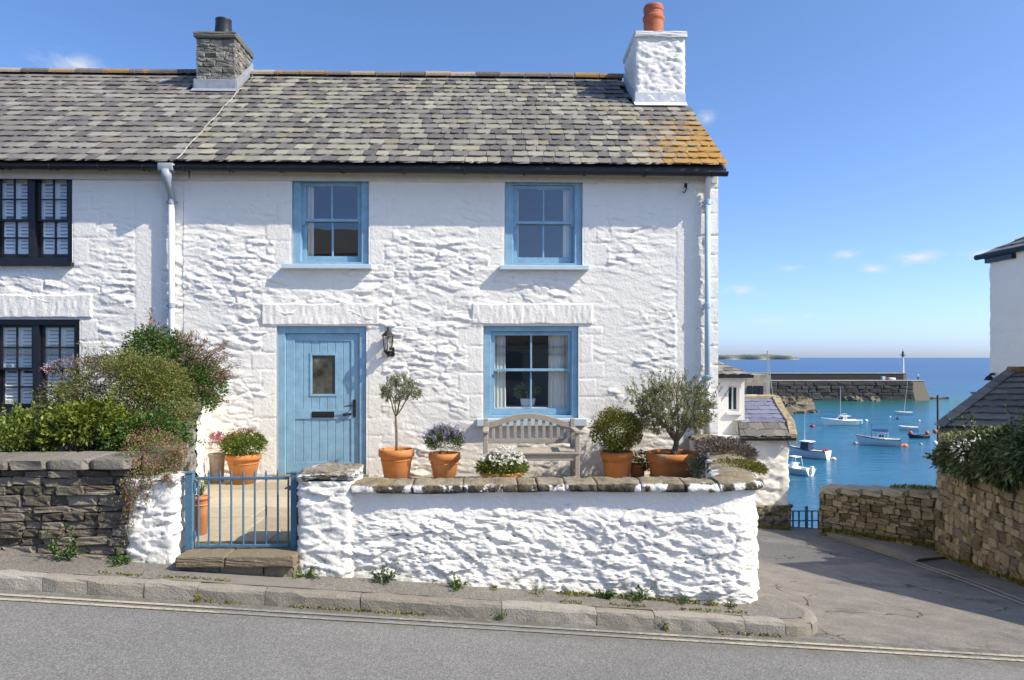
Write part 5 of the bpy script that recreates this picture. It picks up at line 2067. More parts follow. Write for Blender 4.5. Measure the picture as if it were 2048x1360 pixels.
MB().box(ux, rp - .05, ly1 + .06, ly1 + .3, bez, zt_ - .02).build('back_wall', MT['white_flat'], b2)

# tv mast beside it
mp = P(1536, 795, 16.6)
ms = thing('aerial_mast', 'thin grey pole with wire stays above the purple slate roof', 'mast', tuple(mp))
MB().tube([mp, P(1535, 702, 16.6)], [.022, .014], 6).build('pole', MT['pipe_grey'], ms)
MB().tube([P(1526, 708, 16.6), P(1545, 708, 16.6)], .010, 5).build('crossbar', MT['pipe_grey'], ms)
MB().tube([P(1536, 712, 16.6), P(1546, 795, 16.55)], .006, 4).build('stay', MT['pipe_grey'], ms)

# ================================================================== RIGHT SIDE: lane walls, outbuilding, house
tl = thing('lane_wall', 'tall tan rubble wall with dark hedge on top at the right edge of the lane', 'wall', (6.8, 10.5, -2.9))
A = G(1877, 1110, zlane)
B = G(2048, 1172, zlane)
dAB = (B - A)[:2]
dAB /= np.linalg.norm(dAB)
A2 = A[:2]
B2 = B[:2] + dAB * 1.2
TW = -1.62


def tw_top(t):
    q = A2 + (B2 - A2) * t
    return -1.95 + .42 * t


nAB = np.array((dAB[1], -dAB[0]))     # faces the lane when it points to -X
if nAB[0] > 0:
    nAB = -nAB
V_ = []
for p, t in ((A2, 0), (B2, 1)):
    for s in (-.03, -.5):
        q = p + nAB * s
        V_ += [(q[0], q[1], zlane(*p) - .3), (q[0], q[1], tw_top(t) + .05)]
mk('wall_core', V_, [(0, 4, 5, 1), (2, 3, 7, 6), (1, 5, 7, 3), (0, 1, 3, 2), (4, 6, 7, 5)], MT['mortar'], tl)
sgn = 1 if np.dot(np.array((dAB[1], -dAB[0])), nAB) > 0 else -1
tm = unit_stones(MT['stone_tan'], 10, 320)
lay_stones(tl, 'stone', tm, A2, B2, lambda t: zlane(*(A2 + (B2 - A2) * t)) - .05, lambda t: tw_top(t) + .06, (.10, .165), (.13, .27), .16, rng, .035, limit=300, out=sgn, rough=.22)

# low wall further down
lw = thing('lane_wall', 'low tan rubble wall with grassy top where the lane meets the water', 'wall', (6.9, 13.5, -3.3))
C0 = G(1640, 1070, zlane)[:2]
C1 = A2 + np.array((.35, .25))
dC = C1 - C0
LC = np.linalg.norm(dC)
dC /= LC
nC = np.array((dC[1], -dC[0]))
ztl, ztr = PZ(976, float(C0[1]), 1640), PZ(986, float(C1[1]), 1875)
V_ = []
for p, zt2 in ((C0, ztl), (C1, ztr)):
    for s in (-.03, -.45):
        q = p + nC * s
        V_ += [(q[0], q[1], zlane(*p) - .4), (q[0], q[1], zt2 - .05)]
mk('wall_core', V_, [(0, 4, 5, 1), (2, 3, 7, 6), (1, 5, 7, 3), (0, 1, 3, 2), (4, 6, 7, 5)], MT['mortar'], lw)
lay_stones(lw, 'stone', tm, C0, C1, lambda t: zlane(*(C0 + dC * LC * t)) - .05, lambda t: ztl + (ztr - ztl) * t - .09, (.075, .13), (.10, .22), .16, rng, .035, limit=280, rough=.3)
lay_stones(lw, 'stone', tm, C0 - nC * .42 - dC * .0, C0, lambda t: zlane(*C0) - .05, lambda t: ztl - .09, (.08, .14), (.12, .2), .12, rng, .02, out=1)
lcm = unit_stones(m_stone('lane_coping_stone', 'object', [(0, (.27, .235, .17)), (1, (.40, .36, .28))], (.13, .12, .03), .5), 5, 350, 'coping_stone')
x = 0
while x < LC:
    w = rng.uniform(.28, .42)
    c = C0 + dC * (x + w / 2) - nC * .2
    t = (x + w / 2) / LC
    share('coping_stone', rng.choice(lcm), lw, (c[0], c[1], ztl + (ztr - ztl) * t - .045), (rng.uniform(-.03, .03), 0, math.atan2(dC[1], dC[0])), (w, .50, .13))
    x += w
# little raised footway and kerb beside the lane
fw_ = thing('footway', 'short raised kerb and footway at the foot of the lane walls', 'pavement', (6.6, 12.5, -3.2))
fw_['kind'] = 'structure'
K0 = [G(px, py, zlane)[:2] for px, py in ((1652, 1072), (1720, 1090), (1790, 1112), (1828, 1124))]
W0 = [C0 - nC * .05 + np.array((.12, 0)), C0 + dC * LC * .35, C0 + dC * LC * .8, A2 + np.array((.05, -.25))]
V_, F_ = [], []
for k_, w_, hh_ in zip(K0, W0, (.07, .065, .045, .012)):
    V_ += [(k_[0], k_[1], zlane(*k_) - .05), (k_[0], k_[1], zlane(*k_) + hh_), (k_[0] * .85 + w_[0] * .15, k_[1] * .85 + w_[1] * .15, zlane(*k_) + hh_ + .004), (w_[0], w_[1], zlane(*w_) + hh_ + .012)]
for i in range(3):
    o_ = 4 * i
    F_ += [(o_ + j, o_ + 4 + j, o_ + 5 + j, o_ + 1 + j)[::-1] for j in range(3)]
F_ += [(12, 13, 14, 15)]
mk('surface', V_, F_, MT['pavement'], fw_)

# outbuilding behind the tall wall
ob = thing('outbuilding', 'low stone outbuilding with hipped dark slate roof behind the hedge', 'outbuilding', (9.5, 13.5, -3))
E0 = np.array((PX(1878, 12.15), 12.15))
oez = PZ(856, 12.15, 1878)
E1 = np.array((13.5, 11.0))
RG0 = P(2022, 745, 14.0)
RG1 = np.array((14.5, 13.2, RG0[2] - .0))
roofv = [(E0[0], E0[1], oez), (E1[0], E1[1], oez), tuple(RG1), tuple(RG0), (10.45, 16.2, oez), (14.8, 16.0, oez)]
orf = mk('roof', roofv + [(v[0], v[1], v[2] - .06) for v in roofv], [(0, 1, 2, 3), (0, 3, 4), (3, 2, 5, 4), (0, 6, 7, 1), (0, 4, 10, 6), (6, 10, 11, 7)], MT['slate_dark'], ob)
slate_roof(orf, roofv[0], roofv[1], roofv[3], roofv[2], 9, (.28, .52), (MT['slate_dark'], MT['slate_dark']), 64, 300, th=.022)
dH = np.array(roofv[3]) - np.array(roofv[0])
nR = np.cross(np.array(roofv[1]) - np.array(roofv[0]), dH)
nR /= np.linalg.norm(nR)
for i in range(9):
    p, q = np.array(roofv[0]) + dH * (i - .06) / 9 + nR * .045, np.array(roofv[0]) + dH * (i + 1.0) / 9 + nR * .035
    MB().obox(p + nR * .012, q + nR * .012, .16, .016, nR).build('verge_slate', MT['slate_dark'], orf)
MB().tube([RG0 + np.array((-.05, 0, .03)), RG1 + np.array((0, 0, .03))], .09, 10).build('ridge_tile', m_plain('rusty_ridge', (.22, .11, .045), .85, .4, 8, .4, 30), orf)
mb = MB()
oA = E0 + np.array((.10, .10))
mb.add([(oA[0], oA[1], -4.2), (13.4, 11.15, -4.2), (14.6, 15.9, -4.2), (10.6, 16.0, -4.2), (oA[0], oA[1], oez - .02), (13.4, 11.15, oez - .02), (14.6, 15.9, oez - .02), (10.6, 16.0, oez - .02)],
       [(0, 1, 5, 4), (1, 2, 6, 5), (2, 3, 7, 6), (3, 0, 4, 7), (4, 5, 6, 7)])
mb.build('wall', MT['mortar'], ob)
lay_stones(ob, 'stone', tm, oA + np.array((-.02, -.02)), oA + np.array((1.3, -.26)), lambda t: -2.3, lambda t: oez - .06, (.09, .16), (.14, .3), .14, rng, .03)

# tall white house at the right edge
wh = thing('tall_house', 'tall white rendered house with dark slate eave at the right edge', 'house', (13, 14, -3))
hx0 = PX(1981, 16.0)
hz = PZ(511, 16.0, 1981)
relief_strip('side_wall', [(hx0 + .06, 11.0), (hx0, 16.0)][::-1], lambda x, y: -3.5, lambda x, y: hz, wh, MT['white'], 95, .6, .3, .018, .04)
MB().box(hx0 + .08, 17.5, 9.6, 15.98, -3.8, hz - .01).build('wall_core', MT['white_flat'], wh)
ov = .07
e_ = hz + .02
rv = [(hx0 - ov, 9.3, e_), (hx0 - ov, 16.25, e_), (17.8, 16.25, e_), (17.8, 9.3, e_), (hx0 + 2.3, 12.8, e_ + 1.45), (17.8, 12.8, e_ + 1.45)]
whr = mk('roof', rv + [(v[0], v[1], v[2] - .07) for v in rv[:4]], [(0, 4, 1), (1, 4, 5, 2), (0, 3, 5, 4), (6, 7, 8, 9), (0, 1, 7, 6), (1, 2, 8, 7), (0, 6, 9, 3)][:3] + [(6, 7, 8, 9), (0, 1, 7, 6), (1, 2, 8, 7), (3, 0, 6, 9)], MT['slate_dark'], wh)
slate_roof(whr, rv[1], rv[0], rv[4], rv[4], 12, (.22, .36), (MT['slateL_o'], MT['slateL_i']), 65, 300, th=.018)
MB().tube([(hx0 - ov - .05, 16.3, e_ - .03), (hx0 - ov - .05, 9.3, e_ - .03)], .06, 10).build('gutter', MT['gutter'], wh)
MB().box(hx0 - .10, hx0 - .002, 15.2, 16.05, hz - .17, hz - .02).build('eave_corbel', MT['black'], wh)
f0 = P(1974, 752, 15.9)
m = MB().tube([f0 + np.array((.2, 0, .05)), f0 + np.array((.02, -.1, .04)), f0 + np.array((-.06, -.16, -.02))], .03, 8)
m.lathe([(.02, .06), (.06, .03), (.10, -.04), (.10, -.05)], tuple(f0 + np.array((-.06, -.16, -.04))), 10)
m.build('flood_lamp', MT['iron'], wh)

# a house just outside the frame on the right, whose shadow falls across the lane
oh = thing('roadside_house', 'white house beside the mouth of the lane throwing its shadow across it', 'house', (11, 7.5, -2.6))
hc = np.array((7.9, 8.12))
da, db = np.array((.894, .447)), np.array((.35, -.94))
zc_ = 1.42
pl = [hc, hc + da * 6, hc + da * 6 + db * 5, hc + db * 5]
V_ = [(p[0], p[1], -3.3) for p in pl] + [(p[0], p[1], zc_) for p in pl]
mk('wall', V_, [(0, 4, 5, 1), (1, 5, 6, 2), (2, 6, 7, 3), (3, 7, 4, 0)], MT['white_flat'], oh)
ov_ = [hc - da * .02 - db * .02, hc + da * 6.2 - db * .02, hc + da * 6.2 + db * 5.2, hc - da * .02 + db * 5.2]
mid0, mid1 = (ov_[0] + ov_[3]) / 2 + da * 2.0, (ov_[1] + ov_[2]) / 2 - da * 2.0
V_ = [(p[0], p[1], zc_) for p in ov_] + [(mid0[0], mid0[1], zc_ + 1.0), (mid1[0], mid1[1], zc_ + 1.0)]
mk('roof', V_, [(0, 1, 5, 4), (1, 2, 5), (2, 3, 4, 5), (3, 0, 4), (0, 3, 2, 1)], MT['slate_dark'], oh)

# houses across the road, seen as reflections in the window panes
for (nm, lab, xa, xb, ze_, zr_, yb) in (('house_opposite', 'two storey rendered house across the road reflected in the upper window', -13.5, -4.2, 3.9, 5.4, -8.0),
                                        ('house_opposite', 'low white house across the road reflected in the lower window', -3.2, 6.5, .55, 2.3, -8.0)):
    h_ = thing(nm, lab, 'house', ((xa + xb) / 2, yb - 3, -2), 'houses across the road')
    m = MB().box(xa, xb, yb - 6, yb, -2.6, ze_)
    m.build('wall', MT['white_flat'], h_)
    mk('roof', [(xa - .1, yb + .3, ze_), (xb + .1, yb + .3, ze_), (xb + .1, yb - 3, zr_), (xa - .1, yb - 3, zr_), (xa - .1, yb - 6.3, ze_), (xb + .1, yb - 6.3, ze_)], [(0, 3, 2, 1), (3, 4, 5, 2), (0, 4, 3), (1, 2, 5), (0, 1, 5, 4)], MT['slate_dark'], h_)
    x = xa + 1.0
    while x < xb - 1.2:
        for zz in ((-.9,) if ze_ < 1 else (-.9, 1.8)):
            w = MB().box(x, x + .9, yb - .02, yb + .02, zz, zz + 1.1).build('window', MT['pipe_grey'], h_)
        x += 2.4
# ================================================================== PLANTS, POTS, BENCH
NR = np.random.default_rng(42)


def unit(v):
    return v / np.maximum(np.linalg.norm(v, axis=-1, keepdims=True), 1e-9)


def leaf_arrays(Pt, D, L, W, fold=.25, droop=.15):
    """one folded leaf (two triangles each side) per point"""
    n = len(Pt)
    D = unit(D)
    r = unit(NR.normal(size=(n, 3)))
    S_ = unit(np.cross(D, r))
    N_ = np.cross(S_, D)
    L = np.broadcast_to(np.asarray(L, float), (n,))[:, None] * NR.uniform(.65, 1.25, (n, 1))
    W = np.broadcast_to(np.asarray(W, float), (n,))[:, None] * NR.uniform(.7, 1.2, (n, 1))
    base = Pt
    mid = Pt + D * L * .5
    tip = Pt + D * L - np.array((0, 0, 1.0)) * L * droop
    lf = mid + S_ * W * .5 + N_ * W * fold
    rt = mid - S_ * W * .5 + N_ * W * fold
    V = np.stack([base, lf, tip, rt], 1).reshape(-1, 3)
    i = np.arange(n)[:, None] * 4
    F = np.concatenate([i + np.array([[0, 2, 1]]), i + np.array([[0, 3, 2]])], 0)
    return V, F


def leafmesh(name, Pt, D, L, W, mat, parent, fold=.25, droop=.15):
    V, F = leaf_arrays(np.asarray(Pt, float), np.asarray(D, float), L, W, fold, droop)
    o = mk(name, V, F, mat, parent)
    if parent is not None:
        o['kind'] = 'stuff'          # leaves and petals far past the limit of single parts
    return o


def blob(c, r, n, clumps=40, shell=.45, cs=.22, up=.35, flat_bottom=-.5, out=.8):
    """clumped points in an ellipsoid with outward directions"""
    c, r = np.array(c, float), np.array(r, float)
    d = unit(NR.normal(size=(clumps * 3, 3)))
    d = d[d[:, 2] > flat_bottom][:clumps]
    rad = NR.uniform(shell, 1.0, (len(d), 1)) ** .6
    cc = d * rad
    k = NR.integers(0, len(cc), n)
    sz = cs * NR.uniform(.6, 1.3, len(cc))
    off = NR.normal(size=(n, 3)) * sz[k][:, None]
    p = cc[k] + off
    L = np.linalg.norm(p, axis=1)
    p = np.where((L > 1.12)[:, None], p / L[:, None] * NR.uniform(.95, 1.15, (n, 1)), p)
    dirs = unit(p) * out + unit(off) * .7 + NR.normal(size=(n, 3)) * .45 + np.array((0, 0, up))
    return c + p * r, dirs


def stems(name, base, tips, r0, r1, mat, parent, bend=.15, n=5, jitter=.06):
    mb = MB()
    for t in tips:
        b = np.array(base(t) if callable(base) else base, float)
        t = np.array(t, float)
        mid = (b + t) / 2 + NR.normal(size=3) * np.linalg.norm(t - b) * jitter
        mid[2] += bend * np.linalg.norm(t[:2] - b[:2]) * -.5
        q = np.linspace(0, 1, n)[:, None]
        pts = (1 - q) ** 2 * b + 2 * q * (1 - q) * mid + q ** 2 * t
        mb.tube(pts, np.linspace(r0, r1, n), 5, False)
    return mb.build(name, mat, parent, True)


def pot_mesh(parent, c, rt, rb, h, rim=.05, band=True, mat=None, saucer=False):
    x, y, z = c
    rim_t = rt * .10
    prof = [(rb * .9, 0), (rb, .01), (rt - rim_t, h - rim - .012), (rt - rim_t + .003, h - rim - .004), (rt, h - rim), (rt + .006, h - rim * .5), (rt, h), (rt - .018, h + .003), (rt - .03, h - .01), (rt - .045, h - .08), (rt - .05, h - .1)]
    p = MB().lathe(prof, (x, y, z), 36, 0, .004).build('pot', mat or MT['terracotta'], parent, True)
    if band:
        zb = h - rim - .045
        rr = rb + (rt - rim_t - rb) * (zb / (h - rim - .012))
        MB().lathe([(rr - .004, zb - .008), (rr + .006, zb - .004), (rr + .007, zb + .004), (rr - .003, zb + .008)], (x, y, z), 36).build('pot_band', mat or MT['terracotta'], p, True)
    sz = h - .045
    n = 24
    V = [(x, y, z + sz + .012)] + [(x + (rt - .035) * math.cos(2 * math.pi * k / n), y + (rt - .035) * math.sin(2 * math.pi * k / n), z + sz + NR.uniform(-.008, .008)) for k in range(n)]
    mk('soil', V, [(0, 1 + k, 1 + (k + 1) % n) for k in range(n)], MT['soil'], parent)
    if saucer:
        MB().lathe([(.0, .0), (rb + .03, .0), (rb + .05, .035), (rb + .04, .035), (rb + .02, .012), (.0, .012)], (x, y, z - .002), 30).build('saucer', mat or MT['terracotta'], parent, True)
    return p


def branch_tree(base, h0, r0, crown_c, crown_r, mat, parent, tips, depth=3, name='branch', spread=.7, trunk_bend=.02, trunk_name='trunk', fork=4):
    """trunk and forking branches; returns twig segments (a, b)"""
    base = np.array(base, float)
    top = base + np.array((NR.normal() * trunk_bend, NR.normal() * trunk_bend, h0))
    q = np.linspace(0, 1, 7)[:, None]
    mid = (base + top) / 2 + np.array((NR.normal() * trunk_bend, NR.normal() * trunk_bend, 0))
    pts = (1 - q) ** 2 * base + 2 * q * (1 - q) * mid + q ** 2 * top
    tr = MB().tube(pts, np.linspace(r0, r0 * .72, 7), 9).build(trunk_name, mat, parent, True)
    mb = MB()
    twigs = []
    cc, cr = np.array(crown_c, float), np.array(crown_r, float)
    # targets inside the crown
    T = []
    while len(T) < tips:
        d = NR.normal(size=3)
        d /= np.linalg.norm(d)
        rr = NR.uniform(.55, 1.0) ** .6
        p = cc + d * cr * rr
        if d[2] > -.75:
            T.append(p)
    T = np.array(T)
    ang = np.arctan2(T[:, 1] - top[1], T[:, 0] - top[0]) + NR.normal(size=len(T)) * .1
    order = np.argsort(ang)
    groups = np.array_split(order, fork)

    def grow(a, idx, r, lev):
        ctr = T[idx].mean(0)
        if len(idx) <= 2 or lev == 0:
            for i in idx:
                m = (a + T[i]) / 2 + NR.normal(size=3) * .03 + np.array((0, 0, -.02))
                qq = np.linspace(0, 1, 6)[:, None]
                pp = (1 - qq) ** 2 * a + 2 * qq * (1 - qq) * m + qq ** 2 * T[i]
                mb.tube(pp, np.linspace(r * .7, .0018, 6), 4, False)
                twigs.append(pp)
            return
        b = a + (ctr - a) * NR.uniform(.32, .5)
        b = b + NR.normal(size=3) * .015
        m = (a + b) / 2 + NR.normal(size=3) * .012
        qq = np.linspace(0, 1, 4)[:, None]
        pp = (1 - qq) ** 2 * a + 2 * qq * (1 - qq) * m + qq ** 2 * b
        mb.tube(pp, np.linspace(r, r * .75, 4), 6, False)
        ax = NR.integers(0, 3)
        o_ = idx[np.argsort(T[idx][:, ax])]
        for g in np.array_split(o_, 2):
            grow(b, g, r * .68, lev - 1)
    for g in groups:
        grow(top, g, r0 * .6, depth + 3)
    mb.build(name, mat, parent, True)
    return tr, twigs


def twig_leaves(twigs, per, start, spread, up=.3):
    Ps, Ds = [], []
    for t in twigs:
        n = per
        u = NR.uniform(start, 1.0, n) * (len(t) - 1)
        i = np.minimum(u.astype(int), len(t) - 2)
        f = (u - i)[:, None]
        p = t[i] * (1 - f) + t[i + 1] * f
        d = unit(t[i + 1] - t[i])
        Ps.append(p + NR.normal(size=(n, 3)) * spread)
        Ds.append(d * .8 + NR.normal(size=(n, 3)) * .55 + np.array((0, 0, up)))
    return np.concatenate(Ps), np.concatenate(Ds)


TY = 9.42
# ---- olive standard beside the door
c = P(793, 900, TY)
t = thing('potted_olive', 'slim olive standard with a round crown in a terracotta pot right of the blue door', 'potted tree', (c[0], TY, ZT), 'terracotta pots along the house front')
pot_mesh(t, (c[0], TY, ZT + .02), .222, .15, PZ(897, TY) - ZT - .02, .09, saucer=True)
cc = P(803, 778, TY)
tr, tw = branch_tree((c[0], TY, ZT + .38), PZ(832, TY) - ZT - .38, .019, cc, (.27, .25, .21), MT['bark'], t, 90, 3, fork=5)
Pp, Dd = twig_leaves(tw, 26, .35, .012)
leafmesh('crown', Pp, Dd, .042, .012, LF['olive'], t)
# ---- lavender
c = P(889, 905, TY)
t = thing('potted_lavender', 'lavender with purple flower spikes in a terracotta pot', 'potted plant', (c[0], TY, ZT), 'terracotta pots along the house front')
pot_mesh(t, (c[0], TY, ZT), .20, .125, PZ(905, TY) - ZT, .085)
Pp, Dd = blob((c[0], TY, PZ(882, TY)), (.215, .2, .155), 5200, 60, .5, .2, .8)
leafmesh('foliage', Pp, Dd, .04, .007, LF['green'], t)
tips = []
for k in range(95):
    a, rr = NR.uniform(0, 2 * math.pi), NR.uniform(.1, 1) ** .6
    tips.append((c[0] + .30 * rr * math.cos(a), TY + .26 * rr * math.sin(a), PZ(848, TY) - .16 * rr ** 2 + NR.uniform(-.05, .03)))
stems('flower_stem', lambda q: (c[0] + (q[0] - c[0]) * .45, TY + (q[1] - TY) * .45, PZ(880, TY)), tips, .003, .002, LF['olive'], t, 0, 4, .03)
Ps, Ds = [], []
for q in tips:
    n = 26
    h = NR.uniform(-.055, .03, n)
    d = unit(np.array((q[0] - c[0], q[1] - TY, .35)))
    Ps.append(np.array(q) + h[:, None] * d + NR.normal(size=(n, 3)) * .006)
    Ds.append(NR.normal(size=(n, 3)) + d)
leafmesh('flower', np.concatenate(Ps), np.concatenate(Ds), .018, .011, LF['purple'], t)
# ---- bowl of white flowers
by_ = 8.95
c = P(1004, 940, by_)
t = thing('potted_daisies', 'low terracotta bowl of white daisies in front of the bench', 'potted plant', (c[0], by_, ZT), 'terracotta pots along the house front')
pot_mesh(t, (c[0], by_, ZT), .245, .20, PZ(943, by_) - ZT, .05)
Pp, Dd = blob((c[0], by_, PZ(936, by_)), (.27, .25, .13), 3400, 50, .4, .2, .5)
leafmesh('foliage', Pp, Dd, .05, .018, LF['light'], t)
Ps, Ds, Cp = [], [], []
for k in range(190):
    a, rr = NR.uniform(0, 2 * math.pi), NR.uniform(0, 1) ** .5
    q = np.array((c[0] + .01 + .28 * rr * math.cos(a), by_ + .25 * rr * math.sin(a), PZ(897, by_) - .13 * rr ** 2 + NR.uniform(-.04, .02)))
    nrm = unit(np.array((NR.normal() * .4 + .2, NR.normal() * .4 - .5, .8)))
    s1 = unit(np.cross(nrm, (1, .3, 0)))
    s2 = np.cross(nrm, s1)
    for j in range(9):
        a = 2 * math.pi * j / 9
        Ps.append(q)
        Ds.append(math.cos(a) * s1 + math.sin(a) * s2 + nrm * .15)
    Cp.append(q + nrm * .004)
leafmesh('flower', np.array(Ps), np.array(Ds), .031, .015, LF['whitef'], t, .05, .0)
leafmesh('flower_centre', np.repeat(np.array(Cp), 4, 0), NR.normal(size=(len(Cp) * 4, 3)) + np.array((0, -.5, .5)), .009, .009, m_leaf('yellow_flower_centre', [(0, (.55, .36, .03)), (1, (.6, .45, .05))]), t)
# ---- round shrub
c = P(1234, 903, TY)
t = thing('potted_shrub', 'rounded golden green shrub in a terracotta pot right of the bench', 'potted plant', (c[0], TY, ZT), 'terracotta pots along the house front')
pot_mesh(t, (c[0], TY, ZT), .212, .15, PZ(903, TY) - ZT, .075)
Pp, Dd = blob((c[0] - .02, TY, PZ(862, TY)), (.30, .28, .27), 6200, 75, .45, .17, .35, -.9)
leafmesh('foliage', Pp, Dd, .032, .018, LF['box'], t)
stems('stem', (c[0], TY, PZ(903, TY) - .05), [(c[0] + NR.normal() * .12, TY + NR.normal() * .1, PZ(862, TY) + NR.uniform(-.1, .1)) for _ in range(14)], .012, .004, MT['bark_dark'], t)
Pp, Dd = blob((c[0] - .05, TY, PZ(845, TY)), (.26, .24, .21), 300, 30, .8, .14, .5)
leafmesh('flower', Pp, Dd, .018, .012, LF['pink'], t)
# ---- large olive bush
c = P(1344, 904, TY - .05)
t = thing('potted_olive', 'large spreading olive bush in the widest terracotta pot near the house corner', 'potted tree', (c[0], TY, ZT), 'terracotta pots along the house front')
pot_mesh(t, (c[0], TY - .05, ZT), .325, .265, PZ(905, TY - .05) - ZT, .10, mat=None)
tr, tw = branch_tree((c[0] + .01, TY - .05, ZT + .35), .17, .045, P(1346, 822, TY - .05), (.56, .46, .40), MT['bark'], t, 430, 4, fork=6)
Pp, Dd = twig_leaves(tw, 25, .45, .012, .5)
leafmesh('crown', Pp, Dd, .045, .011, LF['olive2'], t)
# upright shoots along the top
sh = []
for k in range(46):
    a = NR.uniform(-1, 1)
    b_ = np.array((c[0] + .50 * a, TY - .05 + NR.normal() * .2, P(0, 806, TY)[2] + .27 * math.sqrt(max(0, 1 - a * a)) * NR.uniform(.5, 1)))
    sh.append(np.linspace(0, 1, 5)[:, None] * np.array((a * .08 + NR.normal() * .03, NR.normal() * .04, NR.uniform(.08, .21))) + b_)
Pp, Dd = twig_leaves(sh, 34, .0, .007, .9)
leafmesh('shoot', Pp, Dd, .042, .010, LF['olive2'], t)
# ---- small planter by the two right hand pots
c = P(1278, 935, TY + .2)
t = thing('potted_herb', 'small sparse plant in a little terracotta pot between the two right hand pots', 'potted plant', (c[0], TY + .2, ZT), 'terracotta pots along the house front')
pot_mesh(t, (c[0] - .02, TY + .2, ZT), .11, .08, .20, .04, False)
Pp, Dd = blob((c[0] + .02, TY + .2, PZ(930, TY)), (.14, .12, .13), 420, 18, .3, .2, .3)
leafmesh('foliage', Pp, Dd, .045, .022, LF['yellow'], t)
# ---- pot left of the door
c = P(487, 905, 9.45)
t = thing('potted_shrub', 'bronze and green bushy plant in a terracotta pot left of the blue door', 'potted plant', (c[0], 9.45, ZT), 'terracotta pots along the house front')
pot_mesh(t, (c[0], 9.45, ZT), .215, .14, PZ(906, 9.45) - ZT, .07)
Pp, Dd = blob((c[0], 9.45, PZ(891, 9.45)), (.25, .22, .16), 3200, 45, .4, .2, .6)
leafmesh('foliage', Pp, Dd, .045, .018, LF['light'], t)
Pp, Dd = blob((c[0], 9.45, PZ(880, 9.45)), (.22, .2, .14), 650, 30, .6, .15, .9)
leafmesh('flower', Pp, Dd, .035, .012, m_leaf('bronze_leaf', [(0, (.14, .06, .02)), (1, (.28, .13, .05))]), t)
# ---- pink heather in a small pot
c = P(434, 905, 9.55)
t = thing('potted_heather', 'pink heather in a small pale pot against the boundary wall', 'potted plant', (c[0], 9.55, ZT), 'terracotta pots along the house front')
pot_mesh(t, (c[0], 9.55, ZT), .105, .08, PZ(905, 9.55) - ZT, .04, False, m_plain('pale_clay', (.40, .32, .26), .9, .15))
Pp, Dd = blob((c[0], 9.55, PZ(884, 9.55)), (.11, .1, .13), 900, 30, .3, .18, 1.2)
leafmesh('flower', Pp, Dd, .03, .010, LF['red'], t)
# ---- rosemary in a tall pot behind the gate
gy = 6.72
c = P(401, 990, gy)
t = thing('potted_rosemary', 'rosemary in a tall terracotta pot just inside the gate', 'potted plant', (c[0], gy, ZT), 'terracotta pots along the house front')
pot_mesh(t, (c[0], gy, ZT), .078, .055, PZ(989, gy) - ZT, .03)
tips = [(c[0] + NR.normal() * .05, gy + NR.normal() * .05, PZ(955, gy) + NR.uniform(-.06, .05)) for _ in range(40)]
tw = [np.linspace(0, 1, 5)[:, None] * (np.array(q) - np.array((c[0], gy, PZ(992, gy)))) + np.array((c[0], gy, PZ(992, gy))) for q in tips]
Pp, Dd = twig_leaves(tw, 36, .1, .006, .4)
leafmesh('foliage', Pp, Dd, .02, .004, LF['green'], t)
# ---- plant on the inner window sill
wx = (PX(1058, FY))
wy = FY + .42
t = thing('windowsill_plant', 'small leafy plant in a white square pot standing inside the lower window', 'potted plant', (wx, wy, PZ(812, wy)))
pz = PZ(812, wy)
V, F = rbox_arr((.10, .07, .055), .012, 1, 0)
V[:, :2] *= (1 + .12 * V[:, 2:] / .055)
mk('pot', V + np.array((wx, wy, pz + .055)), F, m_plain('white_china', (.72, .72, .70), .3, .02), t)
Pp, Dd = blob((wx, wy, pz + .2), (.16, .10, .11), 420, 22, .4, .2, .3)
leafmesh('foliage', Pp, Dd, .05, .026, LF['light'], t)
MB().cbox(W3[0] + .05, W3[1] - .05, FY + .15, FY + .58, pz - .03, pz - .002, .004).build('window_board', MT['white_flat'], cottage)

# ---- bench
bf, bb_ = 9.0, 9.55
bl, br = PX(967, 9.3), PX(1156, 9.2)
bench = thing('garden_bench', 'weathered grey wooden bench with a curved slatted back under the lower window', 'bench', ((bl + br) / 2, 9.3, ZT))
sz = ZT + .43
W = MT['wood']
lw_ = .058
for x in (bl, br - lw_):
    MB().cbox(x, x + lw_, bf, bf + lw_, ZT, ZT + .66, .006).build('leg', W, bench)
    m = MB()
    m.cbox(x, x + lw_, bb_, bb_ + lw_, ZT, ZT + .80, .006)
    m.build('leg', W, bench)
    MB().obox((x + lw_ / 2, bf - .04, ZT + .685), (x + lw_ / 2, bb_ + .02, ZT + .675), .075, .035, c=.008).build('armrest', W, bench)
    MB().cbox(x + .012, x + lw_ - .012, bf + lw_, bb_, ZT + .12, ZT + .17, .005).build('side_rail', W, bench)
    MB().cbox(x + .008, x + lw_ - .008, bf + lw_, bb_, sz - .09, sz - .025, .005).build('side_rail', W, bench)
MB().cbox(bl + lw_, br - lw_, bf + .012, bf + .045, sz - .10, sz - .022, .005).build('seat_rail', W, bench)
for k in range(6):
    y0_ = bf - .01 + k * .093
    MB().cbox(bl + .004, br - .004, y0_, y0_ + .08, sz - .022, sz + .002, .005).build('seat_slat', W, bench)
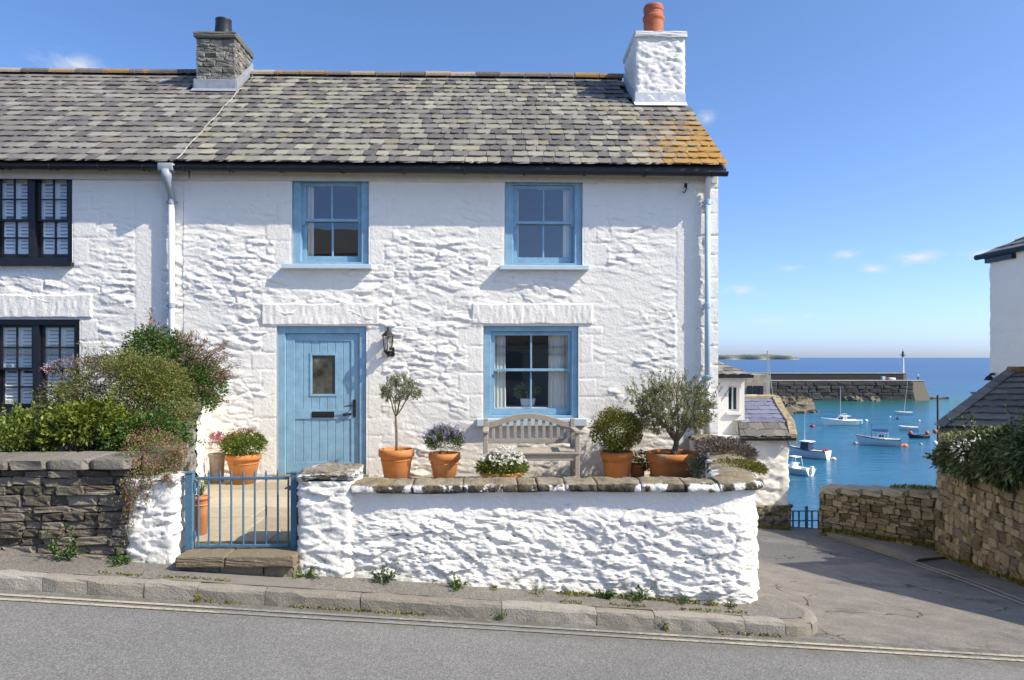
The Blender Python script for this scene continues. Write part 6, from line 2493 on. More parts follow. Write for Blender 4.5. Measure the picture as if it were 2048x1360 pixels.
# curved top rail
n = 16
V = []
tops = []
for i in range(n + 1):
    t_ = i / n
    x = bl + lw_ + (br - bl - 2 * lw_) * t_
    s_ = math.sin(math.pi * t_)
    zt_ = ZT + .755 + .115 * s_ ** 1.3
    th_ = .075
    tops.append((x, zt_ - th_))
    for (yy, zz) in ((bb_ + .008, zt_ - th_), (bb_ + .045, zt_ - th_), (bb_ + .052, zt_ - .006), (bb_ + .046, zt_), (bb_ + .016, zt_), (bb_ + .010, zt_ - .006)):
        V.append((x, yy, zz))
F = [(i * 6 + j, i * 6 + (j + 1) % 6, (i + 1) * 6 + (j + 1) % 6, (i + 1) * 6 + j) for i in range(n) for j in range(6)] + [tuple(range(5, -1, -1)), tuple(n * 6 + j for j in range(6))]
mk('top_rail', V, [f[::-1] for f in F], W, bench)
MB().cbox(bl + lw_, br - lw_, bb_ + .012, bb_ + .045, sz + .05, sz + .11, .005).build('back_rail', W, bench)
xs_ = np.array([q[0] for q in tops])
zs_ = np.array([q[1] for q in tops])
for k in range(11):
    x = bl + lw_ + (br - bl - 2 * lw_) * (k + .7) / 11.4
    MB().cbox(x - .021, x + .021, bb_ + .018, bb_ + .038, sz + .11, float(np.interp(x, xs_, zs_)) + .002, .004).build('back_slat', W, bench)

# ---- raised bed shrubs on the left
def at_bed(px, py, Y):
    return P(px, py, Y)


def shrub(name, label, base, blobs, leafspec, stemn=14, group='shrubs in the raised bed', flower=None, stem=True):
    t = thing(name, label, 'shrub', base, group)
    Ps, Ds = [], []
    for (c_, r_, n_, k_, kw) in blobs:
        a, b = blob(c_, r_, n_, k_, **kw)
        Ps.append(a)
        Ds.append(b)
        a, b = sprigs(c_, r_, int(k_ * 1.0), leafspec[1] * (3.6 if leafspec[1] < .04 else 1.7), 16)
        Ps.append(a)
        Ds.append(b)
    Pp, Dd = np.concatenate(Ps), np.concatenate(Ds)
    lf, L_, W_ = leafspec
    leafmesh('foliage', Pp, Dd, L_, W_, lf, t)
    if stem:
        idx = NR.integers(0, len(Pp), stemn * 3)
        stems('stem', lambda q: (base[0] + (q[0] - base[0]) * .15, base[1] + (q[1] - base[1]) * .15, base[2]), [Pp[i] for i in idx], .010, .003, MT['bark_dark'], t, .1)
    if flower:
        for (c_, r_, n_, k_, kw, fm, fl_, fw2, nm) in flower:
            a, b = blob(c_, r_, n_, k_, **kw)
            leafmesh(nm, a, b, fl_, fw2, fm, t)
    return t


def sprigs(c, r, n, ln, per=16, up=.5):
    """shoots that break the outline of a shrub"""
    c, r = np.array(c, float), np.array(r, float)
    d = unit(NR.normal(size=(n, 3)) + np.array((0, -.2, .35)))
    out = []
    for k in range(n):
        b_ = c + d[k] * r * NR.uniform(.75, 1.0)
        e_ = b_ + (d[k] + np.array((0, 0, up)) + NR.normal(size=3) * .35) * ln * NR.uniform(.5, 1.4)
        out.append(b_ + (e_ - b_) * np.linspace(0, 1, 5)[:, None])
    return twig_leaves(out, per, .05, .006, .3)


def rpx(px, Y):
    return px / FPX * Y


Y1 = 7.6
shrub('mound_shrub', 'large rounded grey green shrub in the middle of the raised bed', (P(235, 0, Y1)[0], Y1, RT),
      [(P(240, 812, Y1), (rpx(132, Y1), .55, rpx(103, Y1)), 24000, 120, dict(shell=.5, cs=.10, up=.25, flat_bottom=-.6)),
       (P(300, 790, Y1), (rpx(60, Y1), .4, rpx(70, Y1)), 7000, 60, dict(shell=.5, cs=.16, up=.25))], (LF['mid'], .032, .011),
      flower=[(P(170, 770, Y1 - .25), (rpx(70, Y1), .3, rpx(52, Y1)), 1100, 50, dict(shell=.8, cs=.10, up=.6), LF['heather'], .035, .012, 'flower'),
              (P(150, 745, Y1 - .25), (rpx(50, Y1), .3, rpx(26, Y1)), 500, 30, dict(shell=.7, cs=.14, up=.9), LF['pink'], .022, .010, 'flower')])
Y2 = 6.95
shrub('golden_shrub', 'bright yellow green shrub behind the dark wall in front of the grey green mound', (P(170, 0, Y2)[0], Y2, RT),
      [(P(178, 862, Y2), (rpx(85, Y2), .35, rpx(52, Y2)), 4600, 44, dict(shell=.45, cs=.14, up=.1, flat_bottom=-.7))], (LF['yellow'], .052, .024))
shrub('leafy_plant', 'low light green leafy plant at the far left of the raised bed', (P(40, 0, Y2)[0], Y2, RT),
      [(P(30, 882, Y2), (rpx(80, Y2), .35, rpx(36, Y2)), 5200, 60, dict(shell=.5, cs=.16, up=.4)),
       (P(-60, 875, Y2), (rpx(60, Y2), .35, rpx(40, Y2)), 2500, 30, dict(shell=.5, cs=.16, up=.4)),
       (P(60, 845, Y2 + .2), (rpx(50, Y2), .2, rpx(22, Y2)), 700, 26, dict(shell=.5, cs=.2, up=1.0))], (LF['light'], .048, .024))
shrub('under_shrub', 'dark leafy shrub low in the bed beneath the mound', (P(290, 0, 7.0)[0], 7.0, RT),
      [(P(290, 880, 7.0), (rpx(80, 7), .3, rpx(45, 7)), 5000, 60, dict(shell=.5, cs=.16, up=.1))], (LF['green'], .035, .018))
# tall pink flowering shrub with arching sprays
Y3 = 8.5
t = thing('flowering_shrub', 'tall arching shrub with dusty pink flower sprays against the white wall', 'shrub', (P(330, 0, Y3)[0], Y3, RT), 'shrubs in the raised bed')
Ps, Ds = [], []
for (c_, r_, n_, k_, kw) in [(P(345, 762, Y3), (rpx(72, Y3), .4, rpx(78, Y3)), 7000, 80, dict(shell=.5, cs=.14, up=.2)),
                             (P(310, 705, Y3), (rpx(62, Y3), .35, rpx(48, Y3)), 3600, 50, dict(shell=.5, cs=.16, up=.3)),
                             (P(395, 780, Y3), (rpx(52, Y3), .35, rpx(62, Y3)), 3600, 50, dict(shell=.5, cs=.16, up=.1))]:
    a, b = blob(c_, r_, n_, k_, **kw)
    Ps.append(a)
    Ds.append(b)
leafmesh('foliage', np.concatenate(Ps), np.concatenate(Ds), .036, .019, LF['green'], t)
sp, tips = [], []
for (px, py) in ((307, 632), (352, 665), (392, 665), (412, 690), (448, 682), (455, 712), (465, 738), (450, 760), (432, 735), (262, 688), (248, 705), (285, 672), (330, 690), (375, 700), (400, 725), (425, 790), (418, 770), (290, 710), (320, 660), (360, 735), (395, 760), (440, 805), (345, 720)):
    for k in range(4):
        tip = P(px + NR.normal() * 9, py + NR.normal() * 9, Y3 + NR.normal() * .18)
        b0 = P(340 + NR.normal() * 20, 800, Y3)
        mid = (tip + b0) / 2 + np.array((0, 0, .16)) + NR.normal(size=3) * .04
        q = np.linspace(0, 1, 9)[:, None]
        pts = (1 - q) ** 2 * b0 + 2 * q * (1 - q) * mid + q ** 2 * tip
        sp.append(pts)
mb = MB()
for pts in sp:
    mb.tube(pts, np.linspace(.007, .002, 9), 4, False)
mb.build('stem', MT['bark_dark'], t, True)
Pp, Dd = twig_leaves([q[4:] for q in sp], 34, .0, .018, .2)
leafmesh('leaf_spray', Pp, Dd, .034, .017, LF['mid'], t)
Pp, Dd = twig_leaves([q[4:] for q in sp], 60, .2, .026, .6)
leafmesh('flower', Pp, Dd, .022, .013, LF['pink'], t)
# trailing fuchsia over the wall
Y4 = 6.32
t = thing('trailing_plant', 'trailing plant with small red and pink flowers spilling over the left gate pillar', 'shrub', (P(310, 0, Y4)[0], Y4, RT), 'shrubs in the raised bed')
a, b = blob(P(305, 912, Y4), (rpx(58, Y4), .2, rpx(46, Y4)), 4200, 60, shell=.4, cs=.2, up=.0, flat_bottom=-1)
leafmesh('foliage', a, b, .020, .010, LF['mid'], t)
a, b = blob(P(305, 905, Y4 - .03), (rpx(62, Y4), .22, rpx(50, Y4)), 1500, 60, shell=.5, cs=.2, up=.1, flat_bottom=-1)
leafmesh('flower', a, b, .015, .008, LF['red'], t)
sp = []
for (px, py, ex, ey) in ((262, 950, 250, 1060), (258, 950, 256, 1085), (268, 950, 262, 1010), (300, 950, 290, 1000), (290, 955, 270, 990), (330, 950, 345, 965), (252, 955, 243, 1020)):
    for k in range(2):
        a0, e0 = P(px, py, 6.06), P(ex + NR.normal() * 4, ey + NR.normal() * 6, 6.05)
        q = np.linspace(0, 1, 9)[:, None]
        sp.append(a0 + (e0 - a0) * q + NR.normal(size=(9, 3)) * np.array((.014, .01, .0)))
mb = MB()
for pts in sp:
    mb.tube(pts, np.linspace(.004, .0015, len(pts)), 4, False)
mb.build('stem', MT['bark_dark'], t, True)
Pp, Dd = twig_leaves(sp, 44, .0, .014, -.2)
leafmesh('trailing_leaf', Pp, Dd, .019, .010, LF['mid'], t)
Pp, Dd = twig_leaves(sp, 22, .1, .016, -.3)
leafmesh('flower', Pp, Dd, .014, .008, LF['red'], t)

# ---- plants on the return of the garden wall
for (nm, lab, px, py, Y, r_, mat_, L_, W_, n_) in (
        ('heather_clump', 'brown purple heather growing on the wall return beside the downpipe', 1448, 905, 8.2, (.27, .5, .14), LF['heather'], .05, .012, 3600),
        ('grass_tuft', 'dry green tuft growing on the wall top near the rounded corner', 1478, 936, 7.15, (.20, .34, .06), LF['moss'], .05, .008, 1900),
        ('silver_plant', 'grey green feathery plant at the foot of the wall return', 1402, 938, 8.3, (.12, .2, .14), LF['olive'], .06, .012, 1100)):
    q = P(px, py, Y)
    t = thing(nm, lab, 'plant', (q[0], q[1], q[2] - .08))
    a, b = blob(q, r_, n_, 36, shell=.3, cs=.2, up=.9)
    leafmesh('foliage', a, b, L_, W_, mat_, t)

# ---- weeds at the foot of the walls
weeds = [(140, 1100, .17, .17, 'green', 'bushy green weed against the dark wall left of the gate'),
         (240, 1112, .10, .08, 'green', 'low green weed at the corner where dark wall meets white pillar'),
         (612, 1138, .09, .05, 'green', 'small weed at the foot of the right gate pillar'),
         (776, 1150, .12, .15, 'dark', 'biggest leafy weed at the foot of the white garden wall'),
         (915, 1158, .08, .06, 'green', 'small weed near the middle of the white garden wall'),
         (1075, 1168, .05, .045, 'moss', 'mossy tuft at the foot of the white garden wall'),
         (1215, 1178, .08, .05, 'green', 'low weed beside the taller weed at the wall foot'),
         (1283, 1180, .08, .10, 'green', 'upright weed at the foot of the white wall right of centre'),
         (1365, 1190, .06, .05, 'green', 'weed at the wall foot close to the rounded end'),
         (1418, 1196, .045, .035, 'moss', 'tiny mossy weed close to the rounded wall end'),
         (1462, 1200, .05, .04, 'dark', 'dark little weed under the rounded wall end'),
         (1005, 1228, .045, .05, 'green', 'weed growing in the kerb joint below the garden wall'),
         (1330, 1252, .03, .03, 'moss', 'moss tuft in the kerb joint right of the taller kerb weed'),
         (398, 1200, .03, .03, 'moss', 'moss tuft in the kerb joint below the gate')]
for (px, py, w_, h_, m_, lab) in weeds:
    kb = px in (1005, 1330, 398)
    Yw = Yk(PX(px, 5.6)) - .012 if kb else 6.02
    x = PX(px, Yw)
    z = zpav(x) - (.12 if kb else 0)
    t = thing('weed', lab, 'weed', (x, Yw, z), 'weeds at the foot of the walls and kerb')
    P_, D_ = [], []
    for k in range(max(5, int(w_ * 110))):
        q0 = np.array((x + NR.normal() * w_ * .22, Yw + NR.normal() * .018, z))
        q1 = np.array((x + NR.normal() * w_ * .62, min(Yw + NR.normal() * (.05 if not kb else .02), 6.04), z + h_ * NR.uniform(.25, 1.5) ** 1.3))
        q = np.linspace(0, 1, 5)[:, None]
        tw_ = q0 + (q1 - q0) * q
        a_, b_ = twig_leaves([tw_], 16, .15, .010, .2)
        P_.append(a_)
        D_.append(b_)
    leafmesh('foliage', np.concatenate(P_), np.concatenate(D_), .034 if w_ > .07 else .022, .016 if w_ > .07 else .009, LF[m_], t)

# moss and grit lines
Ps = []
for x in NR.uniform(-1.5, 2.0, 1500):
    if fbm(np.array([x * 2.2]), np.array([.3]), 4, 3)[0] > .47:
        Ps.append((x, 6.06 + NR.normal() * .018, zpav(x) + .004))
for x in NR.uniform(-4, 2.1, 900):
    if fbm(np.array([x * 1.8]), np.array([4.3]), 6, 3)[0] > .52:
        Ps.append((x, Yk(x) + .15 + NR.normal() * .01, zpav(x) - .006))
for x in NR.uniform(-4, 2.3, 900):
    if fbm(np.array([x * 1.5]), np.array([7.3]), 9, 3)[0] > .56:
        Ps.append((x, Yk(x) - .012 + NR.normal() * .008, zpav(x) - .122))
for t_ in NR.uniform(0, 1, 2600):
    q = A2 + (B2 - A2) * t_ + nAB * NR.uniform(.0, .07)
    Ps.append((q[0], q[1], zl_s(*q) + .01 + NR.uniform(0, .05)))
for t_ in NR.uniform(0, 1, 2200):
    q = C0 + dC * LC * t_ + nC * NR.uniform(.0, .10)
    Ps.append((q[0], q[1], zl_s(*q) + .10 + NR.uniform(0, .06)))
for x in NR.uniform(4.4, bxr, 700):
    Ps.append((x, BY - .12 - NR.uniform(0, .12), zlane(x, BY - .1) + .02 + NR.uniform(0, .05)))
Ps = np.array(Ps)
mo = leafmesh('moss', Ps, NR.normal(size=(len(Ps), 3)) * .7 + np.array((0, 0, .7)), .028, .016, LF['moss'], None)
tag(mo, 'thin moss and tiny weeds along the wall foot and kerb joints', 'moss', None, 'stuff')

# ---- hedge on the tall lane wall
hd = thing('hedge', 'dark glossy hedge with sunlight painted into its pale top spilling over the tall lane wall', 'hedge', tuple(A2 * .5 + B2 * .5) + (-1.6,))
Ps, Ds = [], []
for (px, py, Y, w_, h_, n_) in ((1936, 915, 11.4, 40, 42, 4000), (1975, 912, 10.6, 52, 50, 5600), (2030, 915, 9.6, 55, 56, 6200), (2090, 915, 8.8, 60, 60, 4000), (1911, 930, 11.9, 20, 28, 1300), (1960, 938, 10.9, 40, 22, 1300), (2010, 942, 10.0, 40, 22, 1300)):
    a, b = blob(P(px, py, Y), (w_ / FPX * Y, .5, h_ / FPX * Y), n_, 70, shell=.55, cs=.15, up=.1, flat_bottom=-1)
    Ps.append(a)
    Ds.append(b)
    a, b = sprigs(P(px, py, Y), (w_ / FPX * Y, .5, h_ / FPX * Y), 26, .15, 14)
    Ps.append(a)
    Ds.append(b)
leafmesh('foliage', np.concatenate(Ps), np.concatenate(Ds), .085, .034, LF['dark'], hd, .2, .3)
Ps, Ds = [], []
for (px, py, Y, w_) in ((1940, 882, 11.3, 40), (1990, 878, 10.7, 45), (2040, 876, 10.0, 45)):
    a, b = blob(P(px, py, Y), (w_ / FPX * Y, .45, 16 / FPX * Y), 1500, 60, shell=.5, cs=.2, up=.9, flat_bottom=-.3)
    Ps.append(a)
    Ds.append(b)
leafmesh('sun_toned_top', np.concatenate(Ps), np.concatenate(Ds), .06, .022, LF['pale'], hd)  # sunlight on the hedge top, painted as paler leaf colour
a, b = blob(P(1985, 905, 10.3), (rpx(75, 10.3), .4, rpx(30, 10.3)), 160, 50, shell=.8, cs=.15, up=.2)
leafmesh('flower', a, b, .05, .035, LF['whitef'], hd)
# grass on the low lane wall
a, b = [], []
for t_ in NR.uniform(.55, .95, 260):
    q = C0 + dC * LC * t_ - nC * NR.uniform(.05, .35)
    a.append((q[0], q[1], ztl + (ztr - ztl) * t_ + .02))
    b.append((NR.normal() * .4, NR.normal() * .4, 1))
gt = leafmesh('wall_grass', np.array(a), np.array(b), .09, .02, LF['moss'], None)
tag(gt, 'yellow green grass tufts on top of the low lane wall', 'grass', None, 'stuff')
# ================================================================== HARBOUR


def S(px, py):
    """photo pixel -> point on the water"""
    d = np.array(pix_dir(px, py))
    return d * (SEA / d[2])


# ---- headland
hx = np.linspace(0, 1, 40)
D = 4200.0
prof = .25 + .75 * np.sin(np.clip(hx * 1.1, 0, 1) * math.pi) ** 1.2
V, F = [], []
Lp, Rp = P(1350, 0, D), P(1612, 0, D)
for i, t in enumerate(hx):
    x = Lp[0] + (Rp[0] - Lp[0]) * t
    px = 1350 + (1612 - 1350) * t
    h = 15.0 * np.interp(px, [1350, 1450, 1480, 1530, 1560, 1590, 1612], [.9, .95, 1.0, 1.2, 1.15, .8, .15]) + 2.0 * math.sin(i * 1.9) * (.3 if i > 35 else 1)
    yy = D + 80 * math.sin(i * .7)
    V += [(x, yy, SEA - 2), (x, yy + 15, SEA + h * .35), (x, yy + 60, SEA + 11 + h * .55), (x, yy + 260, SEA + 11 + h), (x, yy + 700, SEA + 8), (x, yy + 900, SEA - 3)]
V = np.array(V)
F = [(i * 6 + j, (i + 1) * 6 + j, (i + 1) * 6 + j + 1, i * 6 + j + 1) for i in range(39) for j in range(5)]
mhd = NT('headland_scrub')
z_ = mhd.sep(mhd.pos()).outputs['Z']
mhd.pbsdf(mhd.mix(mhd.mr(z_, SEA + 1, SEA + 4), (.42, .33, .20), mhd.ramp(mhd.noise(.01, 5, .6), [(.35, (.10, .12, .09)), (.65, (.17, .17, .12))])), .95)
tag(mk('headland', V, F, mhd.m, None, True), 'low far headland on the horizon left of the pier', 'headland', None, 'structure')

# ---- pier
YP = 187.0
pr, pl_ = P(1857, 0, YP)[0], P(1440, 0, YP)[0] - 12
qz = SEA + 5.0                      # quay deck
ptop = PZ(748, YP + 7)
pier = thing('harbour_pier', 'long dark stone harbour pier with a raised parapet', 'pier', ((pr + pl_) / 2, YP + 5, SEA))
mb = MB()
bt = .9
mb.add([(pl_, YP - bt, SEA - 2), (pr + bt * .6, YP - bt, SEA - 2), (pr + bt * .6, YP + 13, SEA - 2), (pl_, YP + 13, SEA - 2), (pl_, YP, qz), (pr - 1.2, YP, qz), (pr - 1.2, YP + 12, qz), (pl_, YP + 12, qz)],
       [(0, 1, 5, 4), (2, 3, 7, 6), (3, 0, 4, 7), (4, 5, 6, 7)])
mb.build('wall', MT['pier_stone'], pier)
MB().add([(pr + bt * .6 + .02, YP - bt - .02, SEA - 2), (pr + bt * .6 + .02, YP + 13, SEA - 2), (pr - 1.18, YP + 12, qz), (pr - 1.18, YP - .02, qz),
          (pr - 3.6, YP - bt - .06, SEA - 2), (pr - 4.6, YP - .05, qz)], [(0, 1, 2, 3), (4, 0, 3, 5)]).build('end_wall', MT['pier_sun_tone'], pier)
# masonry: courses of big blocks on the face, set proud
pm_ = unit_stones(MT['pier_stone'], 6, 500, 'stone_block', .35)
pb_rng = random.Random(5)
items = lay_stones(pier, 'stone_block', pm_, (P(1500, 0, YP)[0], YP - .5), (pr - 4.2, YP - .5), lambda t: SEA + .2, lambda t: qz - .25, (.8, 1.05), (1.8, 4.2), 1.6, pb_rng, .10, limit=250)
# a few lighter rubble patches at the water line
tan2 = unit_stones(MT['rock'], 6, 540, 'rock')
for (px, n_) in ((1560, 4), (1600, 3), (1690, 7), (1705, 4), (1742, 3), (1585, 3)):
    for k in range(n_):
        q = S(px + pb_rng.uniform(-9, 9), 801)
        share('rock', pb_rng.choice(tan2), pier, (q[0], YP - 1.3 - pb_rng.uniform(0, 1.4), SEA + pb_rng.uniform(-.1, 1.0 if px in (1690, 1705) else .35)), (pb_rng.uniform(0, 3), pb_rng.uniform(0, 3), pb_rng.uniform(0, 3)), (pb_rng.uniform(.9, 2.0), 1.1, pb_rng.uniform(.7, 1.3)))
px1 = P(1813, 0, YP + 7)[0]
mb = MB().box(pl_, px1 - .9, YP + 7, YP + 9, qz - .1, ptop)
mb.build('parapet', MT['pier_stone'], pier)
MB().box(px1 - .88, px1, YP + 6.95, YP + 9.05, qz - .08, ptop + .02).build('parapet_end', MT['pier_sun_tone'], pier)
MB().box(pl_, px1 + .05, YP + 6.9, YP + 9.1, ptop + .03, ptop + .26).build('parapet_coping', m_plain('pale_coping', (.33, .31, .27), .9, .2, .5), pier)
MB().box(pl_, pr - 1.0, YP - .15, YP + 1.0, qz + .01, qz + .22).build('quay_edge', m_plain('pale_quay_edge', (.50, .47, .42), .9, .2, .5), pier)
# paler root of the pier and slipway behind the cottage
mb = MB()
mb.box(P(1440, 0, 175)[0] - 6, P(1531, 0, 175)[0], 172, 186, SEA - 2, PZ(749, 175))
mb.build('landing_wall', m_plain('pale_harbour_stone', (.34, .29, .21), .95, .3, .8, .5, 2), pier)
for px in (1500, 1512, 1522):
    q = P(px, 0, 171.9)
    MB().box(q[0] - .5, q[0] + .5, 171.7, 172.05, PZ(790, 172), PZ(772, 172)).build('archway', MT['black'], pier)

# light column
lp = P(1806, 745, YP + 8)
lc_ = thing('light_column', 'white harbour light column on the end of the pier', 'lighthouse', (lp[0], YP + 8, ptop))
MB().tube([(lp[0], YP + 8, ptop + .2), (lp[0], YP + 8, PZ(713, YP + 8))], [.30, .22], 12).build('column', m_plain('white_column_paint', (.75, .75, .74), .6, .05), lc_)
q = (lp[0], YP + 8, PZ(713, YP + 8))
MB().lathe([(.24, 0), (.5, .1), (.5, .25), (.28, .3), (.26, 1.0), (.36, 1.1), (.18, 1.4), (.06, 1.5), (.05, 2.0)], q, 12).build('lantern', m_plain('dark_lantern_metal', (.05, .08, .08), .5, .2), lc_)
MB().tube([(lp[0] - .9, YP + 8, q[2] + .5), (lp[0] + .9, YP + 8, q[2] + .5)], .08, 6).build('cross_arm', MT['iron'], lc_)


# person at the pier end: one skinned figure, leaning slightly over the edge
def person(name, label, loc, h, rz, cols, pose):
    jn = dict(pose)
    names = list(jn)
    V = [tuple(np.array(jn[k][0]) * h) for k in names]
    edges = [('pelvis', 'chest'), ('chest', 'neck'), ('neck', 'head'), ('head', 'crown'), ('pelvis', 'hipL'), ('hipL', 'kneeL'), ('kneeL', 'ankL'), ('ankL', 'toeL'), ('pelvis', 'hipR'), ('hipR', 'kneeR'), ('kneeR', 'ankR'), ('ankR', 'toeR'),
             ('chest', 'shL'), ('shL', 'elL'), ('elL', 'haL'), ('chest', 'shR'), ('shR', 'elR'), ('elR', 'haR')]
    me = bpy.data.meshes.new(name)
    me.from_pydata(V, [(names.index(a), names.index(b)) for a, b in edges], [])
    o = bpy.data.objects.new(name, me)
    COL.objects.link(o)
    o.location = loc
    o.rotation_euler = (0, 0, rz)
    md = o.modifiers.new('skin', 'SKIN')
    lay = me.skin_vertices[0] if len(me.skin_vertices) else None
    if lay is None:
        me.attributes.new if False else None
    for i, k in enumerate(names):
        r = jn[k][1] * h
        me.skin_vertices[0].data[i].radius = (r, r * .8)
    me.skin_vertices[0].data[names.index('pelvis')].use_root = True
    sd = o.modifiers.new('smooth', 'SUBSURF')
    sd.levels = 1
    sd.render_levels = 2
    t = NT(name + '_clothes')
    z = t.sep(t.n('ShaderNodeTexCoord').outputs['Object']).outputs['Z']
    c = t.ramp(t.mr(z, 0, h, 0, 1, False), cols, 'CONSTANT')
    t.pbsdf(c, .85)
    me.materials.append(t.m)
    return tag(o, label, 'person')


POSE = {'pelvis': ((0, 0, .52), .085), 'chest': ((.03, 0, .72), .095), 'neck': ((.06, 0, .845), .035), 'head': ((.085, 0, .90), .055), 'crown': ((.095, 0, .975), .04),
        'hipL': ((0, .055, .49), .062), 'kneeL': ((.03, .06, .27), .045), 'ankL': ((-.01, .06, .045), .030), 'toeL': ((.08, .065, .02), .026),
        'hipR': ((0, -.055, .49), .062), 'kneeR': ((.0, -.06, .27), .045), 'ankR': ((-.04, -.06, .045), .030), 'toeR': ((.05, -.065, .02), .026),
        'shL': ((.04, .115, .80), .045), 'elL': ((.10, .14, .65), .032), 'haL': ((.20, .10, .58), .022),
        'shR': ((.04, -.115, .80), .045), 'elR': ((.12, -.13, .66), .032), 'haR': ((.22, -.09, .62), .022)}
pp = P(1836, 760, YP + 2)
person('person', 'person in pale top and dark trousers standing at the pier end', (pp[0], YP + 2.0, qz + .01), 2.0, R(70), [(0, (.03, .03, .035)), (.50, (.55, .58, .62)), (.86, (.40, .25, .18)), (.94, (.06, .04, .03))], POSE)
# odds and ends on the quay
for (px, nm, lab, col, w_, h_) in ((1766, 'fish_crate', 'pale blue fish crate standing on the quay by the parapet', (.50, .62, .66), .8, 1.0), (1783, 'upturned_dinghy', 'white upturned dinghy lying on the quay', (.72, .72, .70), 2.2, .7), (1772, 'net_pile', 'heap of dull red fishing net on the quay', (.16, .06, .05), 1.4, .7)):
    q = P(px, 0, YP + 5)
    V, F = rbox_arr((w_ / 2, .45, h_ / 2), min(h_, .9) * .3 if nm != 'fish_crate' else .04, 2, 3, .05 if nm == 'net_pile' else 0.0, pb_rng)
    if nm == 'upturned_dinghy':
        V[:, 1] *= np.cos(V[:, 0] / w_ * 2.4)
        V[:, 2] *= .6 + .4 * np.cos(V[:, 0] / w_ * 2.0)
    tag(mk(nm, V + np.array((q[0], YP + 5, qz + h_ / 2)), F, m_plain(nm, col, .7, .12, 2), None, True), lab, 'crate' if nm == 'fish_crate' else 'boat' if nm == 'upturned_dinghy' else 'fishing net')

# ---- rocks
rk = unit_stones(MT['rock'], 7, 600, 'boulder')
rocks = thing('rock_outcrop', 'brown weedy rocks running out into the harbour below the pier', 'rocks', tuple(S(1580, 818)))
mrk = MT['rock']
for k in range(70):
    u = pb_rng.uniform(0, 1)
    px = 1530 + 92 * u ** .8
    py = 800 + pb_rng.uniform(0, 1) * (30 - 8 * u)
    q = S(px, py + 3)
    hh = (2.6 - 2.1 * u) * pb_rng.uniform(.4, 1.0)
    share('boulder', pb_rng.choice(rk), rocks, (q[0], q[1], SEA + hh * .25), (pb_rng.uniform(-.4, .4), pb_rng.uniform(-.4, .4), pb_rng.uniform(0, 3)), (pb_rng.uniform(1.6, 4.2) * (1.1 - .6 * u), pb_rng.uniform(1.6, 3.2), hh))
sk = thing('reef', 'low dark reef awash beyond the pier end', 'rocks', tuple(S(1872, 797)))
for k in range(9):
    q = S(1858 + k * 4.2, 797 + pb_rng.uniform(-.4, .6))
    share('boulder', pb_rng.choice(rk), sk, (q[0], q[1], SEA + .1), (0, 0, pb_rng.uniform(0, 3)), (pb_rng.uniform(.8, 1.8), 1.4, pb_rng.uniform(.4, .9)))


# ---- boats
def hull_mesh(L, B, H, root, mat, trim, deckmat, bow_rise=.35, transom=.8, draft=.25):
    st = np.linspace(0, 1, 15)
    V, Fh = [], []
    rows = 7
    for s in st:
        x = L * (s - .5)
        b = B / 2 * (transom + (1 - transom) * math.sin(min(1, s / .45) * math.pi / 2)) * (1 - max(0, (s - .5) / .5) ** 2.3)
        sheer = H * (1 + bow_rise * max(0, (s - .35) / .65) ** 1.8 + .06 * (1 - s))
        keel = -draft * (1 - .85 * max(0, (s - .6) / .4) ** 2)
        for k in range(rows):
            t = k / (rows - 1)
            w = b * (t ** .45) * (.80 + .20 * t)
            z = keel + (sheer - keel) * t
            V.append((x + .10 * L * t * max(0, (s - .7) / .3), w, z))
    n = len(V)
    V2 = V + [(x, -y, z) for x, y, z in V]
    for i in range(14):
        for k in range(rows - 1):
            a = i * rows + k
            Fh.append((a, a + 1, a + rows + 1, a + rows))
            a += n
            Fh.append((a, a + rows, a + rows + 1, a + 1))
    Fh.append(tuple(range(rows)) + tuple(n + k for k in range(rows - 1, -1, -1)))
    hl = mk('hull', V2, Fh, mat, root, True, True)
    # deck a little below the sheer
    Dv, Fd = [], []
    for i in range(15):
        x, y, z = V[i * rows + rows - 1]
        Dv += [(x, y * .96, z - .10), (x, -y * .96, z - .10)]
    Fd = [(2 * i, 2 * i + 2, 2 * i + 3, 2 * i + 1) for i in range(14)]
    mk('deck', Dv, Fd, deckmat, root, False, True)
    m = MB()
    for sg in (1, -1):
        m.tube([(V[i * rows + rows - 1][0], sg * V[i * rows + rows - 1][1], V[i * rows + rows - 1][2] - .06) for i in range(15)], .045, 6)
    m.build('rubbing_strake', trim, root, False, True)
    return V


MW = m_plain('white_boat_paint', (.86, .85, .82), .35, .05, 1.5)
MDK = m_plain('boat_deck', (.50, .48, .43), .7, .12, 2)
MNV = m_plain('navy_boat_trim', (.02, .03, .07), .4, .2)
MCN = m_plain('blue_canvas', (.03, .08, .22), .8, .2, 3)
MRD = m_plain('red_canvas', (.40, .04, .04), .8, .2, 3)
MGL = m_plain('dark_boat_window', (.03, .04, .05), .12, .3, 2, 0, 60, .6)
MAL = m_plain('boat_spar', (.62, .62, .61), .4, .08)
MOR = m_plain('orange_float', (.55, .14, .05), .6, .15)


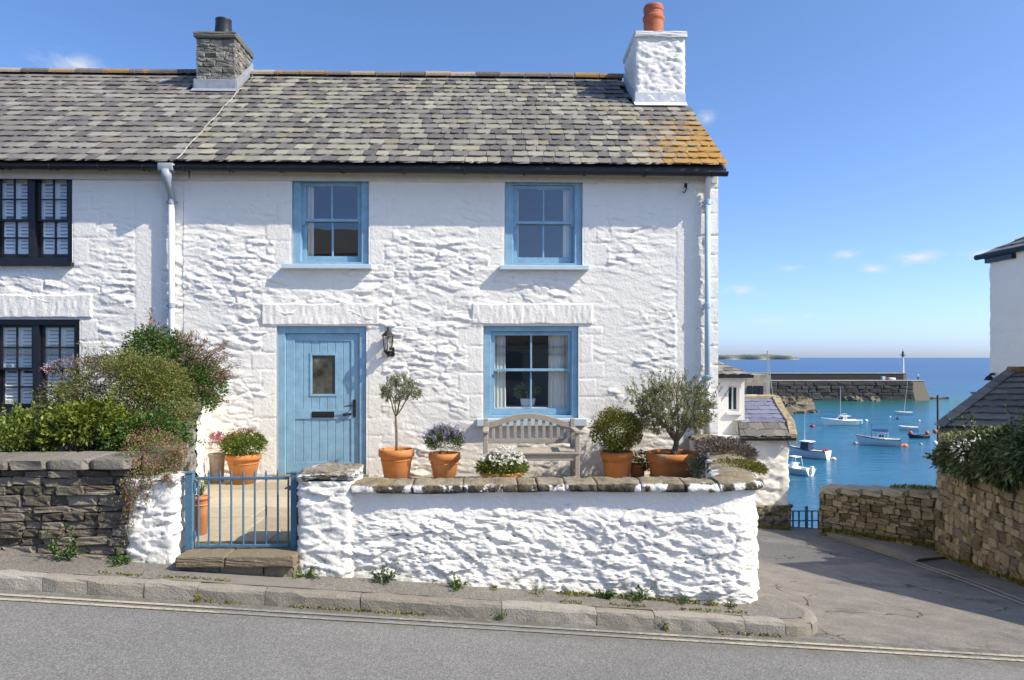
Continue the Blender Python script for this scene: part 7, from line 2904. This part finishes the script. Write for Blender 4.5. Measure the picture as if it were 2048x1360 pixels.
def cabin(root, x0, x1, w, z0, h, mat, win=True, rake=.25):
    poly = [(x0, z0), (x1, z0), (x1 - rake, z0 + h), (x0 + .05, z0 + h)]
    c = MB().prism(poly, 'y', -w / 2, w / 2).build('cabin', mat, root, False, True)
    MB().box(x0 - .12, x1 - rake + .12, -w / 2 - .06, w / 2 + .06, z0 + h, z0 + h + .05).build('cabin_roof', mat, root, False, True)
    if win:
        zz0, zz1 = z0 + h * .45, z0 + h * .86
        for sg in (-1, 1):
            n_ = 2
            for k in range(n_):
                a = x0 + .15 + (x1 - rake - x0 - .25) * k / n_
                b = x0 + .07 + (x1 - rake - x0 - .25) * (k + 1) / n_
                MB().box(a, b, sg * (w / 2) - .012, sg * (w / 2) + .012, zz0, zz1).build('window', MGL, c, False, True)
        xf = lambda z: x1 - rake * (z - z0) / h
        for (a, b) in ((-w / 2 + .08, -.03), (.03, w / 2 - .08)):
            mk('windscreen', [(xf(zz0) + .012, a, zz0), (xf(zz0) + .012, b, zz0), (xf(zz1) + .012, b, zz1), (xf(zz1) + .012, a, zz1)], [(0, 1, 2, 3)], MGL, c, False, True)
    return c


def boat(label, px, py, rz, name='moored_boat', group='boats moored in the harbour'):
    q = S(px, py)
    return thing(name, label, 'boat', tuple(q), group, rz), q


# A: half-decked white launch with cuddy and tall mast, bow to the left
t, q = boat('white launch with an open wheelhouse and tall thin mast nearest the pier', 1684, 851, R(188))
t.scale = (0.93, 0.93, 0.93)
hull_mesh(6.6, 2.1, .95, t, MW, MW, MDK, .55, .75)
cabin(t, -.5, .5, 1.25, .75, .75, MW, True, .45)
MB().tube([(-.9, 0, .8), (-.9, 0, 2.0), (-.2, 0, 2.02), (1.1, 0, 1.15)], .05, 6).build('canopy_frame', MAL, t, False, True)
MB().box(-1.3, .3, -.62, .62, 1.62, 1.70).build('canopy', MW, t, False, True)
MB().tube([(.3, 0, .9), (.3, 0, 6.6)], [.05, .03], 6).build('mast', MAL, t, False, True)
MB().cbox(-3.9, -3.3, -.2, .2, .2, 1.0, .08).build('outboard_motor', m_plain('aqua_cover', (.25, .50, .52), .6, .1), t, False, True)
# B: white motor boat with blue cover
t, q = boat('white motor boat with navy stripe and blue canopy in mid harbour', 1760, 891, R(152))
t.scale = (0.93, 0.93, 0.93)
hull_mesh(5.0, 2.0, .95, t, MW, MNV, MW, .42, .9)
cabin(t, -.6, .7, 1.35, .85, .75, MW, True, .4)
MB().tube([(-1.0, 0, 2.05), (.9, 0, 2.05)], .16, 8).build('rolled_canopy', MCN, t, False, True)
MB().box(-1.0, .9, -.7, .7, 1.98, 2.05).build('canopy', MCN, t, False, True)
m = MB()
for (x, y) in ((-.95, .65), (-.95, -.65), (.85, .65), (.85, -.65)):
    m.tube([(x, y, .9), (x, y, 2.0)], .025, 5)
m.build('canopy_frame', MAL, t, False, True)
MB().tube([(1.0, 0, .9), (1.0, 0, 3.0)], .03, 5).build('mast', MNV, t, False, True)
# C: fishing boat with dark wheelhouse, stern towards us
t, q = boat('white fishing boat with dark wheelhouse and red gear on the stern', 1617, 915, R(130))
t.scale = (0.93, 0.93, 0.93)
hull_mesh(4.8, 1.9, .95, t, MW, MNV, MDK, .5, .9)
cabin(t, -.3, .8, 1.2, .8, 1.0, MNV, True, .15)
MB().box(-.5, .85, -.7, .7, 1.86, 1.95).build('roof_board', MW, t, False, True)
MB().tube([(.5, 0, 1.9), (.45, 0, 5.6)], [.04, .025], 6).build('mast', MAL, t, False, True)
MB().tube([(.5, .1, 1.0), (.0, .5, 3.4)], [.02, .02], 5).build('stay', MAL, t, False, True)
m = MB()
for (x, y) in ((-2.1, .55), (-2.2, .2), (-2.15, -.25), (-1.9, -.6)):
    m.lathe([(.0, -.18), (.13, -.12), (.17, 0), (.13, .12), (.0, .18)], (x, y, 1.02), 8)
m.build('float', MRD, t, False, True)
# D: small white boat with a framed console
t, q = boat('small white sports boat with a tubular frame beside the harbour cottage', 1590, 947, R(118))
t.scale = (0.93, 0.93, 0.93)
hull_mesh(3.9, 1.6, .65, t, MW, MW, MW, .35, .9)
m = MB()
for y in (-.5, .5):
    m.tube([(-.6, y, .6), (-.4, y * .9, 1.7), (.5, y * .9, 1.75), (.9, y, .7)], .03, 6)
m.tube([(-.4, -.45, 1.7), (-.4, .45, 1.7)], .03, 6)
m.build('canopy_frame', MAL, t, False, True)
MB().box(-.42, .52, -.47, .47, 1.72, 1.77).build('canopy', MW, t, False, True)
cabin(t, -.1, .5, .8, .55, .5, MW, False, .2)
m = MB().cbox(-2.2, -1.9, -.18, .18, .25, 1.0, .06)
m.build('outboard_motor', MW, t, False, True)
MB().cbox(-1.6, -1.0, -.35, .35, .55, .75, .05).build('seat', MDK, t, False, True)
# E: white tender
t, q = boat('tiny white tender lying by itself beyond the blue canopied boat', 1818, 860, R(160))
hull_mesh(2.5, 1.2, .5, t, MW, MW, MW, .3, .85)
MB().cbox(-.2, .2, -.5, .5, .40, .55, .03).build('seat', MW, t, False, True)
# F: dark dinghy with floats
t, q = boat('dark blue open dinghy with orange floats at both ends', 1838, 876, R(178))
hull_mesh(2.6, 1.1, .45, t, MNV, MNV, MNV, .35, .85)
for (x, c_) in ((1.15, MOR), (-1.1, MOR)):
    MB().lathe([(.0, -.3), (.2, -.2), (.26, 0), (.2, .2), (.0, .3)], (x, 0, .7), 10).build('float', c_, t, True, True)
# G: small yacht with white mast under the pier end
t, q = boat('small white day boat with a bare leaning mast near the pier end', 1809, 829, R(165))
hull_mesh(2.8, 1.1, .5, t, MW, MW, MW, .3, .85)
MB().tube([(.1, 0, .3), (-.55, 0, 6.4)], [.05, .03], 6).build('mast', MAL, t, False, True)
# stray mast of a boat hidden by the cottage? thin pole near the fishing boat is that boat's own mast

# ---- buoys
buoys = [(1625, 854, .42, (.30, .03, .06), 'dark red buoy between the rocks and the white launch'),
         (1809, 893, .42, (.60, .14, .06), 'orange red buoy right of the blue canopied boat'),
         (1667, 919, .30, (.60, .50, .42), 'pale buoy right of the fishing boat'),
         (1711, 887, .26, (.62, .32, .22), 'small salmon buoy left of the blue canopied boat'),
         (1732, 842, .34, (.72, .72, .72), 'white buoy just right of the launch stern'),
         (1838, 842, .24, (.72, .70, .68), 'small white buoy above the dark dinghy'),
         (1796, 838, .34, (.03, .05, .09), 'dark buoy left of the tiny white tender'),
         (1842, 889, .22, (.60, .35, .25), 'small pinkish buoy below the dark dinghy'),
         (1780, 834, .20, (.72, .72, .72), 'smallest white buoy between the launch and the pier end')]
for (px, py, r_, col, lab) in buoys:
    q = S(px, py)
    b_ = thing('buoy', lab, 'buoy', tuple(q), 'mooring buoys in the harbour')
    MB().lathe([(.0, -.5 * r_), (.7 * r_, -.4 * r_), (r_, .1 * r_), (.8 * r_, .6 * r_), (.3 * r_, .9 * r_), (.0, .95 * r_)], tuple(q), 12).build('float', m_plain('buoy_paint', col, .5, .1), b_, True)
    MB().lathe([(.08 * r_, .9 * r_), (.08 * r_, 1.25 * r_), (.0, 1.3 * r_)], tuple(q), 6).build('mooring_eye', MT['iron'], b_)

# ---- beacon post with crossbar, right by the outbuilding
q = S(1876, 905)
bp_ = thing('beacon_post', 'dark mooring post with a crossbar seen just left of the outbuilding roof', 'post', tuple(q))
MB().tube([(q[0], q[1], SEA - .5), (q[0] - .05, q[1], PZ(790, q[1], 1876))], [.13, .10], 8).build('post', MT['bark_dark'], bp_)
MB().box(q[0] - .8, q[0] + .9, q[1] - .06, q[1] + .06, PZ(798, q[1], 1876), PZ(796, q[1], 1876)).build('crossbar', MT['bark_dark'], bp_)
for (py, c_) in ((863, MOR), (886, MW)):
    MB().lathe([(.0, -.3), (.25, -.15), (.25, .15), (.0, .3)], (q[0] - .35, q[1], PZ(py, q[1], 1876)), 8).build('float', c_, bp_, True)

# ---- railing at the end of the lane
ry = 15.15
rl = thing('railing', 'blue grey metal railing at the end of the lane above the water', 'railing', (6.2, ry, zlane(6.2, ry)))
rxs = [PX(p, ry) for p in (1586, 1598, 1613, 1624, 1637)]
rt_ = PZ(1022, ry, 1600)
for i, x in enumerate(rxs):
    MB().tube([(x, ry, zlane(x, ry) - .3), (x, ry, rt_ + (.10 if i == 2 else 0))], .020 if i != 2 else .034, 6).build('post', MT['blue_gate'], rl)
for dz in (.0, -.2, -.38):
    MB().tube([(rxs[0] - .1, ry, rt_ + dz), (rxs[-1] + .1, ry, rt_ + dz)], .013, 6).build('rail', MT['blue_gate'], rl)
